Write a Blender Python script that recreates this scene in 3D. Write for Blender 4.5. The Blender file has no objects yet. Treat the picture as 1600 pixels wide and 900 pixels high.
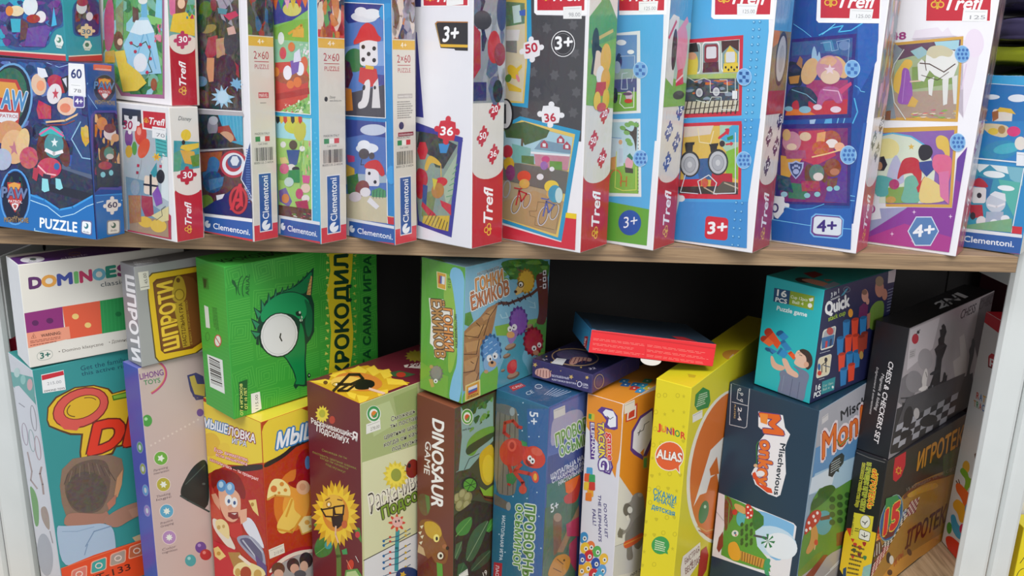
import bpy, bmesh, math, random
from mathutils import Vector, Matrix
from mathutils.geometry import tessellate_polygon

scene = bpy.context.scene
COL = scene.collection

# ------------------------------------------------------------------ camera
FOCAL = 1330.0                       # focal length in pixels of a 1600 x 900 frame
NADIR = (660.0, 5320.0)              # where plumb lines meet in the photograph
EYE = Vector((0.0, -0.8, 0.6))
_down = Vector((NADIR[0] - 800, -(NADIR[1] - 450), -FOCAL)).normalized()
_up = -_down
_fw = Vector((0, 0, -1))
_y = (_fw - _up * _fw.dot(_up)).normalized()
_x = _y.cross(_up)
CAM_ROT = Matrix((_x, _y, _up))      # camera axes to world axes
cam_data = bpy.data.cameras.new('camera')
cam_data.sensor_width = 36.0
cam_data.lens = 36.0 * FOCAL / 1600.0
cam_data.clip_start = 0.02
cam = bpy.data.objects.new('camera', cam_data)
COL.objects.link(cam)
cam.matrix_world = Matrix.Translation(EYE) @ CAM_ROT.to_4x4()
scene.camera = cam

# ------------------------------------------------------------------ light and exposure
scene.view_settings.view_transform = 'Standard'
scene.view_settings.look = 'None'
scene.view_settings.gamma = 1.0
scene.view_settings.use_curve_mapping = False
scene.view_settings.exposure = 0.0

world = bpy.data.worlds.new('shop_air')
scene.world = world
world.use_nodes = True
world.node_tree.nodes['Background'].inputs[0].default_value = (0.93, 0.96, 1.0, 1)
world.node_tree.nodes['Background'].inputs[1].default_value = 0.42


def area(name, loc, target, sx, sy, power, color):
    d = bpy.data.lights.new(name, 'AREA')
    d.shape = 'RECTANGLE'
    d.size, d.size_y = sx, sy
    d.energy = power
    d.color = color
    o = bpy.data.objects.new(name, d)
    COL.objects.link(o)
    o.location = loc
    o.rotation_euler = (Vector(target) - Vector(loc)).to_track_quat('-Z', 'Y').to_euler()
    return o


area('ceiling_panel_light', (0.45, -1.0, 1.95), (0.1, 0, 0.6), 1.5, 0.7, 28.5, (1.0, 0.985, 0.96))
area('ceiling_panel_light', (-0.9, -1.2, 1.95), (-0.25, 0, 0.6), 1.2, 0.6, 23, (0.95, 0.98, 1.0))
area('aisle_light', (0.9, -3.0, 1.4), (0.2, 0, 0.4), 1.6, 1.2, 20, (1.0, 0.99, 0.97))


# ------------------------------------------------------------------ colour and materials
def lin(h):
    """'#rrggbb' (or rgb in 0..1) to linear"""
    if isinstance(h, str):
        h = h.lstrip('#')
        if len(h) == 3:
            h = ''.join(c * 2 for c in h)
        h = [int(h[i:i + 2], 16) / 255 for i in (0, 2, 4)]
    return tuple(c / 12.92 if c <= 0.04045 else ((c + 0.055) / 1.055) ** 2.4 for c in h)


def new_mat(name):
    m = bpy.data.materials.new(name)
    m.use_nodes = True
    nt = m.node_tree
    return m, nt, nt.nodes['Principled BSDF']


def mat_print(name, rough=0.38, coat=0.2, bump=0.0):
    """printed card: ink colour per face, alpha = how busy the printed picture is"""
    m, nt, b = new_mat(name)
    at = nt.nodes.new('ShaderNodeAttribute'); at.attribute_name = 'ink'
    tc = nt.nodes.new('ShaderNodeTexCoord')
    nz = nt.nodes.new('ShaderNodeTexNoise'); nz.inputs['Scale'].default_value = 170
    nz.inputs['Detail'].default_value = 4.0; nz.inputs['Distortion'].default_value = 1.2
    nt.links.new(tc.outputs['Object'], nz.inputs['Vector'])
    sub = nt.nodes.new('ShaderNodeVectorMath'); sub.operation = 'SUBTRACT'
    sub.inputs[1].default_value = (0.5, 0.5, 0.5)
    nt.links.new(nz.outputs['Color'], sub.inputs[0])
    bz = nt.nodes.new('ShaderNodeMath'); bz.operation = 'MULTIPLY'; bz.inputs[1].default_value = 1.7
    sc = nt.nodes.new('ShaderNodeVectorMath'); sc.operation = 'SCALE'
    nt.links.new(sub.outputs[0], sc.inputs[0]); nt.links.new(at.outputs['Alpha'], bz.inputs[0]); nt.links.new(bz.outputs[0], sc.inputs['Scale'])
    ad = nt.nodes.new('ShaderNodeVectorMath'); ad.operation = 'ADD'
    nt.links.new(at.outputs['Color'], ad.inputs[0]); nt.links.new(sc.outputs[0], ad.inputs[1])
    mx = nt.nodes.new('ShaderNodeVectorMath'); mx.operation = 'MAXIMUM'
    mx.inputs[1].default_value = (0.004, 0.004, 0.004)
    nt.links.new(ad.outputs[0], mx.inputs[0])
    nt.links.new(mx.outputs[0], b.inputs['Base Color'])
    b.inputs['Roughness'].default_value = rough
    b.inputs['Coat Weight'].default_value = coat
    b.inputs['Coat Roughness'].default_value = 0.2
    if bump:
        n2 = nt.nodes.new('ShaderNodeTexNoise'); n2.inputs['Scale'].default_value = 25
        nt.links.new(tc.outputs['Object'], n2.inputs['Vector'])
        bp = nt.nodes.new('ShaderNodeBump'); bp.inputs['Strength'].default_value = bump
        bp.inputs['Distance'].default_value = 0.004
        nt.links.new(n2.outputs['Fac'], bp.inputs['Height']); nt.links.new(bp.outputs[0], b.inputs['Normal'])
    return m


MAT_INK = mat_print('printed_card', bump=0.12)
MAT_PAPER = mat_print('sticker_paper', rough=0.6, coat=0.0)


def mat_plain(name, col, rough=0.5, metal=0.0, noise=0.0, scale=30.0):
    m, nt, b = new_mat(name)
    b.inputs['Roughness'].default_value = rough
    b.inputs['Metallic'].default_value = metal
    c = lin(col)
    tc = nt.nodes.new('ShaderNodeTexCoord')
    nz = nt.nodes.new('ShaderNodeTexNoise'); nz.inputs['Scale'].default_value = scale
    nz.inputs['Detail'].default_value = 4
    nt.links.new(tc.outputs['Object'], nz.inputs['Vector'])
    rp = nt.nodes.new('ShaderNodeValToRGB')
    rp.color_ramp.elements[0].position = 0.3; rp.color_ramp.elements[1].position = 0.7
    rp.color_ramp.elements[0].color = (*[x * (1 - noise) for x in c], 1)
    rp.color_ramp.elements[1].color = (*[min(1, x * (1 + noise)) for x in c], 1)
    nt.links.new(nz.outputs['Fac'], rp.inputs['Fac'])
    nt.links.new(rp.outputs[0], b.inputs['Base Color'])
    return m


def mat_wood(name, c0, c1, c2, along=(2.2, 60, 60)):
    m, nt, b = new_mat(name)
    tc = nt.nodes.new('ShaderNodeTexCoord')
    mp = nt.nodes.new('ShaderNodeMapping'); mp.inputs['Scale'].default_value = along
    nt.links.new(tc.outputs['Object'], mp.inputs['Vector'])
    nz = nt.nodes.new('ShaderNodeTexNoise'); nz.inputs['Scale'].default_value = 3.2
    nz.inputs['Detail'].default_value = 8; nz.inputs['Roughness'].default_value = 0.62
    nz.inputs['Distortion'].default_value = 0.7
    nt.links.new(mp.outputs[0], nz.inputs['Vector'])
    rp = nt.nodes.new('ShaderNodeValToRGB')
    e = rp.color_ramp.elements
    e[0].position = 0.36; e[0].color = (*lin(c0), 1)
    e[1].position = 0.68; e[1].color = (*lin(c2), 1)
    k = e.new(0.5); k.color = (*lin(c1), 1)
    nt.links.new(nz.outputs['Fac'], rp.inputs['Fac'])
    nt.links.new(rp.outputs[0], b.inputs['Base Color'])
    b.inputs['Roughness'].default_value = 0.5
    return m


def mat_film():
    m = bpy.data.materials.new('shrink_film')
    m.use_nodes = True
    nt = m.node_tree
    for n in list(nt.nodes):
        nt.nodes.remove(n)
    out = nt.nodes.new('ShaderNodeOutputMaterial')
    tr = nt.nodes.new('ShaderNodeBsdfTransparent'); tr.inputs[0].default_value = (0.97, 0.97, 0.98, 1)
    gl = nt.nodes.new('ShaderNodeBsdfGlossy'); gl.inputs['Roughness'].default_value = 0.13
    mixn = nt.nodes.new('ShaderNodeMixShader')
    lw = nt.nodes.new('ShaderNodeLayerWeight'); lw.inputs['Blend'].default_value = 0.5
    pw = nt.nodes.new('ShaderNodeMath'); pw.operation = 'POWER'; pw.inputs[1].default_value = 4.0
    fr = nt.nodes.new('ShaderNodeMath'); fr.operation = 'MULTIPLY_ADD'
    fr.inputs[1].default_value = 0.55; fr.inputs[2].default_value = 0.045
    nt.links.new(lw.outputs['Facing'], pw.inputs[0]); nt.links.new(pw.outputs[0], fr.inputs[0])
    tc = nt.nodes.new('ShaderNodeTexCoord')
    mp = nt.nodes.new('ShaderNodeMapping'); mp.inputs['Scale'].default_value = (26, 26, 9)
    nt.links.new(tc.outputs['Object'], mp.inputs['Vector'])
    nz = nt.nodes.new('ShaderNodeTexNoise'); nz.inputs['Scale'].default_value = 1.6
    nz.inputs['Detail'].default_value = 3; nz.inputs['Distortion'].default_value = 1.5
    nt.links.new(mp.outputs[0], nz.inputs['Vector'])
    bp = nt.nodes.new('ShaderNodeBump'); bp.inputs['Strength'].default_value = 0.5
    bp.inputs['Distance'].default_value = 0.004
    nt.links.new(nz.outputs['Fac'], bp.inputs['Height'])
    nt.links.new(bp.outputs[0], gl.inputs['Normal']); nt.links.new(bp.outputs[0], lw.inputs['Normal'])
    nt.links.new(fr.outputs[0], mixn.inputs[0])
    nt.links.new(tr.outputs[0], mixn.inputs[1]); nt.links.new(gl.outputs[0], mixn.inputs[2])
    nt.links.new(mixn.outputs[0], out.inputs['Surface'])
    return m


MAT_FILM = mat_film()
MAT_OAK = mat_wood('oak_laminate', '#75604b', '#957a5c', '#ae9474')
MAT_FLOOR = mat_wood('oak_laminate_floor', '#9b8163', '#b99d7c', '#cdb394', along=(40, 3, 40))
MAT_POST = mat_plain('white_painted_steel', '#d3d7d6', 0.42, 0.0, 0.02)
MAT_PLATE = mat_plain('grey_painted_steel', '#c9cccb', 0.5, 0.0, 0.03)
MAT_BACK = mat_plain('charcoal_back_panel', '#343233', 0.8, 0.0, 0.12, 8)
MAT_HOLE = mat_plain('black_hole', '#0c0c0d', 0.9)


# ------------------------------------------------------------------ mesh helpers
def link_mesh(name, verts, faces, mat, parent=None, cols=None, smooth=False):
    me = bpy.data.meshes.new(name)
    me.from_pydata(verts, [], faces)
    if cols is not None:
        a = me.color_attributes.new('ink', 'FLOAT_COLOR', 'CORNER')
        buf = []
        for p, c in zip(me.polygons, cols):
            buf.extend(list(c) * p.loop_total)
        a.data.foreach_set('color', buf)
    me.materials.append(mat)
    if smooth:
        for p in me.polygons:
            p.use_smooth = True
    me.update()
    o = bpy.data.objects.new(name, me)
    COL.objects.link(o)
    if parent:
        o.parent = parent
    return o


def bevel_box(name, lo, hi, mat, bev=0.001, parent=None, seg=2, face_cols=None):
    bm = bmesh.new()
    bmesh.ops.create_cube(bm, size=1)
    for v in bm.verts:
        for i in range(3):
            v.co[i] = lo[i] + (v.co[i] + 0.5) * (hi[i] - lo[i])
    if bev:
        bmesh.ops.bevel(bm, geom=list(bm.edges), offset=bev, segments=seg, affect='EDGES', profile=0.5)
    bm.normal_update()
    me = bpy.data.meshes.new(name)
    if face_cols:
        cl = bm.loops.layers.float_color.new('ink')
        for f in bm.faces:
            n = f.normal
            k = max(range(3), key=lambda i: abs(n[i]))
            key = 'XYZ'[k] + ('+' if n[k] > 0 else '-')
            c = face_cols.get(key, face_cols['*'])
            for l in f.loops:
                l[cl] = (*lin(c), 0.0)
    bm.to_mesh(me); bm.free()
    me.materials.append(mat)
    o = bpy.data.objects.new(name, me)
    COL.objects.link(o)
    if parent:
        o.parent = parent
    return o


def structure(o):
    o['kind'] = 'structure'
    return o


# ------------------------------------------------------------------ lettering
_glyphs = {}


def glyphs(s, shear=0.0, space=1.0):
    """triangles of a line of lettering: x 0..1 over its width, y 0..1 from baseline to capital height; and its width in ems"""
    key = (s, shear, space)
    if key in _glyphs:
        return _glyphs[key]
    cu = bpy.data.curves.new('lettering', 'FONT')
    cu.body = s
    cu.size = 1.0
    cu.shear = shear
    cu.space_character = space
    cu.resolution_u = 3
    ob = bpy.data.objects.new('lettering', cu)
    COL.objects.link(ob)
    bpy.context.view_layer.update()
    me = bpy.data.meshes.new_from_object(ob.evaluated_get(bpy.context.evaluated_depsgraph_get()))
    me.calc_loop_triangles()
    vs = [(v.co.x, v.co.y) for v in me.vertices]
    ts = [tuple(t.vertices) for t in me.loop_triangles]
    bpy.data.objects.remove(ob); bpy.data.curves.remove(cu); bpy.data.meshes.remove(me)
    x0 = min(v[0] for v in vs); x1 = max(v[0] for v in vs)
    _glyphs[key] = ([((x - x0) / (x1 - x0), y / 0.73) for x, y in vs], ts, x1 - x0)
    return _glyphs[key]


# ------------------------------------------------------------------ cartons
# x, y of the front upright edge, turn, two small leans, width of the left-hand face, width of the
# right-hand face, height, height of the surface it stands on (metres and radians)
FIT = {
    'paw60': (-0.3793, -0.0420, 1.2672, -0.0077, 0.0270, 0.1550, 0.0345, 0.1561, 0.4268),
    'teal': (-0.3994, -0.0240, 1.2754, 0.0132, 0.0421, 0.1100, 0.0430, 0.1700, 0.5838),
    'trefl30b': (-0.3064, -0.0429, 1.0270, -0.0018, 0.0167, 0.1250, 0.0304, 0.1210, 0.4268),
    'trefl30a': (-0.3077, -0.0285, 1.0296, -0.0002, 0.0348, 0.1250, 0.0307, 0.1900, 0.5479),
    'clem1': (-0.2393, -0.0320, 1.0309, -0.0123, 0.0175, 0.2000, 0.0299, 0.2700, 0.4268),
    'clem2': (-0.1772, -0.0330, 0.9729, -0.0056, 0.0127, 0.2400, 0.0327, 0.2700, 0.4268),
    'clem3': (-0.1094, -0.0296, 0.9381, 0.0043, -0.0061, 0.2400, 0.0295, 0.2700, 0.4268),
    'tr6': (-0.0380, -0.0421, 0.9049, -0.0093, -0.0077, 0.2700, 0.0441, 0.2800, 0.4268),
    'tr7': (0.0613, -0.0392, 0.9326, 0.0131, -0.0123, 0.2500, 0.0476, 0.2800, 0.4268),
    'tr8': (0.1311, -0.0195, 0.9469, 0.0020, -0.0032, 0.2500, 0.0452, 0.2800, 0.4268),
    'tr9': (0.2236, -0.0216, 0.9578, -0.0036, -0.0060, 0.2500, 0.0469, 0.2800, 0.4268),
    'tr10': (0.3259, -0.0080, 0.9412, 0.0094, -0.0091, 0.2700, 0.0403, 0.2800, 0.4268),
    'tr11': (0.4220, -0.0060, 0.9334, 0.0101, -0.0046, 0.2700, 0.0346, 0.2800, 0.4268),
    'clem4': (0.4892, 0.0046, 0.8871, -0.0044, -0.0073, 0.2400, 0.0400, 0.1668, 0.4268),
    'ring': (-0.4693, -0.0120, 0.8083, -0.0003, -0.0120, 0.0747, 0.1800, 0.2859, 0.0000),
    'domino': (-0.4743, -0.0122, 0.7467, 0.0036, 0.0123, 0.0458, 0.1600, 0.1053, 0.2880),
    'lilac': (-0.3730, 0.0012, 0.8980, -0.0004, -0.0022, 0.0307, 0.0760, 0.2862, 0.0000),
    'shproti': (-0.3696, 0.0017, 0.8637, 0.0084, 0.0141, 0.0291, 0.1500, 0.1042, 0.2870),
    'mouse': (-0.2484, -0.0142, 0.9112, -0.0233, -0.0044, 0.1029, 0.1900, 0.2333, 0.0000),
    'croc': (-0.2781, -0.0040, 0.8479, 0.0137, 0.0032, 0.0549, 0.1876, 0.1600, 0.2357),
    'sun': (-0.1465, -0.0292, 0.8817, 0.0078, 0.0063, 0.0840, 0.2400, 0.2689, 0.0000),
    'dino': (-0.0539, -0.0100, 0.8719, 0.0035, 0.0007, 0.0550, 0.2000, 0.2581, 0.0000),
    'hedge': (-0.0470, -0.0102, 0.9008, -0.0000, 0.0136, 0.0584, 0.1382, 0.1405, 0.2622),
    'octo': (0.0392, -0.0113, 0.8739, -0.0043, 0.0032, 0.0698, 0.1700, 0.2615, 0.0000),
    'stack': (0.1174, 0.0023, 0.9192, -0.0052, -0.0025, 0.0437, 0.2200, 0.2617, 0.0000),
    'alias': (0.1817, 0.0005, 0.9639, 0.0267, 0.0002, 0.0388, 0.2600, 0.2861, 0.0000),
    'monkey': (0.3177, 0.0107, 0.7997, 0.0058, 0.0014, 0.1042, 0.2200, 0.2585, 0.0000),
    'quick': (0.3120, 0.0232, 0.7081, 0.0153, 0.0007, 0.0675, 0.1490, 0.1234, 0.2597),
    'igro': (0.4217, 0.0604, 0.7293, -0.0095, -0.0009, 0.0370, 0.2200, 0.1778, 0.0000),
    'chess': (0.4230, 0.0645, 0.7588, -0.0007, 0.0058, 0.0368, 0.2550, 0.1535, 0.1781),
    'purple': (0.0851, 0.0189, 0.9214, -0.0167, -0.0063, 0.0764, 0.1000, 0.0208, 0.2647),
    'red': (0.0800, 0.0240, 0.0820, -0.1344, 0.1030, 0.1120, 0.1320, 0.0240, 0.3090),
    'rattle': (0.5714, 0.0931, -0.0041, 0.0255, -0.0036, 0.0993, 0.0600, 0.3167, 0.0000),
}


VIEWS = {0: (0, 0, 1), 1: (0, 0, 4.09), 2: (0, 200, 4.09), 3: (300, 0, 4.09), 4: (300, 200, 4.09), 5: (600, 0, 4.09),
         6: (600, 200, 4.09), 7: (900, 0, 4.09), 8: (900, 200, 4.09), 9: (1200, 0, 4.0), 10: (1200, 200, 3.75),
         11: (0, 380, 3.4625), 12: (0, 600, 3.0), 13: (300, 380, 3.461), 14: (310, 620, 3.214), 15: (640, 380, 3.4615),
         16: (640, 620, 3.214), 17: (820, 440, 4.444), 18: (890, 600, 3.0), 19: (1100, 400, 3.75), 20: (1100, 600, 3.0),
         21: (1330, 400, 3.463), 22: (1300, 640, 3.46), 23: (0, 370, 4.5), 24: (1380, 400, 7.2727)}

LAYER0, LAYER = 0.00006, 0.000035


def clip_poly(pts, xmax, ymax, m=0.0006):
    if all(m < p[0] < xmax - m and m < p[1] < ymax - m for p in pts):
        return pts
    for ax, lim, sgn in ((0, m, 1), (0, xmax - m, -1), (1, m, 1), (1, ymax - m, -1)):
        out = []
        n = len(pts)
        for i in range(n):
            a, b = pts[i], pts[(i + 1) % n]
            da, db = (a[ax] - lim) * sgn, (b[ax] - lim) * sgn
            if da >= 0:
                out.append(a)
            if (da >= 0) != (db >= 0):
                t = da / (da - db)
                out.append((a[0] + (b[0] - a[0]) * t, a[1] + (b[1] - a[1]) * t))
        pts = out
        if len(pts) < 3:
            return []
    return pts


def convex(pts):
    s = 0
    n = len(pts)
    for i in range(n):
        a, b, c = pts[i], pts[(i + 1) % n], pts[(i + 2) % n]
        k = (b[0] - a[0]) * (c[1] - b[1]) - (b[1] - a[1]) * (c[0] - b[0])
        if abs(k) < 1e-12:
            continue
        if s == 0:
            s = k
        elif s * k < 0:
            return False
    return True


class Box:
    """one carton: an Empty at its foot, the card body, and the printed parts laid on its faces"""

    def __init__(self, fit, name, label, cat, group=None, L='#ffffff', R='#ffffff', T='#ffffff', other='#c8c4bc', body='carton', bev=0.0007, lift=0.6):
        x, y, yaw, ex, ey, w, t, h, z0 = FIT[fit]
        Rz = Matrix.Rotation(yaw, 3, 'Z'); Rx = Matrix.Rotation(ex, 3, 'X'); Ry = Matrix.Rotation(ey, 3, 'Y')
        self.B = Rx @ Ry @ Rz
        self.w, self.t, self.h = w, t, h
        # rest the lowest corner on the support
        low = min((self.B @ Vector(c)).z for c in ((0, 0, 0), (t, 0, 0), (0, w, 0), (t, w, 0)))
        self.N = Vector((x, y, z0 - low * lift))
        r = bpy.data.objects.new(name, None)
        r.empty_display_size = 0.02
        COL.objects.link(r)
        r.matrix_world = Matrix.Translation(self.N) @ self.B.to_4x4()
        r['label'] = label
        r['category'] = cat
        if group:
            r['group'] = group
        self.root = r
        bevel_box(body, (0, 0, 0), (t, w, h), MAT_INK, bev, r,
                  face_cols={'X-': L, 'Y-': R, 'Z+': T, '*': other})
        self.parts = {}
        self.order = []
        self.labels = {}
        self.boxes = {'L': [], 'R': [], 'T': []}
        self.face = 'L'
        self.part = None
        self.view = VIEWS[0]
        self.part_face = {}

    # --- state
    def f(self, face, view=None, part=None):
        self.face = face
        if view is not None:
            self.view = VIEWS[view]
        if part:
            self.p(part)
        return self

    def v(self, n):
        self.view = VIEWS[n]
        return self

    def p(self, part, label=None, paper=False, under=None):
        """start a part; calling it again with the same name starts another one"""
        self.part = len(self.order)
        self.order.append((part, label, paper, under))
        self.parts[self.part] = ([], [], [])
        return self

    # --- photo point to a point of the current face
    def px(self, p):
        vx, vy, s = self.view
        return (vx + p[0] / s, vy + p[1] / s)

    def mm(self, face, part=None):
        """work in millimetres on a face: x from its edge at the front corner, y up (or back, on top)"""
        self.face = face
        self.view = None
        if part:
            self.p(part)
        return self

    def hit(self, p, raw=False):
        if self.view is None:
            return (p[0] / 1000, p[1] / 1000)
        q = p if raw else self.px(p)
        d = CAM_ROT @ Vector((q[0] - 800, -(q[1] - 450), -FOCAL))
        d = self.B.transposed() @ d
        o = self.B.transposed() @ (EYE - self.N)
        if self.face == 'L':
            k = -o.x / d.x
            return (o.y + d.y * k, o.z + d.z * k)
        if self.face == 'R':
            k = -o.y / d.y
            return (o.x + d.x * k, o.z + d.z * k)
        k = (self.h - o.z) / d.z
        return (o.x + d.x * k, o.y + d.y * k)

    def lim(self):
        return {'L': (self.w, self.h), 'R': (self.t, self.h), 'T': (self.t, self.w)}[self.face]

    def to3(self, a, z):
        if self.face == 'L':
            return (-z, a[0], a[1])
        if self.face == 'R':
            return (a[0], -z, a[1])
        return (a[0], a[1], self.h + z)

    def put(self, polys, col, b=0.0, run=0):
        """polys: convex polygons in face metres, laid as one layer"""
        X, Y = self.lim()
        cl = [clip_poly(p, X, Y) for p in polys]
        dz = [0.0000025 * (i // run) if run else 0.0 for i, p in enumerate(cl) if len(p) >= 3]
        cl = [p for p in cl if len(p) >= 3]
        if not cl:
            return
        x0 = min(q[0] for p in cl for q in p); x1 = max(q[0] for p in cl for q in p)
        y0 = min(q[1] for p in cl for q in p); y1 = max(q[1] for p in cl for q in p)
        if self.part_face.setdefault(self.part, self.face) != self.face:
            self.p(*self.order[self.part])           # a print on another face is another part
            self.part_face[self.part] = self.face
        lay = 0
        for (a0, a1, b0, b1, l) in self.boxes[self.face]:
            if l >= lay and x0 < a1 and x1 > a0 and y0 < b1 and y1 > b0:
                lay = l + 1
        self.boxes[self.face].append((x0, x1, y0, y1, lay))
        z = LAYER0 + LAYER * lay
        vs, fs, cs = self.parts[self.part]
        c = (*lin(col), b)
        want = {'L': -1, 'R': 1, 'T': 1}[self.face]
        for p, d in zip(cl, dz):
            ar = sum(p[i][0] * p[(i + 1) % len(p)][1] - p[(i + 1) % len(p)][0] * p[i][1] for i in range(len(p)))
            if abs(ar) < 1e-11:
                continue
            if ar * want < 0:
                p = p[::-1]
            i0 = len(vs)
            vs.extend(self.to3(q, z + d) for q in p)
            fs.append(tuple(range(i0, i0 + len(p))))
            cs.append(c)

    # --- shapes, in photo-view coordinates
    def P(self, pts, col, b=0.0, soft=True):
        q = [self.hit(p) for p in pts]
        if soft and 6 <= len(q) < 40 and self.order[self.part][0].endswith(('picture', 'photograph', 'print')):
            if (max(p[0] for p in q) - min(p[0] for p in q)) * (max(p[1] for p in q) - min(p[1] for p in q)) < (0.0011 if self.w > 0.11 else 0.004):
                for _ in range(2):               # round the corners of drawn shapes
                    q = [((a[0] * (1 - k) + c[0] * k), (a[1] * (1 - k) + c[1] * k)) for a, c in zip(q, q[1:] + q[:1]) for k in (0.22, 0.78)]
        if convex(q):
            self.put([q], col, b)
        else:
            v3 = [Vector((x, y, 0)) for x, y in q]
            self.put([[q[i] for i in t] for t in tessellate_polygon([v3])], col, b)
        return self

    def E(self, cx, cy, rx, ry, col, rot=0.0, b=0.0, n=22):
        c, s = math.cos(math.radians(rot)), math.sin(math.radians(rot))
        pts = []
        for i in range(n):
            a = 2 * math.pi * i / n
            u, w = rx * math.cos(a), ry * math.sin(a)
            pts.append((cx + u * c - w * s, cy + u * s + w * c))
        return self.P(pts, col, b, False)

    def ring(self, cx, cy, rx, ry, wd, col, rot=0.0, n=28, a0=0, a1=360):
        c, s = math.cos(math.radians(rot)), math.sin(math.radians(rot))
        def at(a, k):
            u, w = (rx - k) * math.cos(a), (ry - k) * math.sin(a)
            return self.hit((cx + u * c - w * s, cy + u * s + w * c))
        polys = []
        for i in range(n):
            a, e = math.radians(a0 + (a1 - a0) * i / n), math.radians(a0 + (a1 - a0) * (i + 1) / n)
            polys.append([at(a, 0), at(e, 0), at(e, wd), at(a, wd)])
        self.put(polys, col)
        return self

    def Ln(self, pts, wd, col, closed=False):
        polys = []
        n = len(pts)
        for i in range(n if closed else n - 1):
            a, b = pts[i], pts[(i + 1) % n]
            dx, dy = b[0] - a[0], b[1] - a[1]
            L = math.hypot(dx, dy) or 1
            nx, ny = -dy / L * wd / 2, dx / L * wd / 2
            ex, ey = dx / L * wd * 0.3, dy / L * wd * 0.3
            polys.append([self.hit(p) for p in ((a[0] + nx - ex, a[1] + ny - ey), (b[0] + nx + ex, b[1] + ny + ey),
                                                (b[0] - nx + ex, b[1] - ny + ey), (a[0] - nx - ex, a[1] - ny - ey))])
        self.put(polys, col)
        return self

    def X(self, s, p0, p1, p2, col, bold=0.012, out=None, ow=0.05, shear=0.0, space=1.0, b=0.0):
        """lettering: baseline p0 to p1, p2 = top left; out = outline colour"""
        vs, ts, wide = glyphs(s, shear, space)
        q = [self.hit((p0[0] + (p1[0] - p0[0]) * x + (p2[0] - p0[0]) * y,
                       p0[1] + (p1[1] - p0[1]) * x + (p2[1] - p0[1]) * y)) for x, y in vs]
        a, e, u = self.hit(p0), self.hit(p1), self.hit(p2)
        em = min(math.dist(a, e) / wide, math.dist(a, u) / 0.73)
        for r, c in (((bold * 0.6 + ow * 0.75, out),) if out else ()) + ((bold * 0.6, col),):
            if r < 0.009:
                sh = [(0, 0)]
            elif r < 0.05:
                sh = [(r, r * 0.3), (-r, -r * 0.3), (-r * 0.3, r), (r * 0.3, -r)]
            else:
                sh = [(r * math.cos(k * math.pi / 4), r * math.sin(k * math.pi / 4)) for k in range(8)] + [(r / 2, 0), (-r / 2, 0), (0, r / 2), (0, -r / 2)]
            self.put([[(q[i][0] + dx * em, q[i][1] + dy * em) for i in t] for dx, dy in sh for t in ts], c, b, len(ts))
        return self

    def qm(self, q, s, t):
        """inside a quad: q = lower left, lower right, upper right, upper left"""
        a = (q[0][0] + (q[1][0] - q[0][0]) * s, q[0][1] + (q[1][1] - q[0][1]) * s)
        b = (q[3][0] + (q[2][0] - q[3][0]) * s, q[3][1] + (q[2][1] - q[3][1]) * s)
        return (a[0] + (b[0] - a[0]) * t, a[1] + (b[1] - a[1]) * t)

    def Q(self, q, shape, col, b=0.0):
        """a unit-square outline stretched over a quad"""
        return self.P([self.qm(q, x, y) for x, y in SHAPES[shape]], col, b, False)

    def bars(self, q, col='#222222', n=26, seed=3):
        rnd = random.Random(seed)
        x = 0.0
        polys = []
        while x < 1:
            w = rnd.choice((0.5, 0.5, 1, 1.6)) / n
            polys.append([self.hit(self.qm(q, *c)) for c in ((x, 0), (min(1, x + w), 0), (min(1, x + w), 1), (x, 1))])
            x += w + rnd.choice((0.5, 0.8, 1.2)) / n
        self.put(polys, col)
        return self

    def tiny(self, q, rows, col, seed=1, fill=0.5):
        """rows of print too fine to read"""
        rnd = random.Random(seed)
        polys = []
        for r in range(rows):
            t0 = 1 - (r + 0.75) / rows
            t1 = t0 + fill / rows
            x = 0.0
            end = rnd.uniform(0.75, 1.0)
            while x < end:
                w = rnd.uniform(0.05, 0.14)
                polys.append([self.hit(self.qm(q, *c)) for c in ((x, t0), (min(end, x + w), t0), (min(end, x + w), t1), (x, t1))])
                x += w + 0.02
        self.put(polys, col)
        return self

    def blobs(self, q, cols, n, size=0.1, seed=1, b=0.12, star=False):
        """a busy patch of picture: many rounded spots of the given colours inside a quad"""
        rnd = random.Random(seed)
        for c in cols:
            polys = []
            for _ in range(max(1, n // len(cols))):
                cx, cy = rnd.random(), rnd.random()
                r = size * rnd.uniform(0.5, 1.3)
                asp = rnd.uniform(0.5, 1.6)
                ro = rnd.uniform(0, 3.14)
                pts = []
                for i in range(9):
                    a = 2 * math.pi * i / 9
                    k = r * (1 + 0.18 * math.sin(3 * a + cx * 9))
                    u, w = k * math.cos(a) * asp, k * math.sin(a)
                    pts.append((min(1, max(0, cx + u * math.cos(ro) - w * math.sin(ro))),
                                min(1, max(0, cy + u * math.sin(ro) + w * math.cos(ro)))))
                polys.append([self.hit(self.qm(q, *p)) for p in pts])
            self.put(polys, c, b)
        return self

    def flower(self, cx, cy, r, petals, col, core, ry=None, k=0.45):
        ry = ry or r
        pts = []
        n = petals * 6
        for i in range(n):
            a = 2 * math.pi * i / n
            m = 0.72 + 0.28 * math.cos(petals * a)
            pts.append((cx + r * m * math.cos(a), cy + ry * m * math.sin(a)))
        self.P(pts, col, 0.05)
        if core:
            self.E(cx, cy, r * k, ry * k, core)
        return self

    def fan(self, cx, cy, r, n, col, ry=None, inner=0.6, rot=0.0, b=0.05):
        """a many pointed star"""
        ry = ry or r
        pts = []
        for i in range(2 * n):
            a = math.pi * i / n + math.radians(rot)
            k = 1 if i % 2 == 0 else inner
            pts.append((cx + r * k * math.cos(a), cy + ry * k * math.sin(a)))
        return self.P(pts, col, b, False)

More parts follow.
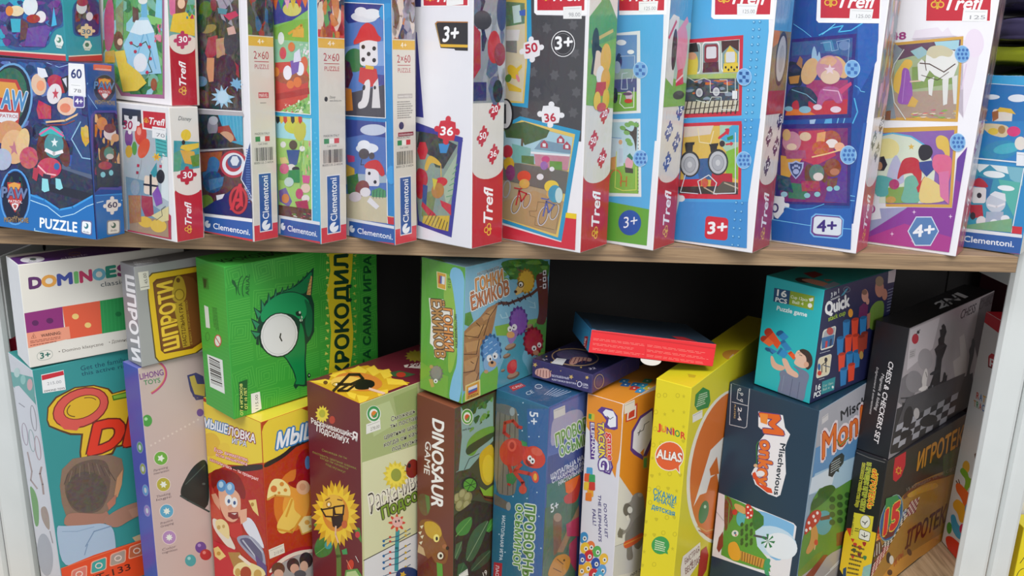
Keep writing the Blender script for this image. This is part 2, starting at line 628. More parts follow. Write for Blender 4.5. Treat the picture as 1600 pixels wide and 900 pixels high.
    # --- finish
    def film(self, extra=0.0):
        o = bevel_box('shrink_wrap', (-0.0009, -0.0009, 0.0), (self.t + 0.0009, self.w + 0.0009, self.h + 0.0009), MAT_FILM, 0.0008, self.root)
        o['label'] = 'clear glossy shrink film'
        return self

    def done(self):
        made = {}
        for i, (name, label, paper, under) in enumerate(self.order):
            vs, fs, cs = self.parts[i]
            if not fs:
                continue
            o = link_mesh(name, vs, fs, MAT_PAPER if paper else MAT_INK, made.get(under, self.root), cs)
            made[i] = o
            if label:
                o['label'] = label
        return self


def _puzzle():
    """outline of a jigsaw piece, knobs right and below, sockets left and above"""
    def arc(cx, cy, r, a0, a1, n=8):
        return [(cx + r * math.cos(math.radians(a0 + (a1 - a0) * i / n)), cy + r * math.sin(math.radians(a0 + (a1 - a0) * i / n))) for i in range(n + 1)]
    p = [(0.18, 0.18)]
    p += arc(0.5, 0.10, 0.10, 150, 390)          # knob below
    p += [(0.82, 0.18)]
    p += arc(0.90, 0.5, 0.10, 240, 480)          # knob right
    p += [(0.82, 0.82)]
    p += arc(0.5, 0.74, 0.10, 30, -210)          # socket above
    p += [(0.18, 0.82)]
    p += arc(0.26, 0.5, 0.10, 120, -120)         # socket left
    return p


def _knobs():
    """jigsaw piece with knobs on every side"""
    def arc(cx, cy, r, a0, a1, n=8):
        return [(cx + r * math.cos(math.radians(a0 + (a1 - a0) * i / n)), cy + r * math.sin(math.radians(a0 + (a1 - a0) * i / n))) for i in range(n + 1)]
    p = [(0.2, 0.2)] + arc(0.5, 0.11, 0.11, 150, 390) + [(0.8, 0.2)] + arc(0.89, 0.5, 0.11, 240, 480) + [(0.8, 0.8)]
    p += arc(0.5, 0.89, 0.11, -30, 210) + [(0.2, 0.8)] + arc(0.11, 0.5, 0.11, 60, 300)
    return p


def _round(r=0.16, n=5):
    p = []
    for cx, cy, a in ((1 - r, r, -90), (1 - r, 1 - r, 0), (r, 1 - r, 90), (r, r, 180)):
        p += [(cx + r * math.cos(math.radians(a + 90 * i / n)), cy + r * math.sin(math.radians(a + 90 * i / n))) for i in range(n + 1)]
    return p


def _star(n=5, k=0.42):
    return [(0.5 + 0.5 * (1 if i % 2 == 0 else k) * math.cos(math.pi * i / n + math.pi / 2),
             0.5 + 0.5 * (1 if i % 2 == 0 else k) * math.sin(math.pi * i / n + math.pi / 2)) for i in range(2 * n)]


SHAPES = {
    'rect': [(0, 0), (1, 0), (1, 1), (0, 1)],
    'round': _round(), 'pill': _round(0.42, 8), 'piece': _puzzle(), 'knobs': _knobs(), 'star': _star(),
    'circle': [(0.5 + 0.5 * math.cos(math.radians(a)), 0.5 + 0.5 * math.sin(math.radians(a))) for a in range(0, 360, 15)],
    'shield': [(0.5, 0), (0.82, 0.25), (1, 0.6), (1, 0.9), (0.75, 0.9), (0.5, 1), (0.25, 0.9), (0, 0.9), (0, 0.6), (0.18, 0.25)],
    'hex': [(0.25, 0), (0.75, 0), (1, 0.5), (0.75, 1), (0.25, 1), (0, 0.5)],
    'chamfer': [(0.12, 0), (0.88, 0), (1, 0.16), (1, 0.84), (0.88, 1), (0.12, 1), (0, 0.84), (0, 0.16)],
}


def frame(q, k=0.06):
    """a smaller quad inside q"""
    def m(s, t):
        a = (q[0][0] + (q[1][0] - q[0][0]) * s, q[0][1] + (q[1][1] - q[0][1]) * s)
        b = (q[3][0] + (q[2][0] - q[3][0]) * s, q[3][1] + (q[2][1] - q[3][1]) * s)
        return (a[0] + (b[0] - a[0]) * t, a[1] + (b[1] - a[1]) * t)
    return [m(k, k), m(1 - k, k), m(1 - k, 1 - k), m(k, 1 - k)]


# ------------------------------------------------------------------ the shelving
Z_TOP = 0.4268
structure(bevel_box('trim_upper_shelf_board', (-0.528, 0.0, 0.4112), (0.4855, 0.335, 0.4268), MAT_OAK, 0.0006))
structure(bevel_box('floor', (-1.3, -0.05, -0.018), (1.3, 0.34, 0.0), MAT_FLOOR, 0.0006))
structure(bevel_box('wall_back', (-1.3, 0.342, -0.02), (1.3, 0.36, 1.2), MAT_BACK, 0.001))
for i, x in enumerate((-0.33, 0.40, 0.47, 0.60)):
    structure(bevel_box('trim_back_seam_%d' % (i + 1), (x, 0.3385, 0.0), (x + 0.022, 0.3425, 0.41), MAT_BACK, 0.0005))


def post(name, x0, x1, y0, y1):
    bm = bmesh.new()
    # a folded steel upright: rounded face with a shallow groove along one side
    w = x1 - x0
    prof = [(0, y1), (0, y0 + 0.006), (0.0025, y0 + 0.0015), (0.006, y0), (w - 0.006, y0), (w - 0.0025, y0 + 0.0015), (w, y0 + 0.006), (w, y1)]
    lo = [bm.verts.new((x0 + a, b, -0.3)) for a, b in prof]
    hi = [bm.verts.new((x0 + a, b, 1.25)) for a, b in prof]
    n = len(prof)
    for i in range(n):
        j = (i + 1) % n
        bm.faces.new((lo[i], lo[j], hi[j], hi[i]))
    bm.faces.new(hi); bm.faces.new(lo[::-1])
    bmesh.ops.recalc_face_normals(bm, faces=bm.faces)
    me = bpy.data.meshes.new(name)
    bm.to_mesh(me); bm.free()
    me.materials.append(MAT_POST)
    o = bpy.data.objects.new(name, me)
    COL.objects.link(o)
    return structure(o)


post('trim_post_right', 0.5085, 0.5430, 0.040, 0.0475)
post('trim_post_far_right', 0.5445, 0.5690, 0.040, 0.0475)
post('trim_post_left', -0.5663, -0.5318, 0.045, 0.0525)
post('trim_post_far_left', -0.6023, -0.5678, 0.045, 0.0525)


def bracket(name, x, y0, y1, z0, z1, holes):
    o = structure(bevel_box(name, (x - 0.0015, y0, z0), (x + 0.0015, y1, z1), MAT_PLATE, 0.0004))
    s = 1 if x < 0 else -1
    for k, (y, z) in enumerate(holes):
        vs = [(x + s * 0.0018, y + 0.0032 * math.cos(a * math.pi / 8), z + 0.0042 * math.sin(a * math.pi / 8)) for a in range(16)]
        h = link_mesh('slot', vs, [tuple(range(16))], MAT_HOLE, o)
        h['label'] = 'black punched hole'
    return o



# ------------------------------------------------------------------ print that repeats from box to box
def clover(b, c, r, ux, uy, col='#f0c040'):
    """three open leaves and a stalk; c centre, r leaf radius, ux right and uy up unit steps"""
    def at(x, y):
        return (c[0] + ux[0] * x + uy[0] * y, c[1] + ux[1] * x + uy[1] * y)
    polys = []
    for lx, ly in ((-0.95, -0.25), (0.95, -0.25), (0, 1.05)):
        for i in range(12):
            a, e = math.pi * i / 6, math.pi * (i + 1) / 6
            polys.append([b.hit(at((lx + k * math.cos(t)) * r, (ly + k * math.sin(t)) * r)) for t, k in ((a, 0.95), (e, 0.95), (e, 0.6), (a, 0.6))])
    polys.append([b.hit(at(x * r, y * r)) for x, y in ((-0.2, 0), (0.2, 0), (0.35, -1.5), (-0.35, -1.5))])
    b.put(polys, col)


def trefl(b, p0, p1, p2):
    """gold clover and slanted white name along a baseline"""
    L = math.hypot(p1[0] - p0[0], p1[1] - p0[1])
    ux = ((p1[0] - p0[0]) / L, (p1[1] - p0[1]) / L)
    H = math.hypot(p2[0] - p0[0], p2[1] - p0[1])
    uy = ((p2[0] - p0[0]) / H, (p2[1] - p0[1]) / H)
    c = (p0[0] + ux[0] * L * 0.13 + uy[0] * H * 0.42, p0[1] + ux[1] * L * 0.13 + uy[1] * H * 0.42)
    clover(b, c, L * 0.068, ux, uy)
    q = (p0[0] + ux[0] * L * 0.28, p0[1] + ux[1] * L * 0.28)
    b.X('Trefl', q, p1, (q[0] + p2[0] - p0[0], q[1] + p2[1] - p0[1]), '#ffffff', bold=0.035, shear=0.28)


def rq(x0, y0, x1, y1):
    """upright rectangle in photo view coordinates (y grows downwards)"""
    return [(x0, y1), (x1, y1), (x1, y0), (x0, y0)]


def mq(x0, y0, x1, y1):
    """upright rectangle in millimetres"""
    return [(x0, y0), (x1, y0), (x1, y1), (x0, y1)]


def trefl_spine(b, red='#c02432', piece='#c22a3c', nums=(('20', 30, 124), ('50', 14, 101), ('36', 29, 84)), white='#dcd8d0', top=130):
    t = b.t * 1000
    b.mm('R', 'spine_print')
    b.P(mq(0, 0, t, 72), red)
    arc = [(0, 76)] + [(t / 2 + t / 2 * math.cos(math.pi + math.pi * i / 12), 73 - 11 * math.sin(math.pi * i / 12)) for i in range(13)] + [(t, 76), (t, top), (0, top)]
    b.P(arc, white)
    b.mm('R', 'brand_logo')
    trefl(b, (t * 0.66, 9), (t * 0.66, 55), (t * 0.36, 9))
    for n, x, y in nums:
        x = x * t / 44
        b.mm('R', 'piece_count_badge')
        s = 9.5
        b.Q([(x - s, y - s - 2), (x + s * 0.75, y - s + 2), (x + s, y + s + 2), (x - s * 0.75, y + s - 2)], 'knobs', piece)
        b.X(n, (x - 4.5, y - 3), (x + 4.5, y - 2), (x - 4.6, y + 3), '#ffffff', 0.03)


def clementoni_spine(b, pic, kind, seed):
    t = b.t * 1000
    b.mm('R', 'spine_print')
    b.P(mq(0, 0, t, 15), '#d23a44')
    b.P(mq(0, 15, t, 175), '#d9d3c6')
    b.P(mq(0, 175, t, 183), '#e0b040')
    b.X('4+', (t * 0.36, 176.8), (t * 0.62, 176.8), (t * 0.36, 181.5), '#f6f0e0', 0.01)
    b.X('2×60', (t * 0.2, 164), (t * 0.78, 164), (t * 0.2, 171), '#b02838', 0.012)
    b.P(mq(t * 0.22, 161.4, t * 0.78, 162), '#b02838')
    b.X('PUZZLE', (t * 0.23, 155.5), (t * 0.78, 155.5), (t * 0.23, 159.5), '#b02838', 0.01)
    if kind == 'marvel':
        b.P(mq(t * 0.34, 130, t * 0.74, 135), '#c04850')
        b.X('MARVEL', (t * 0.37, 130.8), (t * 0.71, 130.8), (t * 0.37, 134.2), '#efe6dc', 0.02)
        b.tiny(mq(t * 0.4, 125, t * 0.66, 126.5), 1, '#8a8580', 5)
    elif kind == 'disney':
        b.E(t * 0.27, 131, 2.0, 2.2, '#26242a')
        b.X('Disney', (t * 0.4, 131.6), (t * 0.62, 131.6), (t * 0.4, 134), '#26242a', 0.01, shear=0.3)
        b.X('www.disney.com', (t * 0.4, 128.8), (t * 0.84, 128.8), (t * 0.4, 130.6), '#26242a')
    else:
        b.P(mq(t * 0.2, 133, t * 0.85, 137), '#b9b0a8')
        b.X('www.nickjr.tv', (t * 0.23, 134), (t * 0.82, 134), (t * 0.23, 136.3), '#f2eee8', 0.01)
        b.tiny(mq(t * 0.18, 115, t * 0.88, 131), 8, '#8d8880', 8)
        b.E(t * 0.35, 109, 3.2, 3.4, '#28345c')
        b.P(mq(t * 0.2, 99.5, t * 0.88, 103), '#8e2c3c')
        b.X('nickelodeon', (t * 0.24, 100.3), (t * 0.84, 100.3), (t * 0.24, 102.3), '#f2e8e0', 0.01)
    b.X('MADE IN ITALY', (t * 0.16, 97.5), (t * 0.74, 97.5), (t * 0.16, 99.6), '#3a3838')
    b.mm('R', 'flag_mark')
    for i, c in enumerate(('#3a8a50', '#eeeae2', '#d04048')):
        b.P(mq(t * (0.17 + 0.19 * i), 91.5, t * (0.36 + 0.19 * i), 96), c)
    b.X('Cod. 21602', (t * 0.28, 88.5), (t * 0.64, 88.5), (t * 0.28, 90.2), '#55524e')
    b.mm('R', 'barcode')
    b.bars(mq(t * 0.14, 74, t * 0.86, 86), n=34, seed=seed)
    b.X('8005125 216024', (t * 0.1, 71.3), (t * 0.86, 71.3), (t * 0.1, 73.4), '#3a3838')
    b.mm('R', 'brand_logo')
    b.P(mq(t * 0.24, 8, t * 0.76, 63), '#e8e6e4')
    b.P(mq(t * 0.26, 9, t * 0.74, 62), '#2c5a9e')
    b.X('Clementoni', (t * 0.62, 20), (t * 0.62, 60), (t * 0.36, 20), '#f4f6f8', 0.02)
    b.E(t * 0.5, 14, t * 0.17, 4.8, '#f0f2f4')
    b.P([(t * 0.48, 14), (t * 0.7, 15.5), (t * 0.6, 19)], '#2c5a9e')
    b.mm('R', 'spine_picture')
    b.P(mq(0, 184, t, b.h * 1000), pic[0], 0.1)
    b.blobs(mq(0, 184, t, 245), pic[1:], 46, 0.13, seed)


def clementoni_foot(b, q, arc=True):
    """white and blue band with the name, along the foot of the cover; q = lower left, lower right, upper right, upper left"""
    b.p('brand_logo')
    b.Q(q, 'rect', '#e4e6ea')
    qq = [q[0], q[1], b.qm(q, 1, 0.82), b.qm(q, 0.0, 0.80)]
    b.Q([b.qm(q, 0.05, -0.02), b.qm(q, 1, -0.02), b.qm(q, 1, 0.84), b.qm(q, 0.05, 0.84)], 'rect', '#2f5fa8')
    m = lambda x, y: b.qm(q, x, y)
    b.P([m(0.11 + 0.055 * math.cos(a * 0.35), 0.42 + 0.2 * math.sin(a * 0.35)) for a in range(18)], '#e8edf4')
    b.P([m(0.115, 0.46), m(0.18, 0.5), m(0.15, 0.72)], '#2f5fa8')
    b.X('Clementoni.', m(0.22, 0.24), m(0.93, 0.24), m(0.22, 0.56), '#f2f5fa', 0.022)


def sticker(b, q, s, tone='#efefef', ink='#8a8a8e', rule=True):
    """paper price label; q lower left, lower right, upper right, upper left"""
    b.p('price_sticker', 'small white price label', True)
    b.Q(q, 'rect', tone)
    if rule or s:
        b.p('price_print', None, True, b.part)
    if rule:
        b.Ln([b.qm(q, 0.08, 0.82), b.qm(q, 0.92, 0.82)], 1.5 if b.view else 0.3, ink)
    if s:
        b.X(s, b.qm(q, 0.3, 0.18), b.qm(q, 0.92, 0.18), b.qm(q, 0.3, 0.52), ink, 0.0)


PZ = 'puzzle_box'
G_TOP = 'jigsaw puzzle boxes on the upper shelf'
G_LOW = 'board game boxes on the lower shelf'

# ================================================================== upper shelf
# --- blue 60 piece box, lower left
b = Box('paw60', PZ, 'wide dark blue 60-piece puzzle box with PUZZLE on its foot, far left of upper shelf', 'puzzle box', G_TOP,
        L='#2a3a78', R='#1f4f9a', T='#35427e')
b.f('L', 1, 'cover_picture')
b.P([(0, 380), (560, 400), (640, 1240), (0, 1240)], '#27346e', 0.08)
b.blobs([(0, 900), (560, 900), (550, 410), (0, 390)], ['#2f5c9c', '#3a3f86', '#1e2a58', '#5a78b8', '#24305e'], 40, 0.09, 4)
b.Ln([(60, 395), (130, 470), (110, 500), (220, 560)], 5, '#8fb4e6').Ln([(300, 400), (380, 430), (450, 410)], 4, '#9cc0f0')
b.P([(330, 400), (450, 500), (520, 640), (540, 900), (420, 900), (360, 620)], '#39508e', 0.1)
# round badge left
b.E(60, 640, 150, 240, '#12203a', 8).ring(60, 640, 150, 240, 14, '#6fa6d8', 8)
b.E(55, 620, 120, 190, '#2e6a52', 8, 0.1)
b.P([(-10, 500), (110, 510), (150, 600), (120, 790), (60, 830), (-10, 800)], '#c03c3a')
b.P([(-10, 520), (100, 530), (132, 610), (90, 640), (-10, 620)], '#e2a24a')
b.p('title_lettering')
b.X('AW', (8, 690), (168, 712), (20, 560), '#4d8fc4', 0.05, '#dfe9f2', 0.06)
b.P([(0, 715), (120, 722), (120, 760), (70, 800), (0, 780)], '#e6e9ee')
b.X('PATROL', (4, 748), (122, 756), (4, 726), '#b84a52', 0.02)
b.p('cover_picture')
# stand-in picture: bright toy balls, ribbons and blocks in the colours of the print
b.E(250, 540, 48, 70, '#e6c4a8', -10, 0.1).E(262, 548, 26, 34, '#f0a078', 0, 0.05)
b.P([(240, 430), (290, 440), (310, 490), (270, 500), (245, 480)], '#e6e8f2')
b.P([(300, 500), (350, 470), (410, 500), (430, 590), (380, 600), (320, 570)], '#b8344a', 0.15)
b.E(350, 600, 46, 66, '#e8e2e6', 12, 0.06).Q([(335, 640), (380, 640), (380, 560), (335, 560)], 'star', '#c8485c')
b.P([(390, 500), (440, 480), (448, 560), (420, 600)], '#20202c').P([(400, 505), (428, 495), (430, 560)], '#d6d8e4')
b.E(430, 680, 62, 58, '#eec8b0', 0, 0.1).E(420, 690, 34, 30, '#e88a68', 0, 0.1)
b.P([(250, 640), (330, 680), (330, 760), (250, 760), (236, 700)], '#c23a58', 0.2)
b.Ln([(300, 780), (420, 770), (500, 730)], 12, '#f0c898').Ln([(300, 800), (420, 796), (480, 770)], 5, '#b0482c')
b.E(60, 850, 90, 80, '#d89a6c', 0, 0.12)
b.P([(250, 900), (280, 820), (360, 800), (420, 860), (430, 960), (250, 960)], '#2aa0a8', 0.1)
b.Ln([(270, 880), (330, 815), (400, 850)], 16, '#d86a9a')
b.v(2)
b.P([(120, 100), (600, 130), (600, 440), (380, 520), (230, 430), (120, 420)], '#2a3450', 0.08)
b.P([(400, 230), (600, 300), (600, 330), (400, 260)], '#5a6884').P([(300, 350), (600, 420), (560, 470), (300, 400)], '#1a2036')
b.P([(440, 170), (600, 190), (600, 300), (440, 240)], '#2f5ca8', 0.1).P([(500, 235), (600, 245), (600, 280), (520, 260)], '#a8304a')
b.E(95, 120, 84, 110, '#e6b888', 0, 0.1).Q([(60, 180), (130, 180), (130, 80), (60, 80)], 'star', '#c47a8c').E(150, 90, 42, 90, '#e8c490', 10, 0.15)
b.E(20, 200, 60, 70, '#b8c0d8', 0, 0.15).E(190, 190, 60, 70, '#c85a6a', 0, 0.22)
b.E(300, 110, 60, 120, '#6a3a34', 8, 0.1).E(412, 150, 36, 100, '#6a3a34', -12, 0.1)
b.E(350, 110, 62, 82, '#4f8f96', 0, 0.06).Ln([(300, 140), (350, 165), (402, 150)], 22, '#ece6ea').Q([(330, 125), (378, 125), (378, 60), (330, 60)], 'star', '#dfe8ea')
b.P([(250, 30), (300, -10), (390, 10), (420, 70), (330, 30), (270, 60)], '#3ab0b4', 0.05).Ln([(260, 40), (330, -5), (410, 50)], 12, '#d8629a')
b.E(320, 255, 78, 66, '#c0475e', 0, 0.1).Ln([(250, 240), (300, 290), (360, 300)], 9, '#f0b8c0').E(368, 245, 18, 22, '#2f6aa8')
b.P([(220, 250), (258, 260), (240, 340), (212, 320)], '#b03a50').P([(282, 290), (330, 300), (326, 350), (276, 340)], '#3a3048')
b.P([(275, 320), (312, 326), (322, 400), (290, 410), (272, 396)], '#8fd6e0').P([(360, 320), (392, 326), (408, 384), (386, 396), (362, 384)], '#8fd6e0')
b.Q([(455, 260), (600, 300), (600, -60), (500, -90)], 'rect', '#2c4a80', 0.05)
b.Ln([(520, -40), (462, 70), (530, 190), (600, 200)], 7, '#9ccbe8')
b.Q([(515, 110), (590, 130), (585, -20), (525, -20)], 'shield', '#caa24c', 0.25)
# foot with the name
b.p('foot_band')
b.P([(190, 430), (240, 425), (300, 460), (390, 520), (480, 500), (600, 430), (640, 440), (640, 720), (0, 640), (0, 440)], '#1f6fb8')
b.Ln([(195, 425), (290, 458), (385, 522), (470, 505), (600, 432), (640, 430)], 12, '#3f9be0')
b.Ln([(195, 458), (310, 500), (395, 568), (480, 548), (560, 500), (620, 478)], 5, '#bfe6fa')
b.Ln([(228, 640), (228, 655), (420, 690), (600, 712)], 5, '#bfe6fa')
b.E(105, 440, 98, 180, '#2a62ac', 0).E(105, 440, 84, 165, '#14203c').ring(105, 440, 98, 180, 10, '#5aa0e0')
b.blobs(rq(50, 290, 160, 560), ['#1c4a40', '#26305c', '#4a2a3a'], 16, 0.12, 6)
b.P([(55, 345), (140, 350), (150, 460), (105, 540), (60, 460)], '#bc3a3c').P([(60, 360), (100, 345), (140, 360), (130, 390), (70, 390)], '#e0a050')
b.p('title_lettering')
b.X('PAW', (20, 440), (180, 452), (24, 372), '#6d7fa8', 0.05, '#2a3a68', 0.05)
b.X('PATROL', (62, 474), (150, 480), (62, 456), '#ece8ec', 0.02).Q([(85, 525), (125, 528), (126, 478), (84, 476)], 'shield', '#e6e2e6').Q([(95, 515), (115, 517), (116, 488), (94, 486)], 'shield', '#b0504a')
b.X('THE', (95, 570), (120, 572), (95, 560), '#d8b878').X('MIGHTY MOVIE', (36, 598), (190, 604), (34, 566), '#a08460', 0.05, '#5a4838', 0.04)
b.X('PUZZLE', (262, 634), (498, 665), (262, 568), '#f4f8fc', 0.05, space=1.05)
b.p('maker_logo')
b.Q([(522, 672), (594, 688), (596, 592), (526, 586)], 'round', '#5f6a9c').Q([(529, 666), (587, 680), (589, 600), (532, 594)], 'round', '#eef0f6')
b.E(558, 625, 14, 18, '#3a7a88').E(553, 620, 8, 11, '#eef0f6').X('dodo', (538, 664), (578, 672), (538, 652), '#444a70', 0.01)
b.f('L', 1)
b.p('piece_count_badge')
b.Q([(440, 612), (550, 620), (550, 402), (440, 402)], 'rect', '#f2f2f4')
b.X('60', (458, 497), (524, 500), (458, 438), '#2c3c78', 0.045)
sticker(b, [(452, 600), (530, 608), (520, 535), (452, 530)], '78', '#f6f6f6', '#7c7c84')
b.p('age_badge')
b.Q([(470, 690), (545, 690), (545, 612), (470, 606)], 'round', '#d8dcec').Q([(476, 682), (539, 684), (539, 618), (476, 612)], 'round', '#5a4a9a')
b.X('4+', (484, 662), (532, 666), (484, 626), '#ffffff', 0.04)
# side face
b.f('R', 1, 'spine_picture')
b.P([(552, 400), (770, 410), (830, 900), (600, 900)], '#1d4a92', 0.04)
b.P([(596, 408), (712, 420), (712, 456), (596, 446)], '#e0603c').X('nickelodeon', (608, 446), (706, 452), (608, 432), '#f6e4dc', 0.01)
b.Ln([(560, 530), (540, 575), (620, 695)], 4, '#8cc0ea')
b.E(667, 565, 74, 92, '#15233e').ring(667, 565, 74, 92, 6, '#3f5c8c')
b.P([(628, 500), (706, 505), (712, 590), (668, 640), (624, 585)], '#b83c3e').P([(630, 510), (668, 500), (704, 514), (700, 536), (634, 532)], '#dc9a48')
b.p('title_lettering').X('PAW', (600, 566), (728, 574), (602, 518), '#5a84b8', 0.05, '#2a3a60', 0.05)
b.X('PATROL', (632, 592), (704, 596), (632, 576), '#e8e4ea', 0.015).Q([(650, 628), (686, 630), (688, 596), (650, 594)], 'shield', '#e4dede')
b.X('MIGHTY MOVIE', (608, 664), (735, 672), (606, 636), '#a08a58', 0.04)
b.p('spine_picture')
b.P([(585, 1240), (580, 740), (608, 706), (740, 706), (772, 740), (790, 1180), (770, 1215), (640, 1210)], '#5a4f9e')
b.P([(598, 1240), (594, 750), (616, 720), (734, 720), (760, 750), (778, 1170), (756, 1198), (640, 1196)], '#27325c', 0.05)
b.blobs([(605, 1190), (770, 1190), (752, 730), (605, 730)], ['#2c3c66', '#c87a3c', '#8a4a3a', '#e0b478', '#34304a'], 60, 0.08, 9, 0.2)
b.E(650, 790, 34, 42, '#d68a4a', 0, 0.15).E(700, 850, 40, 44, '#e8dcd8', 0, 0.1).E(700, 820, 38, 30, '#7a3a38', 0, 0.1).E(735, 880, 26, 26, '#e0a878')
b.v(2)
b.P([(610, 200), (770, 230), (776, 370), (620, 380)], '#3a3c46', 0.05)
b.E(660, 170, 26, 50, '#6a3a30').E(725, 180, 18, 40, '#6a3a30').E(694, 160, 32, 40, '#5c8a82', 0, 0.1).E(700, 182, 24, 18, '#d8ccc4')
b.E(670, 240, 44, 26, '#b04a54', 0, 0.15).E(656, 298, 16, 18, '#8fd0d8').E(708, 286, 14, 18, '#8fd0d8')
b.p('foot_band').P([(600, 430), (830, 410), (840, 690), (630, 720)], '#2272ba').Ln([(600, 432), (820, 420)], 6, '#3f9be0').Ln([(618, 478), (660, 468)], 5, '#bfe6fa').Ln([(776, 462), (812, 460)], 5, '#bfe6fa').Ln([(630, 712), (824, 680)], 5, '#bfe6fa')
b.p('piece_count_badge').Q([(660, 560), (772, 548), (776, 432), (656, 440)], 'knobs', '#ece8e2').X('60', (688, 510), (748, 506), (688, 474), '#28305c', 0.04)
b.p('maker_logo').Q([(682, 685), (768, 674), (768, 584), (682, 590)], 'round', '#8a8c96').Q([(689, 677), (761, 668), (761, 592), (689, 598)], 'round', '#e9e4da')
b.E(724, 622, 16, 18, '#4a6a5c').E(718, 617, 9, 11, '#e9e4da').X('dodo', (706, 662), (746, 658), (706, 648), '#4a4a50', 0.01)
b.film().done()

# --- teal and red 80 piece box on top of it
b = Box('teal', PZ, 'teal puzzle box with a red foot, stacked on the wide dark blue box', 'puzzle box', G_TOP,
        L='#2a8f9c', R='#2b9aa6', T='#b03040')
b.f('L', 1, 'cover_picture')
b.P([(0, -10), (420, -10), (420, 170), (340, 190), (300, 325), (0, 320)], '#2c5f98', 0.05)
b.P([(0, -10), (404, -10), (404, 165), (330, 182), (296, 306), (0, 296)], '#3a3c78', 0.1)
b.blobs([(0, 296), (300, 296), (400, 0), (0, 0)], ['#2f74b4', '#5a4a98', '#2aa6c4', '#6c3f88', '#28306a'], 46, 0.1, 12)
b.E(195, 40, 48, 60, '#dfe6ea', 0, 0.1).E(262, 108, 34, 38, '#e6e2e4', 0, 0.1).E(215, 120, 44, 28, '#a8342f', 0, 0.1)
b.P([(68, 120), (138, 120), (130, 206), (78, 206)], '#3cb0c8', 0.05).E(105, 70, 50, 34, '#e8d8b0', 0, 0.15).E(62, 70, 24, 32, '#e28a3c')
b.P([(135, 120), (180, 150), (190, 240), (130, 260)], '#6a3f3c', 0.1).P([(345, 40), (365, 160), (330, 170)], '#45b4e0').P([(262, 180), (290, 290), (246, 290)], '#3a7ad0')
b.P([(180, 180), (300, 160), (330, 180), (290, 300), (160, 296)], '#6b4a9c', 0.1)
b.p('foot_band').P([(-5, 320), (438, 348), (438, 358), (-5, 330)], '#ead9c4').P([(-5, 328), (440, 358), (440, 400), (-5, 362)], '#c8303c')
b.p('maker_logo').Q([(348, 300), (408, 314), (408, 232), (350, 216)], 'hex', '#e6ece6').E(378, 256, 15, 18, '#4f8a70').E(372, 252, 8, 10, '#e6ece6').X('dodo', (360, 296), (398, 302), (360, 284), '#4a6a60', 0.01)
b.f('R', 1, 'spine_picture')
b.P([(462, -10), (650, -10), (648, 215), (620, 236), (490, 236), (462, 205)], '#235a94').P([(474, -10), (638, -10), (634, 205), (612, 226), (498, 226), (474, 198)], '#40366c', 0.08)
b.blobs([(480, 220), (630, 220), (630, 0), (480, 0)], ['#5a4a88', '#8a3440', '#2f4a88', '#6a5a50'], 24, 0.12, 14)
b.E(520, 45, 34, 44, '#d8dad8', 0, 0.1).E(570, 105, 22, 28, '#e2dcdc').E(525, 14, 36, 26, '#a0384a', 0, 0.1)
b.p('foot_band').P([(438, 356), (670, 344), (670, 352), (438, 366)], '#ead9c4').P([(438, 364), (672, 350), (672, 400), (438, 398)], '#c02c38')
b.p('piece_count_badge').Q([(495, 244), (608, 246), (608, 150), (495, 150)], 'knobs', '#e8cfa0').X('30', (522, 216), (578, 216), (522, 186), '#2f6a8a', 0.03)
b.p('maker_logo').Q([(526, 320), (588, 324), (588, 262), (530, 258)], 'hex', '#e4e8dc').E(556, 286, 13, 14, '#4f7a60').X('dodo', (540, 316), (576, 316), (540, 306), '#4a6a60', 0.01)
b.film().done()

# --- red 30 piece box with a meadow, top of the second stack
b = Box('trefl30a', PZ, 'small 30-piece puzzle box with a blue gown picture, topmost in its stack', 'puzzle box', G_TOP,
        L='#efeaec', R='#dcd2c4', T='#e8e4e4')
b.f('L', 1, 'cover_picture')
b.P([(660, -10), (1050, -10), (1052, 632), (775, 612), (660, 400)], '#a86a92', 0.04)
b.P([(660, -10), (1038, -10), (1040, 606), (785, 590), (660, 400)], '#69a860', 0.14)
b.blobs([(660, 600), (1036, 604), (1034, 0), (660, 0)], ['#4f9a54', '#8fc48c', '#3c7a48', '#9ad0dc', '#7fb8a0'], 56, 0.09, 21)
b.P([(1000, 0), (1038, 0), (1038, 200), (990, 150)], '#8ed0e8', 0.06).P([(930, 90), (1036, 120), (1036, 180), (930, 140)], '#8cc870')
b.P([(848, 40), (885, 60), (890, 150), (850, 140)], '#6a4a40')
b.P([(905, 10), (940, 14), (944, 110), (930, 130), (905, 110)], '#74b6d8')           # blue gown
b.P([(900, 110), (948, 112), (985, 190), (1035, 470), (840, 480), (790, 290), (835, 200)], '#9fd0ea', 0.05)
b.P([(870, 130), (950, 128), (990, 205), (900, 225), (832, 205)], '#e2eff6').Ln([(920, 220), (850, 460)], 6, '#74b2d8').Ln([(940, 220), (1000, 440)], 6, '#74b2d8')
b.E(915, 5, 30, 22, '#f0ece6')
b.E(900, 400, 44, 60, '#e6ecf2', 0, 0.05)
b.P([(690, -10), (726, -10), (735, 230), (706, 330), (672, 320), (664, 100)], '#cc6084', 0.08)  # pink gown
b.P([(740, 60), (790, 0), (790, 230), (745, 190)], '#8a9a70', 0.2)
b.E(760, 260, 30, 60, '#7a4a38', 0, 0.1).E(770, 268, 17, 22, '#eec8a8')
b.P([(735, 330), (800, 320), (815, 400), (900, 470), (940, 530), (880, 580), (790, 586), (760, 440)], '#e8ca50', 0.08)
b.P([(675, 330), (735, 320), (740, 400), (672, 400)], '#d8b048', 0.12)
b.Ln([(830, 270), (880, 300), (935, 265), (965, 330), (950, 400), (975, 460), (935, 468)], 5, '#3a5a34')
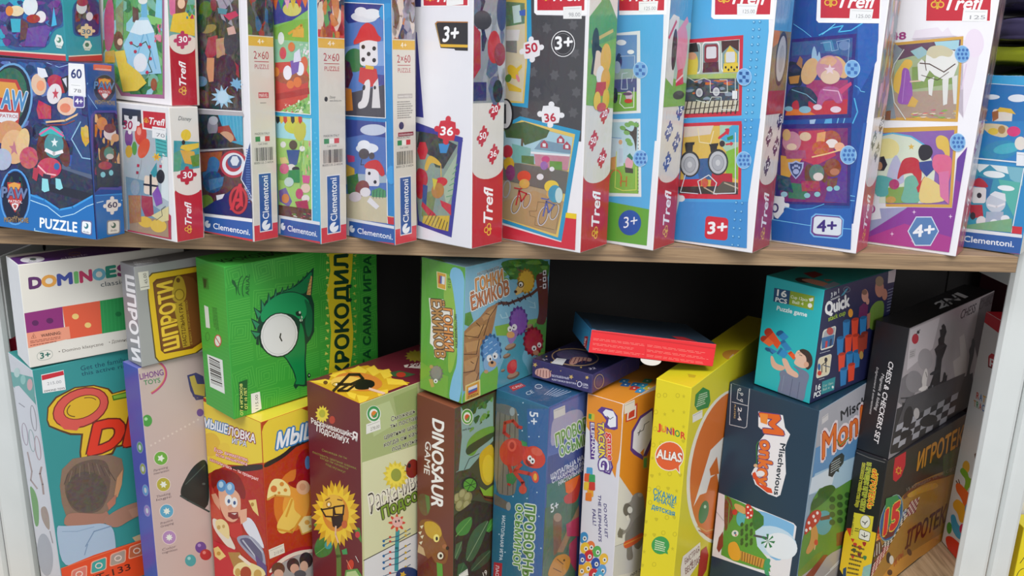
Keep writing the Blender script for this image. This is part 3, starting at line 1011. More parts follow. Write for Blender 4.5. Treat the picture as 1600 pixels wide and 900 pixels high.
for x, y in ((842, 275), (902, 285), (958, 300), (965, 375), (944, 462), (868, 330)):
    b.E(x, y, 10, 11, '#c02c4c')
b.blobs(rq(990, 150, 1036, 270), ['#d85a80', '#e88aa0', '#4a8a50'], 18, 0.16, 5)
b.E(985, 540, 20, 40, '#a0583c', 0, 0.1)
b.f('R', 1, 'spine_picture')
b.P([(1055, -10), (1245, -10), (1246, 240), (1080, 240)], '#7ab0a0', 0.16)
b.P([(1078, -10), (1140, -10), (1135, 130), (1085, 90)], '#dd7a9c', 0.1).P([(1120, 0), (1200, 0), (1180, 80), (1120, 120)], '#7a4a34', 0.1)
b.E(1158, 22, 24, 34, '#f0caa8').P([(1105, 90), (1200, 75), (1244, 100), (1244, 230), (1085, 200)], '#ecc840', 0.08)
b.blobs(rq(1190, 30, 1244, 120), ['#4a8ab0', '#c8405c', '#5a9a60'], 14, 0.18, 3)
b.p('spine_print').P([(1080, 290), (1246, 300), (1262, 690), (1085, 690)], '#b81e30')
b.P([(1078, 215), (1246, 225), (1250, 310), (1220, 340), (1165, 350), (1110, 330), (1080, 290)], '#e6ddd0')
b.p('piece_count_badge').Q([(1108, 322), (1222, 306), (1222, 192), (1108, 200)], 'knobs', '#c03c66').X('30', (1142, 272), (1196, 268), (1140, 232), '#ffffff', 0.04)
b.p('brand_logo')
trefl(b, (1190, 608), (1184, 390), (1146, 608))
b.film().done()

# --- 30 piece box with balloons, bottom of the second stack
b = Box('trefl30b', PZ, 'small 30-piece puzzle box with red balloons on its cover, lowest of its stack of two', 'puzzle box', G_TOP,
        L='#f0eeee', R='#e4ded4', T='#ddd8d4')
b.f('L', 1, 'cover_picture')
b.P([(780, 690), (900, 700), (905, 830), (1060, 870), (1080, 1370), (1098, 1530), (800, 1470)], '#b8c4cc', 0.06)
b.P([(780, 690), (900, 705), (905, 800), (780, 800)], '#3c4250')
b.v(2)
b.P([(800, -20), (1068, 0), (1080, 540), (800, 540)], '#b4c0c8', 0.05)
b.P([(990, 30), (1066, 50), (1070, 200), (1000, 180)], '#4ab8b8').P([(1040, 160), (1072, 190), (1080, 470), (1030, 440)], '#dfe8e8')
for i in range(6):
    b.Ln([(1000, 50 + i * 24), (1064, 72 + i * 22)], 5, '#2a7a80')
b.P([(805, 310), (940, 340), (960, 480), (1080, 560), (1096, 700), (820, 650)], '#7a9cb0', 0.05)
b.P([(830, 560), (1086, 590), (1094, 706), (830, 654)], '#a88c70', 0.04).Ln([(820, 655), (1094, 708)], 9, '#b82848').P([(1072, 540), (1094, 560), (1096, 706), (1080, 700)], '#b82848')
b.E(900, 40, 38, 70, '#d8483a').E(920, 130, 34, 66, '#e05a3c', 20).E(890, 20, 14, 26, '#f09a88')
b.E(824, 60, 26, 60, '#7a4a98').E(860, 130, 16, 44, '#5aa04c').E(825, 150, 22, 40, '#d8b040')
b.Ln([(906, 200), (900, 260), (880, 330)], 2, '#8a8a90')
b.p('cover_picture')
b.P([(962, 285), (1002, 218), (1006, 300), (985, 318)], '#3a9aa8')                      # party hat, streamers and gifts
b.flower(1002, 185, 28, 6, '#f0d048', '#e8a030')
b.Q([(920, 420), (1010, 430), (1010, 320), (925, 300)], 'round', '#f0dcc8').Ln([(965, 300), (965, 425)], 14, '#22242c').Ln([(922, 360), (1010, 372)], 12, '#22242c').E(1028, 310, 26, 44, '#24262e')
b.P([(905, 430), (975, 440), (985, 560), (930, 570), (905, 500)], '#a8324a', 0.05)
b.P([(975, 420), (1010, 370), (1034, 430), (1040, 480), (1000, 500)], '#8a52b0', 0.08)
b.E(930, 600, 48, 34, '#e2b83c', 20).E(1015, 625, 52, 42, '#e6c048', 8)
b.P([(970, 560), (1080, 500), (1080, 590), (1040, 600)], '#e2d49a', 0.05).Ln([(1000, 590), (1040, 560), (1034, 520), (1060, 500)], 4, '#6a6a58')
b.P([(822, 430), (900, 430), (905, 600), (830, 610)], '#b0784a', 0.12).E(866, 380, 30, 50, '#98a8b4', 0, 0.1)
for x, y, c in ((885, 240, '#c03050'), (880, 285, '#a83048'), (1028, 245, '#c03a58'), (1040, 215, '#e8e6e0')):
    b.P([(x - 8, y - 10), (x + 8, y - 8), (x + 6, y + 10), (x - 9, y + 8)], c)
b.v(1).p('piece_count_badge').Q([(772, 850), (888, 868), (905, 716), (770, 706)], 'piece', '#ececee').X('30', (788, 822), (846, 826), (792, 768), '#b03060', 0.04)
b.p('brand_logo')
b.P([(905, 700), (1062, 716), (1064, 850), (912, 824)], '#f4f2f2').P([(914, 708), (1058, 722), (1060, 838), (920, 814)], '#cc2c3c')
trefl(b, (918, 788), (1056, 806), (916, 742))
sticker(b, [(974, 880), (1062, 896), (1060, 820), (974, 808)], '70', '#f2f2f2', '#9a9aa0')
b.f('R', 1, 'spine_print')
b.X('Disney', (1138, 768), (1224, 774), (1138, 740), '#30302e', 0.0, shear=0.3)
b.v(2)
b.P([(1110, 80), (1274, 90), (1275, 255), (1108, 280)], '#3f9aa0', 0.1)
b.P([(1112, 160), (1150, 140), (1160, 200), (1150, 280), (1110, 275)], '#58a07c', 0.1)
b.E(1188, 45, 32, 36, '#e8c832', 0, 0.06).E(1172, 92, 11, 15, '#2a2420').P([(1160, 110), (1270, 95), (1270, 125), (1200, 150), (1150, 130)], '#e6c440', 0.08)
b.P([(1150, 140), (1240, 150), (1262, 240), (1180, 225)], '#dca83c', 0.12).P([(1215, 180), (1272, 165), (1274, 240), (1230, 250)], '#5a8a30', 0.1)
b.P([(1115, 415), (1120, 400), (1300, 395), (1300, 720), (1130, 740)], '#c02636')
b.P([(1108, 275), (1276, 255), (1288, 395), (1240, 425), (1190, 432), (1140, 415), (1116, 395)], '#e8e2d8')
b.p('piece_count_badge').Q([(1130, 370), (1258, 356), (1256, 236), (1128, 252)], 'knobs', '#c02c40').X('30', (1168, 322), (1226, 316), (1168, 280), '#ffffff', 0.04)
b.p('brand_logo')
trefl(b, (1225, 672), (1220, 470), (1182, 674))
b.film().done()



# --- slim 2x60 boxes
def frame_strip(b, pts, col, wd):
    b.Ln(pts, wd, col)


b = Box('clem1', PZ, 'slim white 2x60 puzzle box with dark battle pictures and a red A badge', 'puzzle box', G_TOP,
        L='#eceaee', R='#d9d3c6', T='#e8e4e4')
b.f('L', 3, 'cover_picture')
b.P([(0, -10), (303, -10), (326, 712), (30, 695), (0, 690)], '#3a3a40', 0.12)
b.P([(150, -10), (303, -10), (308, 200), (190, 120)], '#9a96a4', 0.1).Ln([(200, 0), (300, 170)], 8, '#6c6876').Ln([(240, 0), (303, 90)], 6, '#7c7888')
b.blobs([(30, 690), (320, 690), (300, 0), (20, 0)], ['#2a3034', '#4a4440', '#34443a', '#3c3440', '#54504c'], 50, 0.09, 31)
b.E(90, 60, 44, 54, '#4f6a2c', 10, 0.12).E(110, 185, 50, 26, '#8a7a44', -20, 0.1).E(60, 150, 36, 60, '#2f4a34', 0, 0.1)
b.E(140, 30, 20, 40, '#7a2a40', 0, 0.1).P([(200, 95), (280, 70), (300, 100), (240, 130)], '#c03058').P([(165, 50), (230, 60), (220, 95), (170, 85)], '#4a8a98')
b.P([(105, 240), (165, 225), (175, 330), (110, 390), (85, 340)], '#9a3040', 0.08).P([(98, 370), (145, 370), (140, 520), (110, 525), (95, 440)], '#c8946c', 0.04)
b.P([(155, 250), (210, 240), (215, 370), (160, 370)], '#b08a6c', 0.15).P([(215, 340), (300, 420), (305, 500), (250, 440)], '#98303c', 0.08)
b.E(255, 270, 50, 80, '#383640', 0, 0.06).E(215, 450, 70, 100, '#3a2f3c', 0, 0.1).P([(225, 180), (270, 165), (285, 215), (235, 225)], '#d0a8a0', 0.1)
b.P([(40, 560), (110, 590), (110, 690), (35, 680)], '#5a4040', 0.15)
b.fan(200, 620, 78, 11, '#9ccbe4', 76, 0.55).E(200, 620, 36, 40, '#b8dcee', 0, 0.05).fan(285, 540, 44, 9, '#7ab0d0', 46, 0.6)
b.E(255, 580, 34, 30, '#4a3438', 0, 0.2).E(60, 520, 40, 34, '#5a84a0', 0, 0.15)
b.Ln([(303, -10), (326, 712), (25, 694)], 5, '#ffffff')
b.P([(20, 700), (330, 720), (334, 745), (20, 726)], '#b4b0b4')
b.P([(45, 730), (327, 742), (330, 940), (45, 955)], '#333a44', 0.1).P([(170, 735), (326, 742), (330, 930), (230, 900)], '#3aa0c4', 0.06)
for i in range(6):
    b.Ln([(200 + i * 22, 742), (220 + i * 20, 900)], 2, '#7ac8de')
b.E(135, 810, 34, 58, '#8c8c98', 0, 0.1).E(140, 770, 30, 28, '#b0b0b8', 0, 0.05).P([(170, 810), (240, 800), (290, 900), (170, 910)], '#9a3c34', 0.08).E(225, 875, 48, 34, '#c89878', 20, 0.05)
b.v(4)
b.P([(50, 40), (180, 30), (240, 80), (270, 115), (50, 135)], '#302f38', 0.1)
b.P([(50, 152), (330, 130), (350, 300), (330, 420), (390, 470), (396, 575), (250, 560), (110, 540), (62, 530)], '#5a3840', 0.12)
b.P([(52, 160), (200, 150), (180, 260), (60, 280)], '#b86444', 0.1)
b.E(270, 230, 88, 88, '#b03a4a').ring(270, 230, 72, 72, 22, '#d8dce4').E(278, 215, 46, 44, '#4a5a86').Q([(250, 240), (308, 240), (308, 180), (250, 180)], 'hex', '#d0d6e0')
b.P([(190, 220), (150, 330), (80, 340), (70, 280), (100, 280), (110, 190), (150, 180)], '#3c6a9c', 0.08).E(140, 345, 64, 70, '#2f5078', 10, 0.12).P([(110, 330), (210, 310), (200, 370), (120, 400)], '#46719c', 0.1)
b.E(95, 470, 46, 44, '#84a844', 0, 0.1).P([(62, 525), (250, 400), (330, 430), (395, 490), (398, 580), (280, 562), (90, 545)], '#232f6a', 0.03)
b.P([(160, 430), (215, 420), (200, 450), (165, 462)], '#d8d8e0')
b.P([(384, 48), (318, 328), (392, 465)], '#26407e').Ln([(380, 60), (320, 326), (388, 440)], 5, '#dfe4f0')
b.tiny([(352, 480), (382, 480), (384, 130), (352, 130)], 22, '#5a78b8', 6)
b.p('team_badge')
b.E(303, 460, 62, 92, '#6a2834').ring(303, 460, 60, 90, 16, '#b84048')
b.P([(305, 355), (325, 355), (335, 505), (312, 495), (308, 470), (285, 470), (272, 525), (248, 522)], '#c83c48').P([(308, 400), (310, 448), (292, 450)], '#6a2834').P([(285, 500), (330, 455), (335, 478), (292, 524)], '#c83c48')
clementoni_foot(b, [(70, 655), (400, 722), (398, 580), (70, 543)])
b.P([(60, 652), (400, 712), (402, 740), (60, 672)], '#c83a44')
clementoni_spine(b, ['#4a4440', '#5a7a3c', '#3a5f90', '#a03a3c', '#5c5a68', '#2c3440'], 'marvel', 3)
b.film().done()

b = Box('clem2', PZ, 'slim bright blue 2x60 puzzle box with meadow and red flowerpot pictures', 'puzzle box', G_TOP,
        L='#3cb0dc', R='#d9d3c6', T='#e0e4e4')
b.f('L', 3, 'cover_picture')
b.P([(500, -10), (745, -10), (752, 275), (758, 732), (530, 712)], '#8cc46c', 0.06)
b.P([(505, -10), (745, -10), (748, 60), (640, 130), (525, 160)], '#4a4c98', 0.06).E(640, 60, 60, 44, '#d8d070', 0, 0.06)
for i, c in enumerate(('#d86a30', '#3a9a5c', '#e8a8c0', '#d8b840', '#c83c48', '#e07a3c')):
    b.P([(515 + i * 38, 0), (550 + i * 38, 0), (535 + i * 38, 66 - i * 3)], c)
b.P([(525, 180), (640, 130), (748, 120), (752, 280), (530, 250)], '#86b84c', 0.05).P([(530, 250), (752, 270), (752, 420), (530, 400)], '#8ec4a0', 0.08)
b.Ln([(620, 215), (660, 190), (700, 160), (705, 235)], 16, '#e0a840').P([(650, 190), (716, 180), (716, 240), (640, 235)], '#e2b04c', 0.05)
b.blobs([(690, 380), (752, 380), (752, 280), (690, 280)], ['#e6eef0', '#c8e0c8', '#f0d8e0'], 22, 0.1, 8)
b.P([(533, 400), (700, 390), (748, 480), (740, 620), (560, 712), (533, 712)], '#cc4840', 0.04)
b.E(640, 500, 112, 42, '#a85a3c', 4, 0.1).E(712, 420, 28, 60, '#d86a48', 10).P([(540, 600), (748, 560), (752, 600), (540, 640)], '#b03a38')
b.E(612, 465, 28, 46, '#eceaf2').E(692, 440, 26, 44, '#eceaf2').P([(630, 390), (690, 380), (680, 460), (640, 480)], '#7a5cae', 0.05)
b.P([(655, 340), (690, 310), (700, 390), (650, 400)], '#dcdcec', 0.05).E(638, 300, 22, 30, '#d87848', 0, 0.1).E(582, 340, 22, 40, '#cc4c50', 0, 0.15)
b.E(570, 245, 20, 40, '#e2ece8', 0, 0.05).E(540, 460, 20, 30, '#e08a40').E(630, 540, 24, 26, '#e0783c').E(676, 525, 26, 34, '#e0783c')
b.blobs([(660, 720), (756, 728), (752, 620), (680, 640)], ['#5c9a50', '#a8cc80', '#e8ecd8'], 30, 0.09, 7)
b.blobs([(580, 716), (680, 722), (670, 660), (590, 660)], ['#f0eee0', '#c84840', '#e8e0c0'], 30, 0.06, 2)
b.Ln([(746, -10), (760, 732), (530, 712)], 5, '#ffffff')
b.P([(530, 738), (762, 758), (768, 1420), (556, 1380), (540, 1000)], '#a8d070', 0.07)
b.P([(532, 742), (762, 762), (764, 900), (540, 880)], '#a4dce4', 0.04).E(660, 810, 70, 46, '#c8cc48', 0, 0.08).E(690, 840, 40, 60, '#c8c450')
for i, c in enumerate(('#30343a', '#e2c040', '#c84038', '#e2c040', '#30343a', '#e2c040', '#c84038')):
    b.P([(536 + i * 24, 744), (560 + i * 24, 746), (562 + i * 24, 775), (548 + i * 24, 792), (538 + i * 24, 775)], c)
b.v(4)
b.blobs([(690, 400), (762, 420), (762, 80), (690, 80)], ['#6cb05c', '#e8a8a0', '#a8d488', '#84b85c'], 34, 0.08, 15)
b.P([(560, 190), (600, 185), (622, 225), (570, 228)], '#e0cc88').P([(545, 230), (700, 220), (700, 340), (560, 330)], '#7cb45c', 0.06)
b.P([(605, 140), (690, 140), (672, 235), (625, 240)], '#3f5a94', 0.05).E(648, 108, 26, 30, '#5a4a40').E(583, 106, 18, 20, '#e8e6e2').E(706, 132, 18, 18, '#e8e6e2')
b.E(636, 250, 26, 20, '#e2dcd4').E(665, 262, 24, 16, '#2e2c34').P([(620, 270), (690, 265), (690, 350), (612, 345)], '#3c9050', 0.05)
b.Ln([(715, 60), (708, 130)], 3, '#d8d048')
b.E(592, 260, 30, 34, '#d8688c', 0, 0.12).E(622, 345, 30, 30, '#c8d8d0', 0, 0.15).P([(555, 400), (600, 380), (640, 470), (620, 505), (560, 470)], '#7c68a4', 0.1)
b.E(598, 450, 24, 30, '#d88848', 0, 0.1).E(728, 385, 30, 30, '#e8cab8').P([(706, 300), (756, 305), (750, 355), (710, 350)], '#d85a90').E(688, 420, 24, 34, '#c84a78', 0, 0.08).E(728, 450, 26, 24, '#e6e0d8')
b.P([(660, 470), (740, 460), (752, 540), (680, 530)], '#b03858', 0.08).P([(556, 490), (766, 520), (768, 600), (556, 558)], '#6a4438', 0.12)
b.blobs([(640, 590), (768, 600), (760, 545), (640, 545)], ['#e8e8d8', '#6a9a50', '#d85a60'], 26, 0.06, 3)
b.Ln([(764, -60), (770, 600)], 5, '#ffffff')
for i in range(16):
    b.E(786 + (i % 2) * 10, 30 + i * 34, 5, 6, '#64c4e6')
clementoni_foot(b, [(556, 672), (822, 730), (820, 600), (556, 556)])
b.P([(554, 680), (824, 726), (824, 752), (554, 695)], '#c83a44')
clementoni_spine(b, ['#a04c3c', '#c84840', '#5a9a50', '#3a3c50', '#e0c8b0', '#d08040'], 'disney', 5)
b.film().done()

b = Box('clem3', PZ, 'slim deep blue 2x60 puzzle box with a red helmet and cloud pictures', 'puzzle box', G_TOP,
        L='#2f86c8', R='#d9d3c6', T='#e0e4e4')
b.f('L', 3, 'cover_picture')
b.P([(976, 15), (1226, 28), (1236, 755), (985, 735), (976, 400)], '#5a80c4', 0.03)
b.P([(976, 15), (1226, 28), (1228, 110), (1000, 150), (976, 120)], '#34408c', 0.03).P([(976, 300), (1230, 260), (1234, 420), (976, 430)], '#86a8dc', 0.02)
b.E(1100, 110, 84, 34, '#dfe4ec', 4).E(1080, 75, 40, 30, '#e8ecf2').E(1150, 90, 60, 34, '#e8ecf2')
b.P([(1225, 15), (1280, 20), (1290, 900), (1240, 900)], '#2a8ccc').E(1255, 80, 60, 60, '#3a9cd8').E(1262, 230, 40, 120, '#3394d2')
b.P([(985, 600), (1236, 540), (1236, 755), (985, 735)], '#4c4a56').P([(1120, 470), (1232, 480), (1234, 545), (1120, 540)], '#4a4a94', 0.06)
b.E(1040, 385, 66, 76, '#3f7a4a', 0, 0.05)
b.Q([(1075, 420), (1190, 420), (1185, 250), (1070, 260)], 'round', '#e9e6ea').E(1095, 300, 12, 14, '#2c2830').E(1165, 310, 12, 14, '#2c2830').E(1095, 380, 12, 14, '#2c2830').E(1165, 385, 12, 14, '#2c2830').E(1130, 345, 12, 14, '#2c2830')
b.P([(1032, 262), (1050, 240), (1080, 170), (1120, 140), (1165, 165), (1190, 225), (1212, 240), (1200, 270), (1120, 252), (1036, 290)], '#d23840')
b.P([(1075, 430), (1180, 440), (1195, 540), (1130, 560), (1065, 520)], '#cc3a40').P([(1110, 415), (1165, 425), (1160, 445), (1110, 440)], '#e0b840')
b.P([(1100, 520), (1145, 500), (1130, 680), (1065, 700), (1060, 660), (1090, 640)], '#e6e2e4').P([(1160, 540), (1190, 500), (1205, 690), (1150, 690)], '#e0dcde').E(1100, 560, 9, 18, '#302c34', 10).E(1170, 560, 8, 12, '#302c34')
b.P([(978, 380), (1010, 400), (1030, 480), (1000, 560), (978, 560)], '#5a2c44', 0.12).P([(980, 560), (1020, 570), (1030, 705), (985, 710)], '#d88838', 0.06)
b.Ln([(976, 15), (1226, 28), (1238, 755), (980, 738)], 5, '#f4f6fa')
b.P([(980, 762), (1240, 782), (1246, 1440), (1000, 1400), (985, 1000)], '#5878bc', 0.03)
b.P([(980, 762), (1240, 782), (1240, 880), (1100, 860), (990, 880)], '#3c4a94').E(1160, 830, 84, 36, '#c8d0e2')
b.v(4)
b.E(1120, 130, 72, 34, '#e6eaf2').E(1100, 108, 40, 30, '#eef0f6').P([(985, 290), (1240, 300), (1244, 350), (985, 360)], '#a8b8c4', 0.05)
b.Ln([(1085, 200), (1080, 235), (1100, 235)], 5, '#34343c').E(1100, 165, 34, 34, '#5a5258', 0, 0.05).E(1150, 178, 18, 22, '#5a5258')
b.P([(985, 230), (1040, 260), (1040, 310), (985, 310)], '#d8b040', 0.15).P([(990, 310), (1060, 290), (1080, 440), (1000, 440)], '#4a7a4c', 0.12)
b.P([(985, 420), (1244, 440), (1252, 610), (990, 575)], '#cfc4a4', 0.03).P([(1150, 400), (1200, 380), (1240, 400), (1240, 445), (1150, 440)], '#5a9a68', 0.05)
for i in range(4):
    b.Ln([(1160 + i * 20, 450), (1164 + i * 20, 395)], 3, '#2c3c50')
b.Q([(1110, 370), (1200, 372), (1195, 262), (1110, 255)], 'round', '#e6e2e6').E(1135, 290, 9, 11, '#2a2630').E(1172, 345, 10, 12, '#2a2630')
b.P([(1100, 240), (1130, 210), (1190, 200), (1225, 250), (1236, 300), (1210, 312), (1180, 262), (1110, 258)], '#cc343c')
b.E(1090, 385, 44, 52, '#8a4a4c', 20, 0.08).E(1110, 410, 34, 30, '#e6e0e2').E(1045, 440, 40, 32, '#d8ccd0', 0, 0.06).P([(1140, 440), (1200, 500), (1180, 520), (1120, 470)], '#e8e4e6')
b.P([(990, 170), (1040, 180), (1040, 215), (1000, 220)], '#c84878')
b.Ln([(1240, -40), (1252, 610)], 5, '#f4f6fa')
b.E(1275, 300, 30, 60, '#3f9fe0').P([(1250, 565), (1300, 572), (1304, 620), (1254, 612)], '#cc3440').Ln([(1250, 563), (1300, 570)], 5, '#e8c890')
clementoni_foot(b, [(990, 686), (1308, 746), (1300, 628), (990, 572)])
b.P([(985, 700), (1310, 738), (1310, 762), (985, 712)], '#c83a44')
clementoni_spine(b, ['#8a8494', '#c87a3c', '#34406c', '#d8c8bc', '#6a4a3c', '#9c98a4'], 'nick', 11)
b.film().done()


def trefl_head(b, v, q, logo, tag, tq):
    """red plate with the name at the top of a cover"""
    b.v(v).p('brand_logo')
    for pts, c in ((q[0], '#ffffff'), (q[1], '#cc2a3c')):
        b.P([(x, -105 if y < 0 else y) for x, y in pts], c, 0.0, False)
    trefl(b, *logo)
    sticker(b, tq, tag, '#f4f4f2', '#a0a0a4')


# --- white box, 36 pieces
b = Box('tr6', PZ, 'tall mostly white puzzle box with a black 3+ flag and red 36 badge', 'puzzle box', G_TOP,
        L='#ecebf0', R='#dcd8d0', T='#e8e4e4')
b.f('L', 5, 'cover_picture')
b.P([(195, -10), (236, -10), (236, 44), (200, 44)], '#2c2c68').P([(203, 200), (210, 210), (253, 752), (203, 745)], '#3a3c8c')
b.P([(203, 780), (340, 830), (500, 878), (505, 905), (203, 860)], '#3a3c8c')
b.v(6)
b.P([(203, -20), (505, 62), (432, 700), (215, 620), (203, 400)], '#3a3c98')
b.P([(203, 20), (475, 90), (412, 660), (225, 595), (203, 400)], '#8a9a90', 0.1)
b.P([(225, 20), (330, 40), (470, 110), (380, 260), (330, 250), (300, 180), (210, 120)], '#3c4044', 0.1).P([(350, 100), (420, 100), (400, 160), (360, 160)], '#3a8ac8')
b.P([(370, 330), (470, 160), (440, 420), (400, 500)], '#a8b8a0', 0.05)
for i in range(6):
    b.Ln([(400 + i * 10, 440 - i * 36), (440 + i * 6, 430 - i * 40)], 5, '#5a9a6c')
b.P([(240, 560), (260, 420), (300, 400), (330, 440), (300, 620)], '#7a8a58', 0.12)
b.P([(285, 170), (330, 190), (365, 225), (360, 245), (300, 215), (275, 280), (255, 260)], '#d8b048', 0.05).Ln([(364, 230), (366, 320)], 5, '#d8b048')
b.Q([(215, 200), (280, 200), (285, 90), (210, 90)], 'hex', '#c83040', 0.06).P([(205, 250), (270, 270), (285, 340), (250, 400), (245, 460), (205, 440)], '#b82c3c', 0.08)
b.P([(250, 360), (280, 370), (270, 500), (245, 480)], '#34508c', 0.05).P([(245, 470), (330, 550), (340, 590), (300, 580), (240, 500)], '#c43040', 0.05)
b.E(365, 345, 42, 30, '#cc3038', -10, 0.05).E(345, 400, 40, 50, '#b88040', 10, 0.08).P([(360, 460), (430, 490), (430, 560), (370, 500)], '#c83040', 0.05).P([(310, 320), (345, 330), (320, 400)], '#d0c040')
b.P([(255, 560), (420, 560), (412, 660), (330, 640), (245, 605)], '#d0b040', 0.12)
for i in range(7):
    b.Ln([(262 + i * 22, 610 + i * 7), (300 + i * 18, 540 + i * 10)], 4, '#4a4430')
b.p('piece_count_badge')
b.v(5).Q([(308, 905), (480, 945), (492, 745), (335, 735)], 'knobs', '#d22c40').X('36', (360, 862), (440, 866), (366, 806), '#ffffff', 0.05)
b.p('age_badge')
b.P([(325, 150), (340, 136), (536, 138), (536, 325), (455, 322), (450, 312), (362, 306)], '#2c2c30').Ln([(330, 152), (343, 140), (536, 142)], 5, '#d88a3c').Ln([(332, 155), (360, 285)], 4, '#d8b060').P([(360, 282), (536, 286), (536, 304), (364, 300)], '#e6b83c')
b.X('3+', (376, 266), (476, 256), (378, 168), '#ffffff', 0.05, shear=0.1)
trefl_head(b, 5, ([(236, -10), (545, -10), (542, 40), (240, 42)], [(250, -10), (536, -10), (534, 34), (254, 36)]), ((262, 12), (520, 10), (262, -60)), None, [(400, 38), (508, 28), (508, -10), (400, -10)])
trefl_spine(b)
b.mm('R', 'spine_picture')
t = b.t * 1000
b.P(mq(0, 130, t, b.h * 1000), '#8c9298', 0.1)
b.blobs(mq(0, 128, t, 220), ['#9aa0a8', '#2c2c50', '#5a6884', '#b0b4b8'], 20, 0.12, 41)
b.E(28, 178, 9, 14, '#b8303c', 0, 0.05).E(36, 172, 8, 10, '#8a2c40', 0, 0.1).E(38, 208, 7, 16, '#34406c').E(12, 200, 12, 8, '#3a3c44').P([(0, 150), (10, 160), (9, 190), (0, 196)], '#a83440', 0.1)
b.P(mq(0, 132, 18, 148), '#38386c', 0.1).E(34, 140, 7, 10, '#2c3038', 0, 0.1).P(mq(0, 218, t, b.h * 1000), '#24264c', 0.02)
b.X('SPIDEY', (6, 244), (40, 246), (6, 254), '#e0b838', 0.05)
b.film().done()

# --- dark grey box with party pictures, 50 and 36
b = Box('tr7', PZ, 'wide dark grey and red puzzle box with white 50 and 36 jigsaw badges', 'puzzle box', G_TOP,
        L='#f2f0f2', R='#dcd8d0', T='#e8e4e4')
b.f('L', 5, 'cover_picture')
b.P([(780, -10), (965, -10), (960, 80), (975, 96), (1288, 102), (1260, 905), (1255, 905), (780, 860)], '#4a4a4e', 0.01)
for x, y in ((1040, 180), (1210, 160), (1090, 480), (1205, 480), (975, 590), (1095, 630), (1230, 590), (1210, 720), (950, 460), (900, 720), (1220, 340)):
    b.fan(x, y, 34, 6, '#5e5e62', 38, 0.62, x, 0)
b.P([(780, -10), (940, -10), (945, 300), (920, 690), (790, 670)], '#2f9cc8')
b.P([(780, -10), (912, -10), (915, 400), (895, 660), (780, 655)], '#e0c060', 0.04)
b.P([(780, 10), (900, 20), (905, 400), (885, 650), (780, 640)], '#d8ccae', 0.06)
b.P([(780, 10), (900, 20), (900, 150), (780, 170)], '#6a8a6c', 0.16).P([(820, 40), (870, 30), (880, 140), (830, 150)], '#c8dcd8', 0.05).P([(865, 70), (905, 60), (905, 100), (870, 100)], '#4a6ac0')
b.P([(780, 190), (870, 190), (860, 260), (780, 262)], '#e0dcdc', 0.08).P([(780, 260), (850, 260), (850, 340), (780, 330)], '#8a8886', 0.1)
b.E(825, 460, 30, 50, '#e6c038', -30, 0.04).P([(830, 450), (880, 410), (884, 430), (850, 470)], '#e6c038').P([(780, 520), (880, 570), (878, 590), (800, 580)], '#e0bc40').E(856, 500, 10, 26, '#e08a94', -20).E(795, 500, 20, 26, '#5a8a3c', 20)
b.v(6)
b.P([(765, 80), (770, -20), (870, -75), (1256, 18), (1140, 725), (757, 605), (757, 300)], '#2f9cc8')
b.P([(765, 0), (880, -50), (1222, 40), (1112, 700), (757, 580)], '#e2c468', 0.04)
b.P([(765, 0), (880, -30), (1208, 60), (1100, 680), (757, 570)], '#b09c7c', 0.03)
b.P([(765, 20), (900, -20), (1208, 60), (1180, 260), (765, 200)], '#a8ccd8', 0.04)
b.P([(765, -20), (900, -40), (1060, 15), (1040, 60), (960, 90), (900, 110), (880, 70), (780, 60)], '#4a6440', 0.06).Ln([(880, 165), (885, 70)], 14, '#6a5a48')
b.P([(820, 100), (940, 130), (930, 230), (820, 220)], '#7ab0a8', 0.05).P([(880, 175), (960, 180), (960, 235), (880, 220)], '#5a7a44', 0.08)
b.P([(960, 135), (1010, 75), (1195, 115), (1195, 165)], '#7c9aae', 0.02).P([(960, 160), (1190, 175), (1175, 270), (970, 240)], '#c48a98', 0.08)
for x, y in ((1025, 105), (1130, 75), (1170, 115)):
    b.P([(x - 24, y + 20), (x + 24, y + 24), (x + 24, y - 2), (x, y - 30), (x - 24, y - 4)], '#b04a5c').P([(x - 10, y + 14), (x + 10, y + 16), (x + 10, y - 6), (x - 10, y - 8)], '#dce6ea')
b.P([(940, 150), (1190, 170), (1188, 182), (940, 164)], '#e6e8ea').P([(1060, 210), (1140, 215), (1140, 270), (1060, 262)], '#6c9a4c', 0.06)
b.P([(757, 230), (860, 225), (1180, 280), (1160, 420), (757, 330)], '#6c6a64', 0.02)
b.P([(757, 470), (960, 400), (1150, 470), (1100, 680), (757, 575)], '#b4966a', 0.03)
def bike(cx, cy, s, c, top):
    for dx, k in ((-40, 1.0), (28, 0.85)):
        b.ring(cx + dx * s, cy + (50 if dx < 0 else 24) * s, 30 * s * k, 62 * s * k, 6 * s, '#c8c8cc', 18)
        b.ring(cx + dx * s, cy + (50 if dx < 0 else 24) * s, 24 * s * k, 55 * s * k, 3 * s, '#5a4a48', 18)
    b.Ln([(cx - 40 * s, cy + 50 * s), (cx - 20 * s, cy - 40 * s), (cx + 28 * s, cy - 20 * s), (cx - 6 * s, cy + 30 * s), (cx - 20 * s, cy - 40 * s)], 9 * s, c)
    b.Ln([(cx - 50 * s, cy - 58 * s), (cx - 12 * s, cy - 50 * s), (cx + 6 * s, cy - 62 * s)], 8 * s, c)
    b.E(cx + 12 * s, cy - 130 * s, 44 * s, 38 * s, top).E(cx + 14 * s, cy - 84 * s, 34 * s, 30 * s, '#d8a858', 0, 0.1)
bike(885, 440, 1.0, '#c03038', '#d85038')
bike(1060, 510, 1.05, '#5a6cac', '#e6c848')
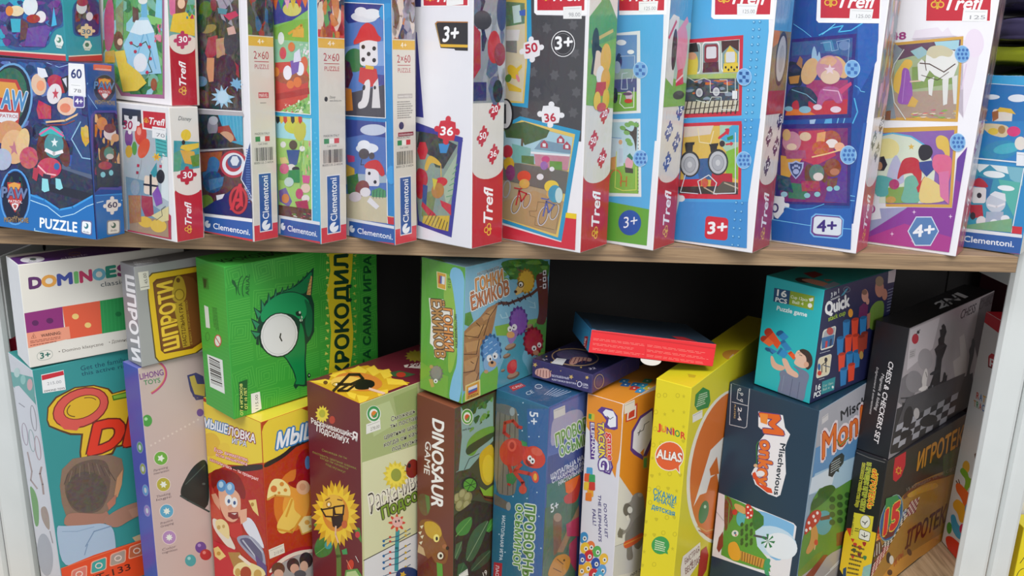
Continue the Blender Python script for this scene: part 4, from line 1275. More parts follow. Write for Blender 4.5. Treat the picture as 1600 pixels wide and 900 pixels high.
b.E(790, 150, 34, 42, '#c03040', 0, 0.05).E(800, 230, 34, 44, '#d8b030', 0, 0.1).E(810, 285, 30, 50, '#8a3c70', 0, 0.08).ring(785, 390, 26, 58, 8, '#b0b0b8', 10)
b.E(1035, 200, 26, 22, '#c84a80').E(1025, 240, 24, 28, '#9a6cb0', 0, 0.1).E(1075, 262, 16, 15, '#e8e6ea').E(1000, 312, 22, 20, '#e6e2e6', 0, 0.1)
b.E(1095, 420, 44, 56, '#4a9cb8', 0, 0.05).E(1120, 430, 24, 50, '#c0d8d8', 0, 0.05)
b.Ln([(985, 470), (975, 530), (930, 530), (935, 560), (970, 570), (965, 620), (1090, 650)], 3, '#8a7858').Ln([(985, 470), (1130, 490), (1100, 650)], 3, '#8a7858')
b.p('foot_band').P([(757, 618), (1135, 730), (1162, 572), (1230, 580), (1222, 780), (757, 702)], '#d62c40').P([(1165, 540), (1232, 548), (1230, 582), (1160, 572)], '#f0d020')
b.v(5).p('piece_count_badge')
b.Q([(870, 418), (1030, 380), (1018, 218), (862, 248)], 'knobs', '#eeeef0').X('50', (908, 342), (984, 326), (900, 284), '#c02440', 0.05)
b.v(6).Q([(975, -2), (1150, 0), (1160, -160), (985, -180)], 'knobs', '#eeeef0').X('36', (1030, -38), (1100, -44), (1024, -92), '#c02440', 0.05)
b.v(5).E(780, 730, 50, 100, '#26262a').E(776, 730, 42, 90, '#e8e6e6').P([(768, 665), (782, 665), (782, 790), (768, 790)], '#26262a')
b.p('age_badge').E(1145, 280, 76, 84, '#f2f2f2').E(1145, 280, 71, 79, '#3a3a3e').ring(1145, 280, 60, 68, 3, '#8a8a8e')
b.X('3+', (1095, 316), (1204, 306), (1096, 232), '#ffffff', 0.05)
trefl_head(b, 5, ([(960, -10), (1300, -10), (1298, 96), (975, 94), (960, 80)], [(980, -10), (1284, -10), (1280, 66), (980, 66)]), ((1000, 6), (1270, 4), (1000, -60)), '98.00', [(1146, 120), (1264, 120), (1264, 38), (1146, 44)])
trefl_spine(b)
b.mm('R', 'spine_picture')
t = b.t * 1000
b.P([(0, 133), (t, 128), (t, 205), (t * 0.6, 226), (t * 0.55, 240), (t * 0.4, 240), (t * 0.4, 220), (0, 206)], '#7aac4c', 0.08)
b.P([(0, 180), (t, 190), (t, 205), (t * 0.6, 226), (0, 206)], '#5a9a58', 0.08).Ln([(6, 186), (40, 196)], 3, '#c8b060').E(t * 0.48, 228, 5, 8, '#5aa860')
b.E(12, 184, 6, 14, '#2a3432', 0).E(16, 168, 9, 11, '#e8d0b8').Ln([(8, 160), (12, 184), (24, 178)], 4, '#26262c').E(30, 172, 9, 13, '#e2b040', 0, 0.08).E(22, 158, 7, 8, '#e6e2de').E(31, 154, 8, 10, '#e0a838', 0, 0.1)
b.P([(14, 140), (32, 140), (32, 152), (16, 152)], '#c03038').E(18, 136, 6, 8, '#e6c038').E(33, 137, 6, 9, '#d8b838', 0, 0.1).E(26, 130, 8, 4, '#c84048', 0, 0.1)
b.X('ЗАГ', (t * 0.4, 248), (t * 0.75, 248), (t * 0.4, 254), '#c02c40', 0.05)
b.film().done()



def dotted(b, cx, cy, r, kind='dots'):
    """round light blue badge with a darker pattern"""
    b.p('pattern_badge')
    b.E(cx, cy, r * 0.98, r * 1.12, '#a8d0ee').E(cx, cy, r * 0.88, r * 1.02, '#7cb2e2')
    for i in (-1, 0, 1):
        for j in (-1, 0, 1):
            if kind == 'dots':
                b.E(cx + i * r * 0.5 + (j % 2) * r * 0.14, cy + j * r * 0.52, r * 0.17, r * 0.19, '#3f72b8')
            elif (i + j) % 2 == 0:
                x, y, k = cx + i * r * 0.42, cy + j * r * 0.48, r * 0.2
                b.P([(x - k, y - k), (x + k, y - k * 0.9), (x + k, y + k * 1.1), (x - k, y + k)], '#3f72b8')


# --- sky blue and green box
b = Box('tr8', PZ, 'sky blue and green puzzle box with a round blue 3+ badge', 'puzzle box', G_TOP,
        L='#f0f0f2', R='#dcd8d0', T='#e4e4e4')
b.f('L', 7, 'cover_picture')
b.P([(270, -10), (560, -10), (560, 98), (555, 300), (515, 900), (225, 900), (240, 500)], '#58aede', 0.0)
b.v(8).P([(225, -60), (515, -60), (468, 525), (200, 470)], '#58aede').v(7)
b.P([(260, 212), (410, 196), (414, 722), (225, 730)], '#e4e8e6').P([(260, 226), (390, 222), (388, 706), (230, 716)], '#6c94c4', 0.03)
b.E(290, 272, 32, 18, '#eef0f0').E(350, 332, 22, 14, '#eef0f0').P([(235, 440), (388, 440), (388, 500), (235, 520)], '#9ab0a8', 0.1)
b.P([(230, 510), (388, 500), (388, 590), (230, 590)], '#545c8c', 0.06).P([(232, 590), (388, 585), (388, 706), (230, 716)], '#7cb04c', 0.05)
b.E(275, 390, 20, 50, '#3a4a70', 0, 0.1).E(262, 430, 24, 40, '#a8bcd0').Ln([(285, 360), (376, 356), (374, 460), (356, 520)], 4, '#c0d0e4').Ln([(330, 465), (296, 470), (290, 570), (330, 570), (326, 500), (350, 500)], 4, '#d0dae4')
b.Ln([(240, 600), (290, 600), (280, 660), (310, 690), (370, 685), (372, 560)], 5, '#e8eee4').E(340, 610, 24, 30, '#d0b8c8', 0, 0.1).E(336, 645, 26, 14, '#c84038').E(330, 600, 30, 10, '#6a4a6c')
b.E(250, 610, 18, 50, '#2c3440', 0, 0.15)
b.P([(232, 762), (412, 758), (412, 905), (222, 905)], '#e4e8e6')
b.v(8)
b.P([(220, -50), (412, -58), (418, 440), (205, 436)], '#e4e8e6').P([(224, -36), (396, -40), (400, 420), (210, 414)], '#b8d4dc', 0.04)
b.P([(215, 250), (400, 200), (400, 420), (208, 414)], '#86b850', 0.04).P([(380, -40), (392, -40), (386, 180), (370, 60), (300, 10), (310, 0), (365, 30)], '#4a4440')
for x, y in ((330, -20), (355, -30), (325, 30), (335, 80), (300, 0), (345, 100), (385, -20)):
    b.E(x, y, 20, 14, '#7cae5c', 20, 0.04)
b.P([(222, 60), (300, 70), (305, 240), (218, 260)], '#c8d8e0', 0.03).P([(275, 130), (300, 130), (300, 220), (275, 225)], '#c0ccd8').Ln([(225, 60), (290, 66)], 6, '#8aaed0').E(285, 90, 12, 16, '#d8a880', 0, 0.1).P([(222, 190), (260, 180), (260, 260), (220, 270)], '#e0a060', 0.1)
b.E(340, 225, 26, 40, '#e0a8b4', 0, 0.03).P([(325, 180), (345, 160), (366, 190), (360, 208)], '#3a8060').P([(312, 250), (366, 260), (366, 290), (316, 285)], '#4a4a3c').ring(255, 320, 40, 56, 8, '#d87848', 0, 16, 180, 400).Ln([(260, 150), (250, 380), (300, 400), (385, 395), (385, 250)], 5, '#d4dc6c').Ln([(290, 310), (288, 372)], 6, '#c86c40').Ln([(325, 310), (322, 372)], 6, '#c86c40').Ln([(288, 340), (325, 340)], 5, '#c86c40')
for i in range(20):
    b.E(398, -30 + i * 23, 3, 4, '#3c4a44')
b.p('foot_band').P([(200, 468), (468, 520), (452, 752), (190, 716)], '#66a83c')
b.p('age_badge').E(344, 605, 73, 81, '#1f58a8').X('3+', (304, 640), (392, 624), (306, 566), '#f2f6fa', 0.01)
dotted(b, 412, 194, 48)
b.v(7); dotted(b, 412, 448, 48, 'check')
trefl_head(b, 7, ([(276, -10), (580, -10), (578, 92), (276, 96)], [(276, -10), (568, -10), (563, 66), (276, 68)]), ((262, 8), (520, 4), (262, -60)), '125.00', [(402, 78), (518, 76), (526, 6), (402, 10)])
trefl_spine(b, '#b82838', '#3c5a9c', (('15', 35, 128), ('20', 15, 110), ('24', 32, 99), ('12', 16, 82)), top=131)
b.mm('R', 'spine_picture')
t = b.t * 1000
b.P(mq(0, 132, t, b.h * 1000), '#4a98c4', 0.03)
b.P([(0, 132), (t, 132), (t, 206), (t * 0.5, 208), (t * 0.2, 212), (0, 206)], '#a8c4b8', 0.06)
b.P([(0, 132), (t, 132), (t, 152), (0, 160)], '#7cb050', 0.08).P([(0, 158), (16, 150), (20, 210), (8, 212), (0, 206)], '#d8d4d0').Ln([(2, 192), (14, 206)], 3, '#c84058').E(14, 182, 5, 18, '#3c2c30', 0, 0.1)
b.E(30, 182, 11, 22, '#dc8ca4', 0, 0.04).Ln([(20, 196), (36, 208)], 6, '#dc8ca4').P([(22, 150), (38, 152), (34, 166), (24, 164)], '#d83c5c').Ln([(22, 154), (36, 160)], 2, '#f0c8d0').E(30, 142, 12, 4, '#4a4a44')
b.E(30, 235, 14, 9, '#5a58b0', 0, 0.15)
b.film().done()

# --- light blue box with red framed trains
b = Box('tr9', PZ, 'light blue puzzle box with two red-framed train pictures and red square 3+ badge', 'puzzle box', G_TOP,
        L='#f2f0f2', R='#dcd8d0', T='#e4e4e4')
b.f('L', 7, 'cover_picture')
b.P([(742, -10), (868, -10), (865, 110), (880, 122), (1232, 122), (1232, 200), (1160, 900), (700, 900)], '#58b0e0')
b.v(8).P([(690, -60), (1178, -60), (1098, 490), (640, 480)], '#4aa2dc').v(7)
b.P([(720, 252), (1070, 224), (1058, 738), (690, 754)], '#cc2c40').P([(720, 278), (1046, 250), (1040, 708), (694, 728)], '#b0c0b4', 0.08)
for q in ([(710, 470), (796, 470), (800, 270), (712, 276)], [(806, 466), (918, 462), (918, 264), (806, 268)], [(928, 464), (1044, 460), (1046, 252), (930, 260)]):
    b.Q(q, 'round', '#e8e8e6').Q(frame(q, 0.05), 'round', '#7c9c9c', 0.05)
b.P([(712, 400), (716, 350), (770, 340), (784, 400), (770, 505), (700, 500)], '#dcc84c', 0.05).P([(718, 280), (772, 272), (784, 330), (722, 336)], '#2a2828').E(742, 358, 30, 24, '#d8a07c')
b.Q([(820, 400), (910, 396), (908, 280), (822, 286)], 'round', '#8a3440').Q([(832, 376), (898, 372), (898, 296), (834, 300)], 'round', '#d8d8dc').P([(815, 400), (910, 395), (915, 460), (810, 465)], '#5a3038', 0.1)
b.P([(930, 262), (1042, 254), (1042, 330), (985, 290), (932, 340)], '#4a2c2c').P([(950, 350), (985, 290), (1030, 345), (1030, 400), (950, 402)], '#dcc040').Q([(958, 400), (1018, 398), (1016, 330), (958, 332)], 'round', '#d4d6d6').P([(945, 405), (1035, 400), (1040, 460), (940, 464)], '#e0c440')
for i in range(5):
    b.E(958 + i * 18, 430 + (i % 2) * 16, 6, 8, '#2c2828')
b.P([(706, 478), (1040, 466), (1040, 510), (704, 520)], '#a8bc6c', 0.12).P([(704, 505), (1040, 500), (1036, 640), (698, 650)], '#4a5058', 0.12)
b.blobs([(700, 640), (1036, 632), (1038, 510), (702, 516)], ['#6a4a8a', '#c86a34', '#3c5a78', '#2c2c30', '#8a98a8'], 30, 0.08, 51)
for x, y in ((790, 592), (898, 586)):
    b.E(x, y, 28, 36, '#3a3450').E(x, y, 22, 28, '#c8c8cc').E(x, y, 12, 16, '#a8a8b0')
b.P([(1000, 580), (1032, 580), (1032, 632), (1000, 632)], '#e6e8ea')
b.P([(696, 650), (1036, 640), (1036, 710), (694, 728)], '#c8c0a8')
for i in range(12):
    b.Ln([(700 + i * 29, 725), (716 + i * 29, 645)], 7, '#3a3230')
b.Ln([(694, 700), (1036, 670)], 6, '#54483c')
b.Ln([(710, 490), (760, 520), (820, 500), (860, 515), (860, 590), (970, 590), (968, 510), (920, 510)], 4, '#dfe2dc').Ln([(770, 640), (850, 660), (870, 620), (930, 620), (930, 700), (1020, 700), (1020, 500)], 4, '#dfe2dc')
b.P([(690, 790), (1062, 774), (1058, 905), (684, 905)], '#cc2c40')
b.v(8)
b.P([(690, -30), (1062, -45), (1054, 456), (655, 450)], '#cc2c40').P([(692, -8), (1042, -18), (1036, 424), (660, 418)], '#d8b454', 0.05)
b.P([(690, -8), (880, -16), (860, 40), (690, 60)], '#d8c8b8', 0.06).P([(920, -18), (1042, -18), (1036, 180), (960, 150), (920, 100)], '#a8c8b0', 0.06).P([(960, 150), (1036, 120), (1036, 330), (960, 300)], '#86b83c', 0.06).P([(1000, -18), (1040, -18), (1038, 90), (960, 90), (910, 60)], '#4aa8d0', 0.04)
b.P([(905, 60), (960, 20), (950, 5), (985, 0), (975, 50), (965, 35), (915, 75)], '#cc2c40').P([(955, 100), (990, 95), (985, 84), (1010, 98), (990, 116), (988, 106), (958, 112)], '#cc3c48').P([(965, 60), (1005, 45), (1005, 70), (970, 80)], '#3a8a48').E(935, 100, 18, 20, '#3a3034')
b.P([(695, 100), (750, 96), (745, 150), (702, 152)], '#2c2a2c').P([(700, 92), (760, 90), (756, 108), (702, 108)], '#2c2a2c').P([(856, 110), (905, 105), (900, 150), (862, 155)], '#2c2a2c').P([(850, 102), (912, 96), (908, 114), (856, 118)], '#2c2a2c')
b.P([(745, 200), (870, 190), (880, 330), (750, 330)], '#3c6090', 0.06).P([(690, 300), (780, 290), (790, 330), (690, 332)], '#3a7ac0').P([(870, 290), (1000, 290), (1000, 380), (860, 370)], '#b82838', 0.02)
for x, y in ((728, 230), (908, 218)):
    b.E(x, y, 66, 84, '#34363a').E(x, y + 2, 56, 72, '#bcbec2').E(x, y + 4, 40, 52, '#aaacb2').E(x, y + 4, 15, 20, '#c8cacc').ring(x, y + 4, 40, 52, 4, '#8a8c92')
b.P([(655, 330), (800, 325), (800, 370), (655, 378)], '#c42c3a').P([(655, 375), (1036, 370), (1036, 424), (658, 418)], '#3a3838', 0.05).P([(940, 340), (1036, 350), (1036, 400), (900, 424), (860, 424)], '#5c564c').Ln([(820, 380), (900, 424)], 8, '#b8a890').Ln([(950, 350), (1036, 385)], 8, '#b8a890')
b.Ln([(780, 0), (790, 90), (860, 100), (880, 20)], 6, '#e8d8a8').Ln([(700, 300), (668, 410), (780, 420)], 5, '#d8e0e8').Ln([(800, 420), (780, 340), (850, 300), (900, 350), (880, 420), (1020, 415), (1020, 30)], 6, '#d8dce0').E(825, 350, 22, 30, '#c86040', 0, 0.1)
b.P([(640, 400), (660, 430), (690, 430), (700, 460), (670, 475), (680, 540), (638, 552)], '#e2e2e4')
b.P([(1058, -60), (1062, -40)] + [(1060, -20)], '#58b0e0')
b.p('rivet_pattern')
for i in range(18):
    k = i * 0.985
    for dx in (0, 38):
        x = 1138 + dx - k * 4.1
        y = 142 + k * 49 - dx * 0.05
        b.v(7)
        if y < 960:
            b.E(x, y, 10, 11, '#3f90c4').E(x - 2, y - 3, 5, 5, '#a4daf4')
b.v(8)
for i in range(6):
    for dx in (0, 38):
        b.E(1026 + dx - i * 5, 478 + i * 45 + dx * 0.1, 10, 11, '#3a86c0').E(1024 + dx - i * 5, 475 + i * 45 + dx * 0.1, 5, 5, '#a4daf4')
b.p('foot_panel').P([(640, 560), (660, 470), (1000, 476), (1100, 470), (1092, 768), (628, 712)], '#3f8fd0')
for i in range(6):
    for dx in (0, 38):
        b.E(1026 + dx - i * 5, 478 + i * 54 + dx * 0.1, 9, 10, '#327cb8').E(1024 + dx - i * 5, 475 + i * 54 + dx * 0.1, 5, 5, '#90cdf0')
b.p('age_badge').Q([(822, 706), (968, 720), (976, 576), (830, 560)], 'round', '#d02438').X('3+', (842, 676), (962, 668), (848, 598), '#f4f4f4', 0.05)
dotted(b, 1073, 205, 50)
b.v(7); dotted(b, 1076, 492, 50, 'check')
trefl_head(b, 7, ([(872, -10), (1270, -10), (1262, 124), (880, 122), (864, 108)], [(890, -10), (1252, -10), (1240, 92), (888, 94)]), ((905, 22), (1215, 30), (905, -60)), '125.00', [(1030, 98), (1150, 98), (1165, 26), (1030, 24)])
trefl_spine(b, '#a8304e', '#3a2c50', (('15', 38, 121), ('20', 14, 107), ('24', 34, 97), ('12', 16, 80)), top=127)  # spine red pulled towards magenta: a reflection put into the colour
b.mm('R', 'spine_picture')
t = b.t * 1000
b.P(mq(0, 127, t, b.h * 1000), '#4f9ccc', 0.02)
b.P(mq(0, 127, t, 200), '#8c7a50', 0.14).P(mq(0, 127, t, 148), '#a83040', 0.05).P([(0, 185), (16, 190), (16, 200), (0, 200)], '#d08030')
b.E(26, 176, 15, 24, '#3c3c40').E(26, 176, 12, 20, '#b8babc').E(26, 176, 7, 12, '#a0a2a6')
b.Q(mq(10, 226, 40, 256), 'shield', '#e8e4e0').X('THOMAS', (13, 240), (38, 240), (13, 247), '#a83040', 0.04).X('& FRIENDS', (14, 233), (37, 233), (14, 238), '#a83040', 0.02)
b.film().done()

# --- deep blue box with violet picture frames
b = Box('tr10', PZ, 'deep blue puzzle box with lightning streaks and a silver 4+ plate', 'puzzle box', G_TOP,
        L='#f4f2f6', R='#e0dcd8', T='#e4e4e4')
b.f('L', 9, 'cover_picture')
b.P([(165, -10), (310, -10), (305, 130), (320, 142), (692, 145), (690, 250), (640, 600), (600, 880), (85, 880), (100, 700)], '#1c4f9e', 0.04)
b.P([(560, 150), (692, 150), (680, 380), (560, 600)], '#2a62b4', 0.05)
b.v(10).P([(80, -30), (580, -30), (500, 560), (22, 640)], '#1c4f9e', 0.03).P([(560, -30), (575, -30), (500, 500), (490, 400)], '#2a62b4').v(9)
b.Ln([(160, 150), (220, 190), (270, 230)], 4, '#6cc4ea').Ln([(320, 220), (400, 175), (470, 160), (440, 200), (520, 190), (590, 145)], 7, '#4fc0ec').Ln([(340, 215), (420, 150)], 5, '#74d0f0').Ln([(545, 535), (570, 550), (580, 570), (605, 575)], 4, '#78c8ee').Ln([(540, 615), (560, 700), (530, 770)], 8, '#52b4e4')
b.P([(150, 245), (555, 210), (520, 735), (100, 750)], '#34287c', 0.04).P([(150, 265), (530, 235), (500, 715), (108, 722)], '#40468c', 0.08)
b.P([(150, 265), (530, 235), (524, 360), (380, 330), (150, 350)], '#3c6098', 0.08).P([(270, 400), (275, 320), (290, 280), (304, 325), (308, 360), (322, 310), (336, 400)], '#9cc0da', 0.04).P([(340, 260), (400, 250), (420, 320), (360, 320)], '#4c88b0', 0.05).E(478, 285, 36, 30, '#6c88b4', 0, 0.05)
b.Ln([(330, 270), (390, 262), (400, 320), (440, 310), (430, 260), (510, 245), (500, 400)], 3, '#9cb8dc')
b.P([(108, 722), (120, 640), (300, 600), (500, 600), (495, 712)], '#c03848', 0.05).P([(108, 722), (130, 680), (250, 690), (300, 718)], '#e07c34', 0.05).P([(240, 500), (500, 500), (500, 620), (240, 640)], '#a03c70', 0.08)
b.Q([(125, 530), (210, 540), (225, 400), (130, 380)], 'round', '#28344a').P([(130, 480), (200, 470), (190, 520), (140, 525)], '#c08848').P([(178, 400), (200, 350), (218, 370), (212, 430)], '#a87858')
b.E(165, 430, 38, 26, '#343c60', 0, 0.08)
b.P([(130, 540), (260, 540), (320, 620), (300, 660), (250, 620), (255, 700), (200, 705), (190, 620), (150, 640), (150, 695), (105, 690)], '#28405c', 0.08).Ln([(150, 560), (240, 590), (300, 640)], 5, '#7cb4cc')
b.E(232, 685, 38, 22, '#88bcd0').E(130, 680, 26, 16, '#88bcd0')
b.E(262, 445, 50, 86, '#d8b080', 20, 0.08).E(450, 420, 44, 76, '#d8b080', -30, 0.08).E(385, 430, 84, 84, '#c890a0', 0, 0.06).E(390, 480, 60, 46, '#e0c4ac', 0, 0.04)
b.P([(320, 400), (340, 365), (400, 350), (440, 380), (400, 420), (360, 400)], '#d8a888', 0.12)
b.Q([(350, 470), (425, 470), (425, 400), (350, 400)], 'star', '#e8d0d8')
b.P([(330, 540), (450, 540), (475, 640), (430, 650), (400, 610), (350, 630), (330, 680), (300, 660)], '#b05c90', 0.12).Ln([(345, 560), (440, 570), (460, 630)], 6, '#e8b8d4').E(310, 670, 28, 18, '#e4d0dc').E(424, 684, 34, 20, '#e4d0dc')
b.P([(440, 560), (520, 510), (525, 530), (460, 590)], '#c84878')
b.P([(260, 750), (300, 745), (290, 775), (262, 775)], '#a8c4e0').P([(360, 745), (400, 740), (400, 772), (350, 775)], '#58a8d8').Ln([(440, 740), (432, 775)], 6, '#78c0e4').Ln([(480, 740), (470, 775)], 6, '#78c0e4')
b.P([(95, 785), (520, 770), (510, 890), (80, 890)], '#34287c', 0.04)
b.v(10)
b.P([(80, -20), (490, -30), (478, 455), (30, 440), (50, 200)], '#34287c', 0.04).P([(85, 5), (468, 0), (462, 440), (70, 430)], '#7c3070', 0.08)
b.P([(180, 20), (330, 10), (400, 160), (280, 220), (180, 180)], '#c03c58', 0.06).P([(75, 160), (200, 180), (120, 300), (75, 280)], '#d8a048', 0.08).P([(120, 320), (240, 330), (220, 420), (120, 410)], '#3c7c60', 0.08).P([(400, 180), (462, 220), (462, 440), (330, 430)], '#5a3c90', 0.08)
b.E(140, 80, 55, 60, '#c88ca0', 0, 0.1).E(220, 50, 34, 26, '#dcc0a0', 0, 0.08).E(110, 40, 24, 34, '#d8b078', 0, 0.1).P([(100, 130), (220, 130), (225, 180), (110, 180)], '#a8507c', 0.12).E(140, 110, 30, 20, '#e4c8b0')
b.E(370, 70, 58, 56, '#a85040', 0, 0.15).E(375, 90, 36, 26, '#e8dcd8').P([(290, 30), (340, 20), (330, 100), (280, 110)], '#e0a068', 0.15).E(310, 120, 50, 44, '#c06048', 0, 0.2).E(420, 110, 30, 26, '#e8b090', 0, 0.1).Ln([(260, 170), (350, 150), (420, 130)], 8, '#f0c890')
b.Q([(128, 300), (200, 300), (212, 190), (118, 190)], 'shield', '#a8b4dc').Q([(136, 290), (192, 290), (202, 200), (128, 200)], 'shield', '#34467c').E(165, 255, 18, 16, '#a8b4dc')
for x, y in ((148, 232), (160, 222), (172, 222), (184, 232)):
    b.E(x, y, 6, 8, '#a8b4dc')
b.E(240, 270, 26, 60, '#6c4434', 0, 0.1).E(330, 270, 22, 50, '#6c4434', 0, 0.1).E(286, 262, 44, 50, '#5c7c74', 0, 0.1).E(296, 285, 30, 24, '#dcd0cc').E(380, 232, 50, 54, '#8c4c34', 0, 0.12).E(392, 256, 28, 20, '#b8785c')
b.P([(195, 310), (300, 310), (310, 370), (200, 370)], '#a84458', 0.18).P([(345, 300), (410, 290), (400, 350), (350, 350)], '#7a4c3c', 0.15)
for x, y in ((230, 395), (290, 388), (362, 356), (404, 352)):
    b.E(x, y, 18, 15, '#8cc4cc')
b.P([(55, 270), (130, 290), (150, 380), (60, 360)], '#34506c', 0.15).E(96, 388, 20, 16, '#9cc8d8')
b.P([(30, 390), (50, 400), (100, 400), (95, 440), (128, 440), (125, 470), (90, 465), (100, 530), (30, 530)], '#e8e8ec').ring(42, 468, 22, 28, 10, '#4a3c78')
b.p('foot_panel').P([(22, 535), (60, 530), (110, 470), (480, 470), (500, 395), (485, 712), (22, 655)], '#1f62b4')
b.Ln([(100, 462), (170, 480), (260, 470), (330, 445)], 4, '#58b8ec').Ln([(25, 535), (240, 570), (440, 588), (490, 592)], 4, '#7cccf4').Ln([(485, 396), (510, 400)], 4, '#7cccf4').Ln([(485, 424), (508, 426)], 4, '#7cccf4')
b.p('age_badge').Q([(245, 636), (436, 652), (448, 514), (256, 498)], 'chamfer', '#7cbcec').Q([(252, 628), (430, 643), (440, 520), (262, 506)], 'chamfer', '#6c3c8c').Q([(264, 618), (428, 632), (434, 526), (272, 514)], 'round', '#dce4ec')
b.X('4+', (288, 606), (400, 604), (292, 536), '#3c2c78', 0.05)
dotted(b, 472, 158, 50)
b.v(9); dotted(b, 528, 430, 50, 'check')
trefl_head(b, 9, ([(312, -10), (716, -10), (700, 146), (316, 142), (302, 126)], [(332, -10), (706, -10), (695, 116), (328, 112)]), ((350, 46), (670, 50), (354, -40)), '125.00', [(508, 122), (648, 126), (660, 58), (514, 54)])
trefl_spine(b, '#c03c5c', '#3a3c44', (('35', 34, 120), ('48', 12, 106), ('70', 30, 94)), white='#e2dede', top=127)
b.mm('R', 'spine_picture')
t = b.t * 1000
b.P(mq(0, 127, t, b.h * 1000), '#8a8490', 0.08)
b.blobs(mq(0, 127, t, 230), ['#9ab0c0', '#b8a86c', '#6c7c88', '#d8b0b8', '#a8703c'], 40, 0.1, 61)
b.film().done()

# --- white and pink box with gold frames
b = Box('tr11', PZ, 'white and pink puzzle box with gold-framed pictures and a hexagonal 4+ badge', 'puzzle box', G_TOP,
        L='#f6f4f8', R='#e6dada', T='#e4e4e4')
b.f('L', 9, 'cover_picture')
b.P([(1060, 170), (1090, 200), (1125, 170), (1150, 215), (1230, 250), (1330, 300), (1290, 500), (1220, 740), (1220, 220), (900, 240), (920, 190)], '#efe6f0')
b.E(1290, 270, 60, 90, '#f0e2f0').Ln([(1240, 400), (1210, 560)], 8, '#e4d0e4')
b.P([(780, 268), (1222, 226), (1186, 762), (720, 750)], '#d8a84c').P([(790, 284), (1206, 246), (1172, 742), (730, 732)], '#a8b890', 0.06)
b.P([(800, 284), (1206, 246), (1200, 320), (900, 350), (800, 380)], '#6a4c64', 0.06).P([(1040, 262), (1196, 250), (1190, 310), (1060, 310)], '#a8d4e0', 0.03).P([(890, 320), (960, 290), (1010, 330), (940, 370)], '#9cc4c8', 0.08)
b.P([(900, 420), (1100, 400), (1180, 520), (900, 560)], '#86a05c', 0.06).P([(740, 580), (1180, 560), (1172, 742), (730, 732)], '#b09888', 0.06).blobs([(880, 742), (1172, 742), (1175, 670), (900, 700)], ['#e8b840', '#e8d8c8', '#d85a80', '#8cb05c'], 34, 0.07, 71)
b.P([(835, 400), (860, 368), (900, 375), (905, 410), (870, 440), (850, 520), (830, 600), (780, 560), (790, 470)], '#e6bc58', 0.04)    # long yellow ribbon
b.P([(840, 420), (880, 430), (890, 480), (905, 560), (900, 655), (800, 650), (830, 540)], '#9c5cb4', 0.04).Ln([(860, 440), (840, 640)], 5, '#b884cc').Ln([(890, 510), (955, 505)], 9, '#e8c8b0')
b.P([(900, 600), (940, 630), (920, 670), (870, 665)], '#d8b058', 0.05)
b.P([(985, 390), (960, 370), (935, 400), (940, 500), (975, 510), (1010, 440), (1040, 470), (1100, 500), (1160, 480), (1190, 400), (1170, 320), (1080, 285), (1010, 300), (990, 340)], '#e8e8e4', 0.02)
b.P([(985, 340), (1010, 290), (1090, 280), (1165, 320), (1140, 360), (1080, 345), (1040, 370), (1010, 350)], '#d0c8a8', 0.04).P([(1000, 500), (1040, 480), (1025, 600), (1005, 590)], '#e2e2de').P([(1090, 500), (1130, 490), (1120, 650), (1095, 660)], '#e2e2de').P([(1150, 480), (1185, 470), (1178, 650), (1160, 650)], '#dededa').Ln([(950, 395), (1010, 400), (1100, 450), (1170, 400)], 7, '#5a4440').Ln([(980, 380), (990, 440)], 5, '#5a4440').Ln([(960, 470), (1060, 500), (1130, 450)], 4, '#5a4440')
b.P([(725, 280), (790, 270), (840, 310), (790, 420), (770, 560), (800, 740), (664, 750), (690, 480)], '#8c94a0', 0.08).E(740, 460, 50, 130, '#a89c78', 0, 0.1).E(745, 610, 44, 90, '#7c9098', 0, 0.1).P([(700, 700), (770, 690), (765, 750), (700, 750)], '#8a5838', 0.1).Ln([(850, 310), (790, 400), (770, 480), (790, 640), (860, 745)], 6, '#d8dcd8')
b.X('48', (770, 250), (862, 244), (770, 204), '#a83c84', 0.05)
b.P([(700, 800), (1186, 786), (1180, 890), (700, 890)], '#d8a84c').P([(706, 820), (1170, 808), (1168, 890), (706, 890)], '#8c6cb8', 0.04)
b.v(10)
b.P([(640, 10), (1110, -5), (1078, 466), (660, 460)], '#d8a84c').P([(640, 30), (1092, 12), (1062, 448), (640, 444)], '#8c64ac', 0.04)
b.P([(640, 60), (720, 30), (840, 45), (930, 110), (980, 240), (960, 440), (640, 440)], '#d8e0cc', 0.04).Ln([(650, 45), (730, 30), (840, 50), (925, 105)], 9, '#5cb4dc').E(700, 120, 70, 60, '#e8dc98', 0, 0.03).Q([(820, 130), (860, 130), (860, 90), (820, 90)], 'star', '#e0b850')
b.P([(690, 330), (700, 260), (725, 190), (752, 150), (778, 200), (795, 270), (800, 330)], '#b8b8d4', 0.06).P([(690, 350), (880, 340), (880, 440), (690, 440)], '#84a858', 0.06)
b.P([(630, 175), (680, 165), (700, 215), (680, 250), (635, 250)], '#2c2a38').P([(630, 275), (690, 280), (760, 310), (755, 330), (700, 335), (710, 400), (625, 405)], '#58a8a8', 0.04).E(655, 222, 16, 24, '#b88464')
b.P([(790, 180), (850, 168), (890, 190), (905, 280), (880, 370), (850, 350), (860, 260), (790, 270), (755, 310), (765, 250)], '#c03440', 0.04).P([(800, 290), (860, 270), (890, 340), (900, 440), (770, 440), (800, 350)], '#74b4a0', 0.05).P([(870, 350), (920, 280), (910, 350), (880, 380)], '#c03440')
b.P([(880, 130), (900, 95), (950, 100), (970, 140), (950, 180), (905, 195), (885, 170)], '#2a2630').P([(885, 200), (960, 190), (975, 240), (930, 285), (890, 240)], '#3c4a90', 0.03).P([(910, 280), (960, 300), (1040, 360), (1050, 430), (900, 445), (880, 400)], '#e4cc84', 0.04)
